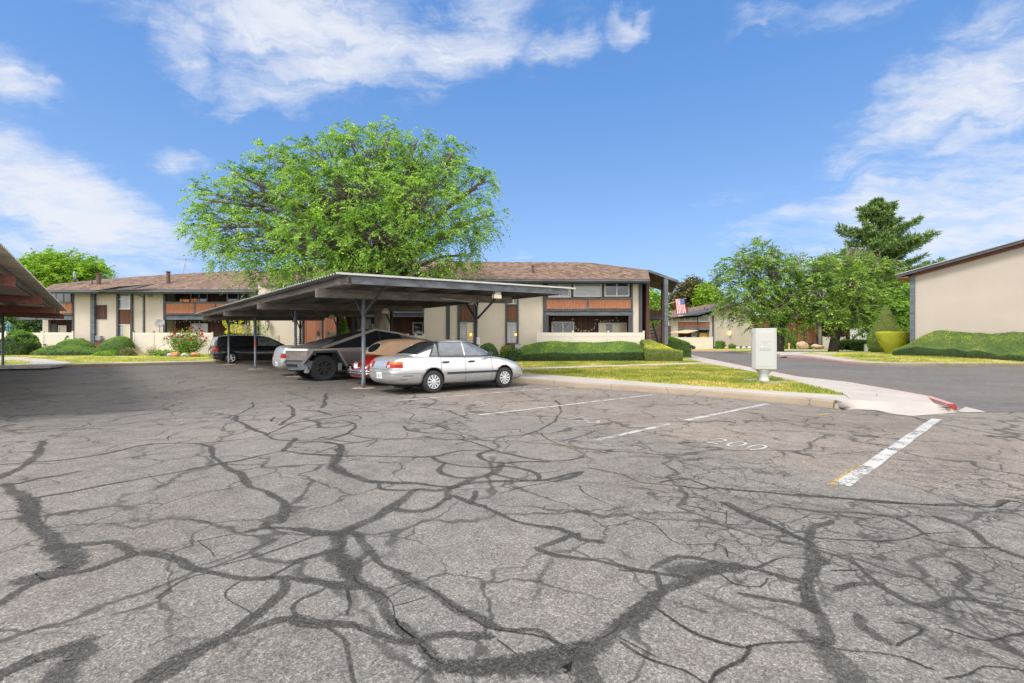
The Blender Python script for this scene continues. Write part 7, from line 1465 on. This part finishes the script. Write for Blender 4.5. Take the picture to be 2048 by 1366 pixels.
# planters on the balcony rail
for i, (u, w_, plant, lb) in enumerate(((373.5,.56,1,'long orange planter with a domed cactus on the balcony rail'), (385.5,.26,0,'small round orange pot in the middle on the balcony rail'), (391.5,.30,1,'round orange pot with a small plant, rightmost on the balcony rail'))):
    c = P(u, 603.6, YL-.05); t = thing('plant_pot', lb, 'plant pot', c, 0, 'orange pots on the balcony rail'); mb = MB()
    if w_ > .5: mb.loft([[(-w_/2*.86,-.09,0),(w_/2*.86,-.09,0),(w_/2*.86,.09,0),(-w_/2*.86,.09,0)], [(-w_/2,-.11,.20),(w_/2,-.11,.20),(w_/2,.11,.20),(-w_/2,.11,.20)]])
    else: mb.lathe([(0,0),(w_*.36,0),(w_*.5,.2),(w_*.54,.2),(w_*.54,.24),(w_*.44,.24),(0,.21)], 18)
    mb.build('pot', M['terracotta'], t, local=True)
    if plant:
        r = np.random.default_rng(60+i); n = 260; d = r.normal(size=(n,3)); d[:,2] = abs(d[:,2]); d /= np.linalg.norm(d,axis=1,keepdims=True); k = .24 if w_ > .5 else .12; quads_mesh('plant', leaf_quads(np.array(c)+np.array([0,0,.2])+d*k*np.array([1,.6,1.1])*r.random((n,1))**.3, d, .05, .5, r), M['leafdark'] if w_ > .5 else M['leaf2'], t)
c = P(362.5,603.6,YL-.05); t = thing('plant_pot', 'little pale pot with a green sprig left of the orange planter', 'plant pot', c); mb = MB(); mb.lathe([(0,0),(.07,0),(.10,.18),(0,.16)], 14); mb.build('pot', M['plastic'], t, local=True); r = np.random.default_rng(66); n = 60; quads_mesh('plant', leaf_quads(np.array(c)+np.array([0,0,.18])+r.normal(0,.05,(n,3)), r.normal(size=(n,3))+[0,0,.6], .09, .5, r), M['leaf'], t)
# string lights under the balconies
def festoon(label, pts, n, Y, drops=False):
    a = [np.array(P(u,v,Y)) for u, v in pts]; t = thing('string_lights', label, 'string lights', tuple(a[0]), 0, 'festoon lights'); mb = MB(); path = []
    for q0, q1 in zip(a[:-1], a[1:]):
        for s in np.linspace(0,1,10): path.append(q0+(q1-q0)*s-np.array([0,0,.10*math.sin(PI*s)]))
    mb.tube(path, .006, 4); mb.build('cable', M['blackpl'], t)
    for i in range(n):
        f = (i+.5)/n*(len(path)-1); k = int(f); c = path[k]+(path[min(k+1,len(path)-1)]-path[k])*(f-k); mb = MB(); mb.lathe([(0,-.02),(.014,-.03),(.026,-.055),(.022,-.08),(0,-.095)], 8, c); mb.build('bulb', M['lampclear'], t, smooth=True)
festoon('row of bulbs on a cable under the left orange balcony', [(331,642),(372,641),(420,640),(460,641),(494,642)], 22, YL+.1)
festoon('bulb strings draped under the right orange balcony', [(1106,632),(1112,648),(1135,652),(1146,634),(1152,655),(1170,660),(1188,655),(1192,636),(1212,640),(1233,634),(1250,652)], 34, YB+.5)
# closed parasol on a cantilever arm
c = P(18, 690, 44.5); t = thing('patio_parasol', 'closed teal patio parasol on a bent grey arm behind the left fence', 'parasol', (c[0], 44.5, .35)); mb = MB(); n = 16
top = P(18.5,644.5,44.5)[2]-.35
mb.loft([[(r_*math.cos(2*PI*i/n)*(1 if i % 2 else .72), r_*math.sin(2*PI*i/n)*(1 if i % 2 else .72), z) for i in range(n)] for r_, z in ((.42,.55),(.40,.9),(.30,1.4),(.22,top-.42),(.30,top-.40),(.16,top-.10),(.03,top))]); mb.build('canopy', pm('teal canvas', (.10,.22,.20), (.06,.15,.14), 4, .85), t, local=True)
mb = MB(); q = np.array(P(-18,672,44.5))-np.array([c[0],44.5,.35]); mb.tube([(0,0,top),(-.12,0,top+.06),(-.35,0,top-.05),(q[0],0,q[2])], .03, 8); mb.tube([(q[0],0,q[2]),(q[0],0,-.3)], .04, 8); mb.build('arm', M['metalgrey'], t, local=True)
# meter boxes and the timber bin screen at the foot of the blue post
c = P(197, 677, YL-.3); t = thing('meter_box', 'grey electric meter box with conduits on the stucco near the blue post', 'meter box', c); mb = MB(); mb.box(-.22,.22,-.08,.2,-.16,.22); mb.build('box', M['metalgrey'], t, local=True, bevel=.02); mb = MB(); mb.tube([(-.1,0,-.15),(-.1,0,-1.0)], .03, 6); mb.tube([(.1,0,-.15),(.1,0,-1.0)], .025, 6); mb.build('conduit', M['metalgrey'], t, local=True)
c = P(201, 700, YL-.7); t = thing('timber_screen', 'low red brown timber screen below the grey meter box', 'screen', (c[0], c[1], .35)); h_ = P(0,682,YL-.7)[2]-.35
for i in range(7): mb = MB(); mb.box(-.48+i*.14, -.36+i*.14, 0, .03, 0, h_-.06); mb.build('board', M['rustwood'], t, local=True)
mb = MB(); mb.box(-.52,.52,-.03,.06,h_-.055,h_); mb.build('cap_rail', M['darkwood'], t, local=True)
c = P(153, 682, 41.0); t = thing('air_conditioner', 'white air conditioner housing peeping over the smooth green dome', 'air conditioner', (c[0], 41.0, .36)); h_ = P(0,676,41)[2]-.36; mb = MB(); mb.box(-.45,.45,-.3,.3,0,h_); mb.build('housing', M['plastic'], t, local=True, bevel=.04); mb = MB(); 
for i in range(5): mb.box(-.35,.35,-.315,-.30,h_*.3+i*.12,h_*.3+i*.12+.05)
mb.build('grille', M['metalgrey'], t, local=True)
c = P(1036, 689, 32.6); t = thing('utility_box', 'small pale grey box on the ground between shrubs and long hedge', 'utility box', (c[0], 32.6, .15)); mb = MB(); mb.box(-.2,.2,-.15,.15,0,1.05); mb.build('housing', M['plastic'], t, local=True, bevel=.03); mb = MB(); mb.box(-.23,.23,-.18,.18,1.05,1.09); mb.build('lid', M['metalgrey'], t, local=True)
# rocks and edging timbers under the roses
def rock(label, u, v, Y, sx, sz, seed, mat='rock'):
    bm = bmesh.new(); bmesh.ops.create_icosphere(bm, subdivisions=3, radius=1)
    for q in bm.verts: n_ = noise.noise(q.co*1.3+Vector((seed*5,0,0)))*.35+noise.noise(q.co*3+Vector((0,seed*5,0)))*.12; q.co = q.co*(1+n_); q.co.x *= sx; q.co.y *= sx*.7; q.co.z *= sz
    me = bpy.data.meshes.new('rock'); bm.to_mesh(me); bm.free(); me.materials.append(M[mat]); me.shade_smooth(); o = link('rock', me); c = P(u, v, Y); o.location = (c[0], Y, zt(c[0], Y)+sz*.6); return tag(o, label, 'rock', 'edging rocks')
M['rockgrey'] = pm('grey rock', (.42,.39,.35), (.30,.28,.25), 4, .9, .6, 10, .03); M['rockred'] = pm('orange sandstone', (.44,.20,.10), (.34,.15,.08), 4, .9, .6, 10, .03)
for u, s_, m_, lb in ((340,.24,'rockgrey','pale tilted slab rock left of the orange rocks'), (351,.36,'rockred','wide flat orange rock under the rose bush'), (368,.26,'rockgrey','pale grey rock between the two orange ones'), (379,.22,'rock','small tan rock right of the grey one'), (391,.32,'rockred','rounded orange rock nearest the minivan')): rock(lb, u, 712, 36.6, s_, s_*.62, u % 7, m_)
for u, lb, sd_ in ((1453,'pinkish ball shaped stone below the lantern',1), (1476,'white stone left of the low brick edging',2), (1488,'pale stone right of the low edging',3), (1499,'white stone nearest the cabinet',4)): rock(lb, u, 697.5, 81, .34, .28, sd_, 'plastic' if sd_ > 1 else 'rock')
rock('boulder right of the small low bush across the lane', 1603.5, 698, 78, .9, .8, 5); rock('tan boulder beside the flowering shrub', 1634, 699, 78, 1.0, .5, 6)
a = P(318,711,36.9); b = P(346,711,36.9); mb = MB(); mb.box(a[0]-a[0], b[0]-a[0], 0, .14, 0, .22); o = mb.build('edging_timber', M['bluewood'], None, bevel=.02); o.location = (a[0], 36.9, zt(a[0],36.9)-.02); tag(o, 'weathered grey timber edging the rose bed', 'timber')
c = P(1732,702,55); t = thing('bollard', 'small white bollard beside the dark square hedge', 'bollard', (c[0],55,.28)); mb = MB(); mb.box(-.14,.14,-.14,.14,0,.78); mb.build('post', M['white'], t, local=True, bevel=.03); mb = MB(); mb.box(-.17,.17,-.17,.17,.78,.86); mb.build('cap', M['plastic'], t, local=True, bevel=.02)
c = P(1578,700,74); t = thing('marker_post', 'thin white marker post with a salmon top across the lane', 'marker', (c[0],74,.2)); mb = MB(); mb.box(-.06,.06,-.05,.05,0,.5); mb.build('post', M['white'], t, local=True); mb = MB(); mb.box(-.16,.16,-.06,.06,.5,.95); mb.build('top', pm('salmon paint', (.62,.20,.13), None, 5, .6), t, local=True, bevel=.03)
c = G(1512,697,.2); 
# the person crossing behind the pickup
def person():
    Yp = 32.4; c = P(636.5, 0, Yp); hgt = P(0,663.2,Yp)[2]-.155; k = hgt/1.72
    J = {'pelvis':(0,0,.93),'belly':(0,-.01,1.08),'chest':(0,0,1.28),'neck':(0,.01,1.45),'head0':(0,-.01,1.53),'hip_l':(.09,0,.88),'knee_l':(.10,-.03,.48),'ank_l':(.10,.03,.08),'toe_l':(.11,-.13,.03),'hip_r':(-.09,0,.88),'knee_r':(-.10,-.06,.48),'ank_r':(-.10,-.02,.08),'toe_r':(-.11,-.17,.03),
        'sh_l':(.165,.01,1.40),'el_l':(.22,.03,1.12),'wr_l':(.21,-.06,.88),'ha_l':(.20,-.09,.80),'sh_r':(-.165,.01,1.40),'el_r':(-.22,.03,1.12),'wr_r':(-.21,-.06,.88),'ha_r':(-.20,-.09,.80)}
    E = [('pelvis','belly'),('belly','chest'),('chest','neck'),('neck','head0'),('pelvis','hip_l'),('hip_l','knee_l'),('knee_l','ank_l'),('ank_l','toe_l'),('pelvis','hip_r'),('hip_r','knee_r'),('knee_r','ank_r'),('ank_r','toe_r'),('chest','sh_l'),('sh_l','el_l'),('el_l','wr_l'),('wr_l','ha_l'),('chest','sh_r'),('sh_r','el_r'),('el_r','wr_r'),('wr_r','ha_r')]
    Rr = {'pelvis':(.15,.11),'belly':(.125,.095),'chest':(.155,.11),'neck':(.052,.052),'head0':(.055,.06),'hip':(.085,.09),'knee':(.055,.058),'ank':(.038,.042),'toe':(.038,.028),'sh':(.06,.058),'el':(.042,.042),'wr':(.028,.026),'ha':(.036,.018)}
    for s, sx in (('l',1),('r',-1)):
        hx, hy, hz = J['ha_'+s]
        for i, (dx, dz, ln) in enumerate(((-.028,-.05,.05),(-.010,-.055,.062),(.010,-.055,.058),(.028,-.05,.045))):
            J[f'f{i}a_{s}'] = (hx+dx*.9, hy-.01, hz+dz*.7); J[f'f{i}b_{s}'] = (hx+dx, hy-.025, hz+dz*.7-ln*.6); E += [('ha_'+s, f'f{i}a_{s}'), (f'f{i}a_{s}', f'f{i}b_{s}')]
        J['th_'+s] = (hx-sx*.035, hy-.04, hz-.02); E.append(('wr_'+s, 'th_'+s))
    nm = list(J); me = bpy.data.meshes.new('body'); me.from_pydata([tuple(v*k for v in J[n]) for n in nm], [(nm.index(a), nm.index(b)) for a, b in E], [])
    t = thing('person', 'person with dark bobbed hair in a pale pink top, behind the pickup', 'person', (c[0], Yp, .155)); o = link('body', me, t); o.modifiers.new('k', 'SKIN'); sv = me.skin_vertices[0].data
    for i, n in enumerate(nm):
        key = n.split('_')[0]; r_ = Rr.get(n) or Rr.get(key) or (.009,.009); sv[i].radius = (r_[0]*k, r_[1]*k); sv[i].use_root = (n == 'pelvis')
    ss = o.modifiers.new('s', 'SUBSURF'); ss.levels = ss.render_levels = 2
    m = bpy.data.materials.new('skin and clothes'); nt = nodes(m); z = nd(nt, 'ShaderNodeSeparateXYZ', {0: nt.nodes.new('ShaderNodeTexCoord').outputs['Object']}).outputs[2]
    col = mixc(nt, math_(nt, 'GREATER_THAN', z, 1.425*k), mixc(nt, math_(nt, 'GREATER_THAN', z, .95*k), mixc(nt, math_(nt, 'GREATER_THAN', z, .09*k), (.03,.03,.03), (.05,.06,.09)), (.90,.62,.56)), (.50,.29,.20)); finish(nt, pbsdf(nt, Base_Color=col, Roughness=.7)); me.materials.append(m)
    bm = bmesh.new(); bmesh.ops.create_uvsphere(bm, u_segments=24, v_segments=18, radius=1)
    for q in bm.verts:
        x, y, z_ = q.co; w_ = .075 if z_ > -.2 else .075-.025*(-z_-.2); q.co = Vector((x*w_, y*.095, z_*.115))
        if y < -.5: 
            if abs(x) < .22 and -.25 < z_ < .1: q.co.y -= .018*(1-abs(x)/.22)
            if .1 < abs(x) < .55 and .0 < z_ < .25: q.co.y += .006
    me2 = bpy.data.meshes.new('head'); bm.to_mesh(me2); bm.free(); me2.transform(Matrix.Translation((0,-.02,1.60))); me2.transform(Matrix.Scale(k,4)); sk = pm('face skin', (.52,.31,.22), None, 4, .6); me2.materials.append(sk); me2.shade_smooth(); h = link('head', me2, t)
    for sx in (-1,1):
        b = MB(); b.lathe([(0,-.004),(.011,0),(0,.004)], 10, (sx*.030*k,-.107*k,1.61*k), 'y'); b.build('eye', M['dark'], h, local=True); b = MB(); b.lathe([(0,-.008),(.022,-.004),(.018,.008),(0,.01)], 10, (sx*.076*k,-.01*k,1.60*k), 'x'); b.build('ear', sk, h, local=True)
    b = MB(); b.box(-.022*k,.022*k,-.112*k,-.10*k,1.538*k,1.548*k); b.build('mouth', pm('lips', (.35,.10,.09), None, 5, .5), h, local=True, bevel=.004)
    bm = bmesh.new(); bmesh.ops.create_uvsphere(bm, u_segments=24, v_segments=16, radius=1)
    for q in bm.verts:
        x, y, z_ = q.co; q.co = Vector((x*.098, y*.11+.015, z_*.135-.0))
        if y < -.15 and z_ < .62: q.co.y = max(q.co.y, -.03)
        if z_ < -.3: q.co.x *= 1.12; q.co.z *= 1.15
    me3 = bpy.data.meshes.new('hair'); bm.to_mesh(me3); bm.free(); me3.transform(Matrix.Translation((0,-.005,1.605))); me3.transform(Matrix.Scale(k,4)); me3.materials.append(pm('dark brown hair', (.03,.018,.014), None, 20, .5)); me3.shade_smooth(); link('hair', me3, t)
person()
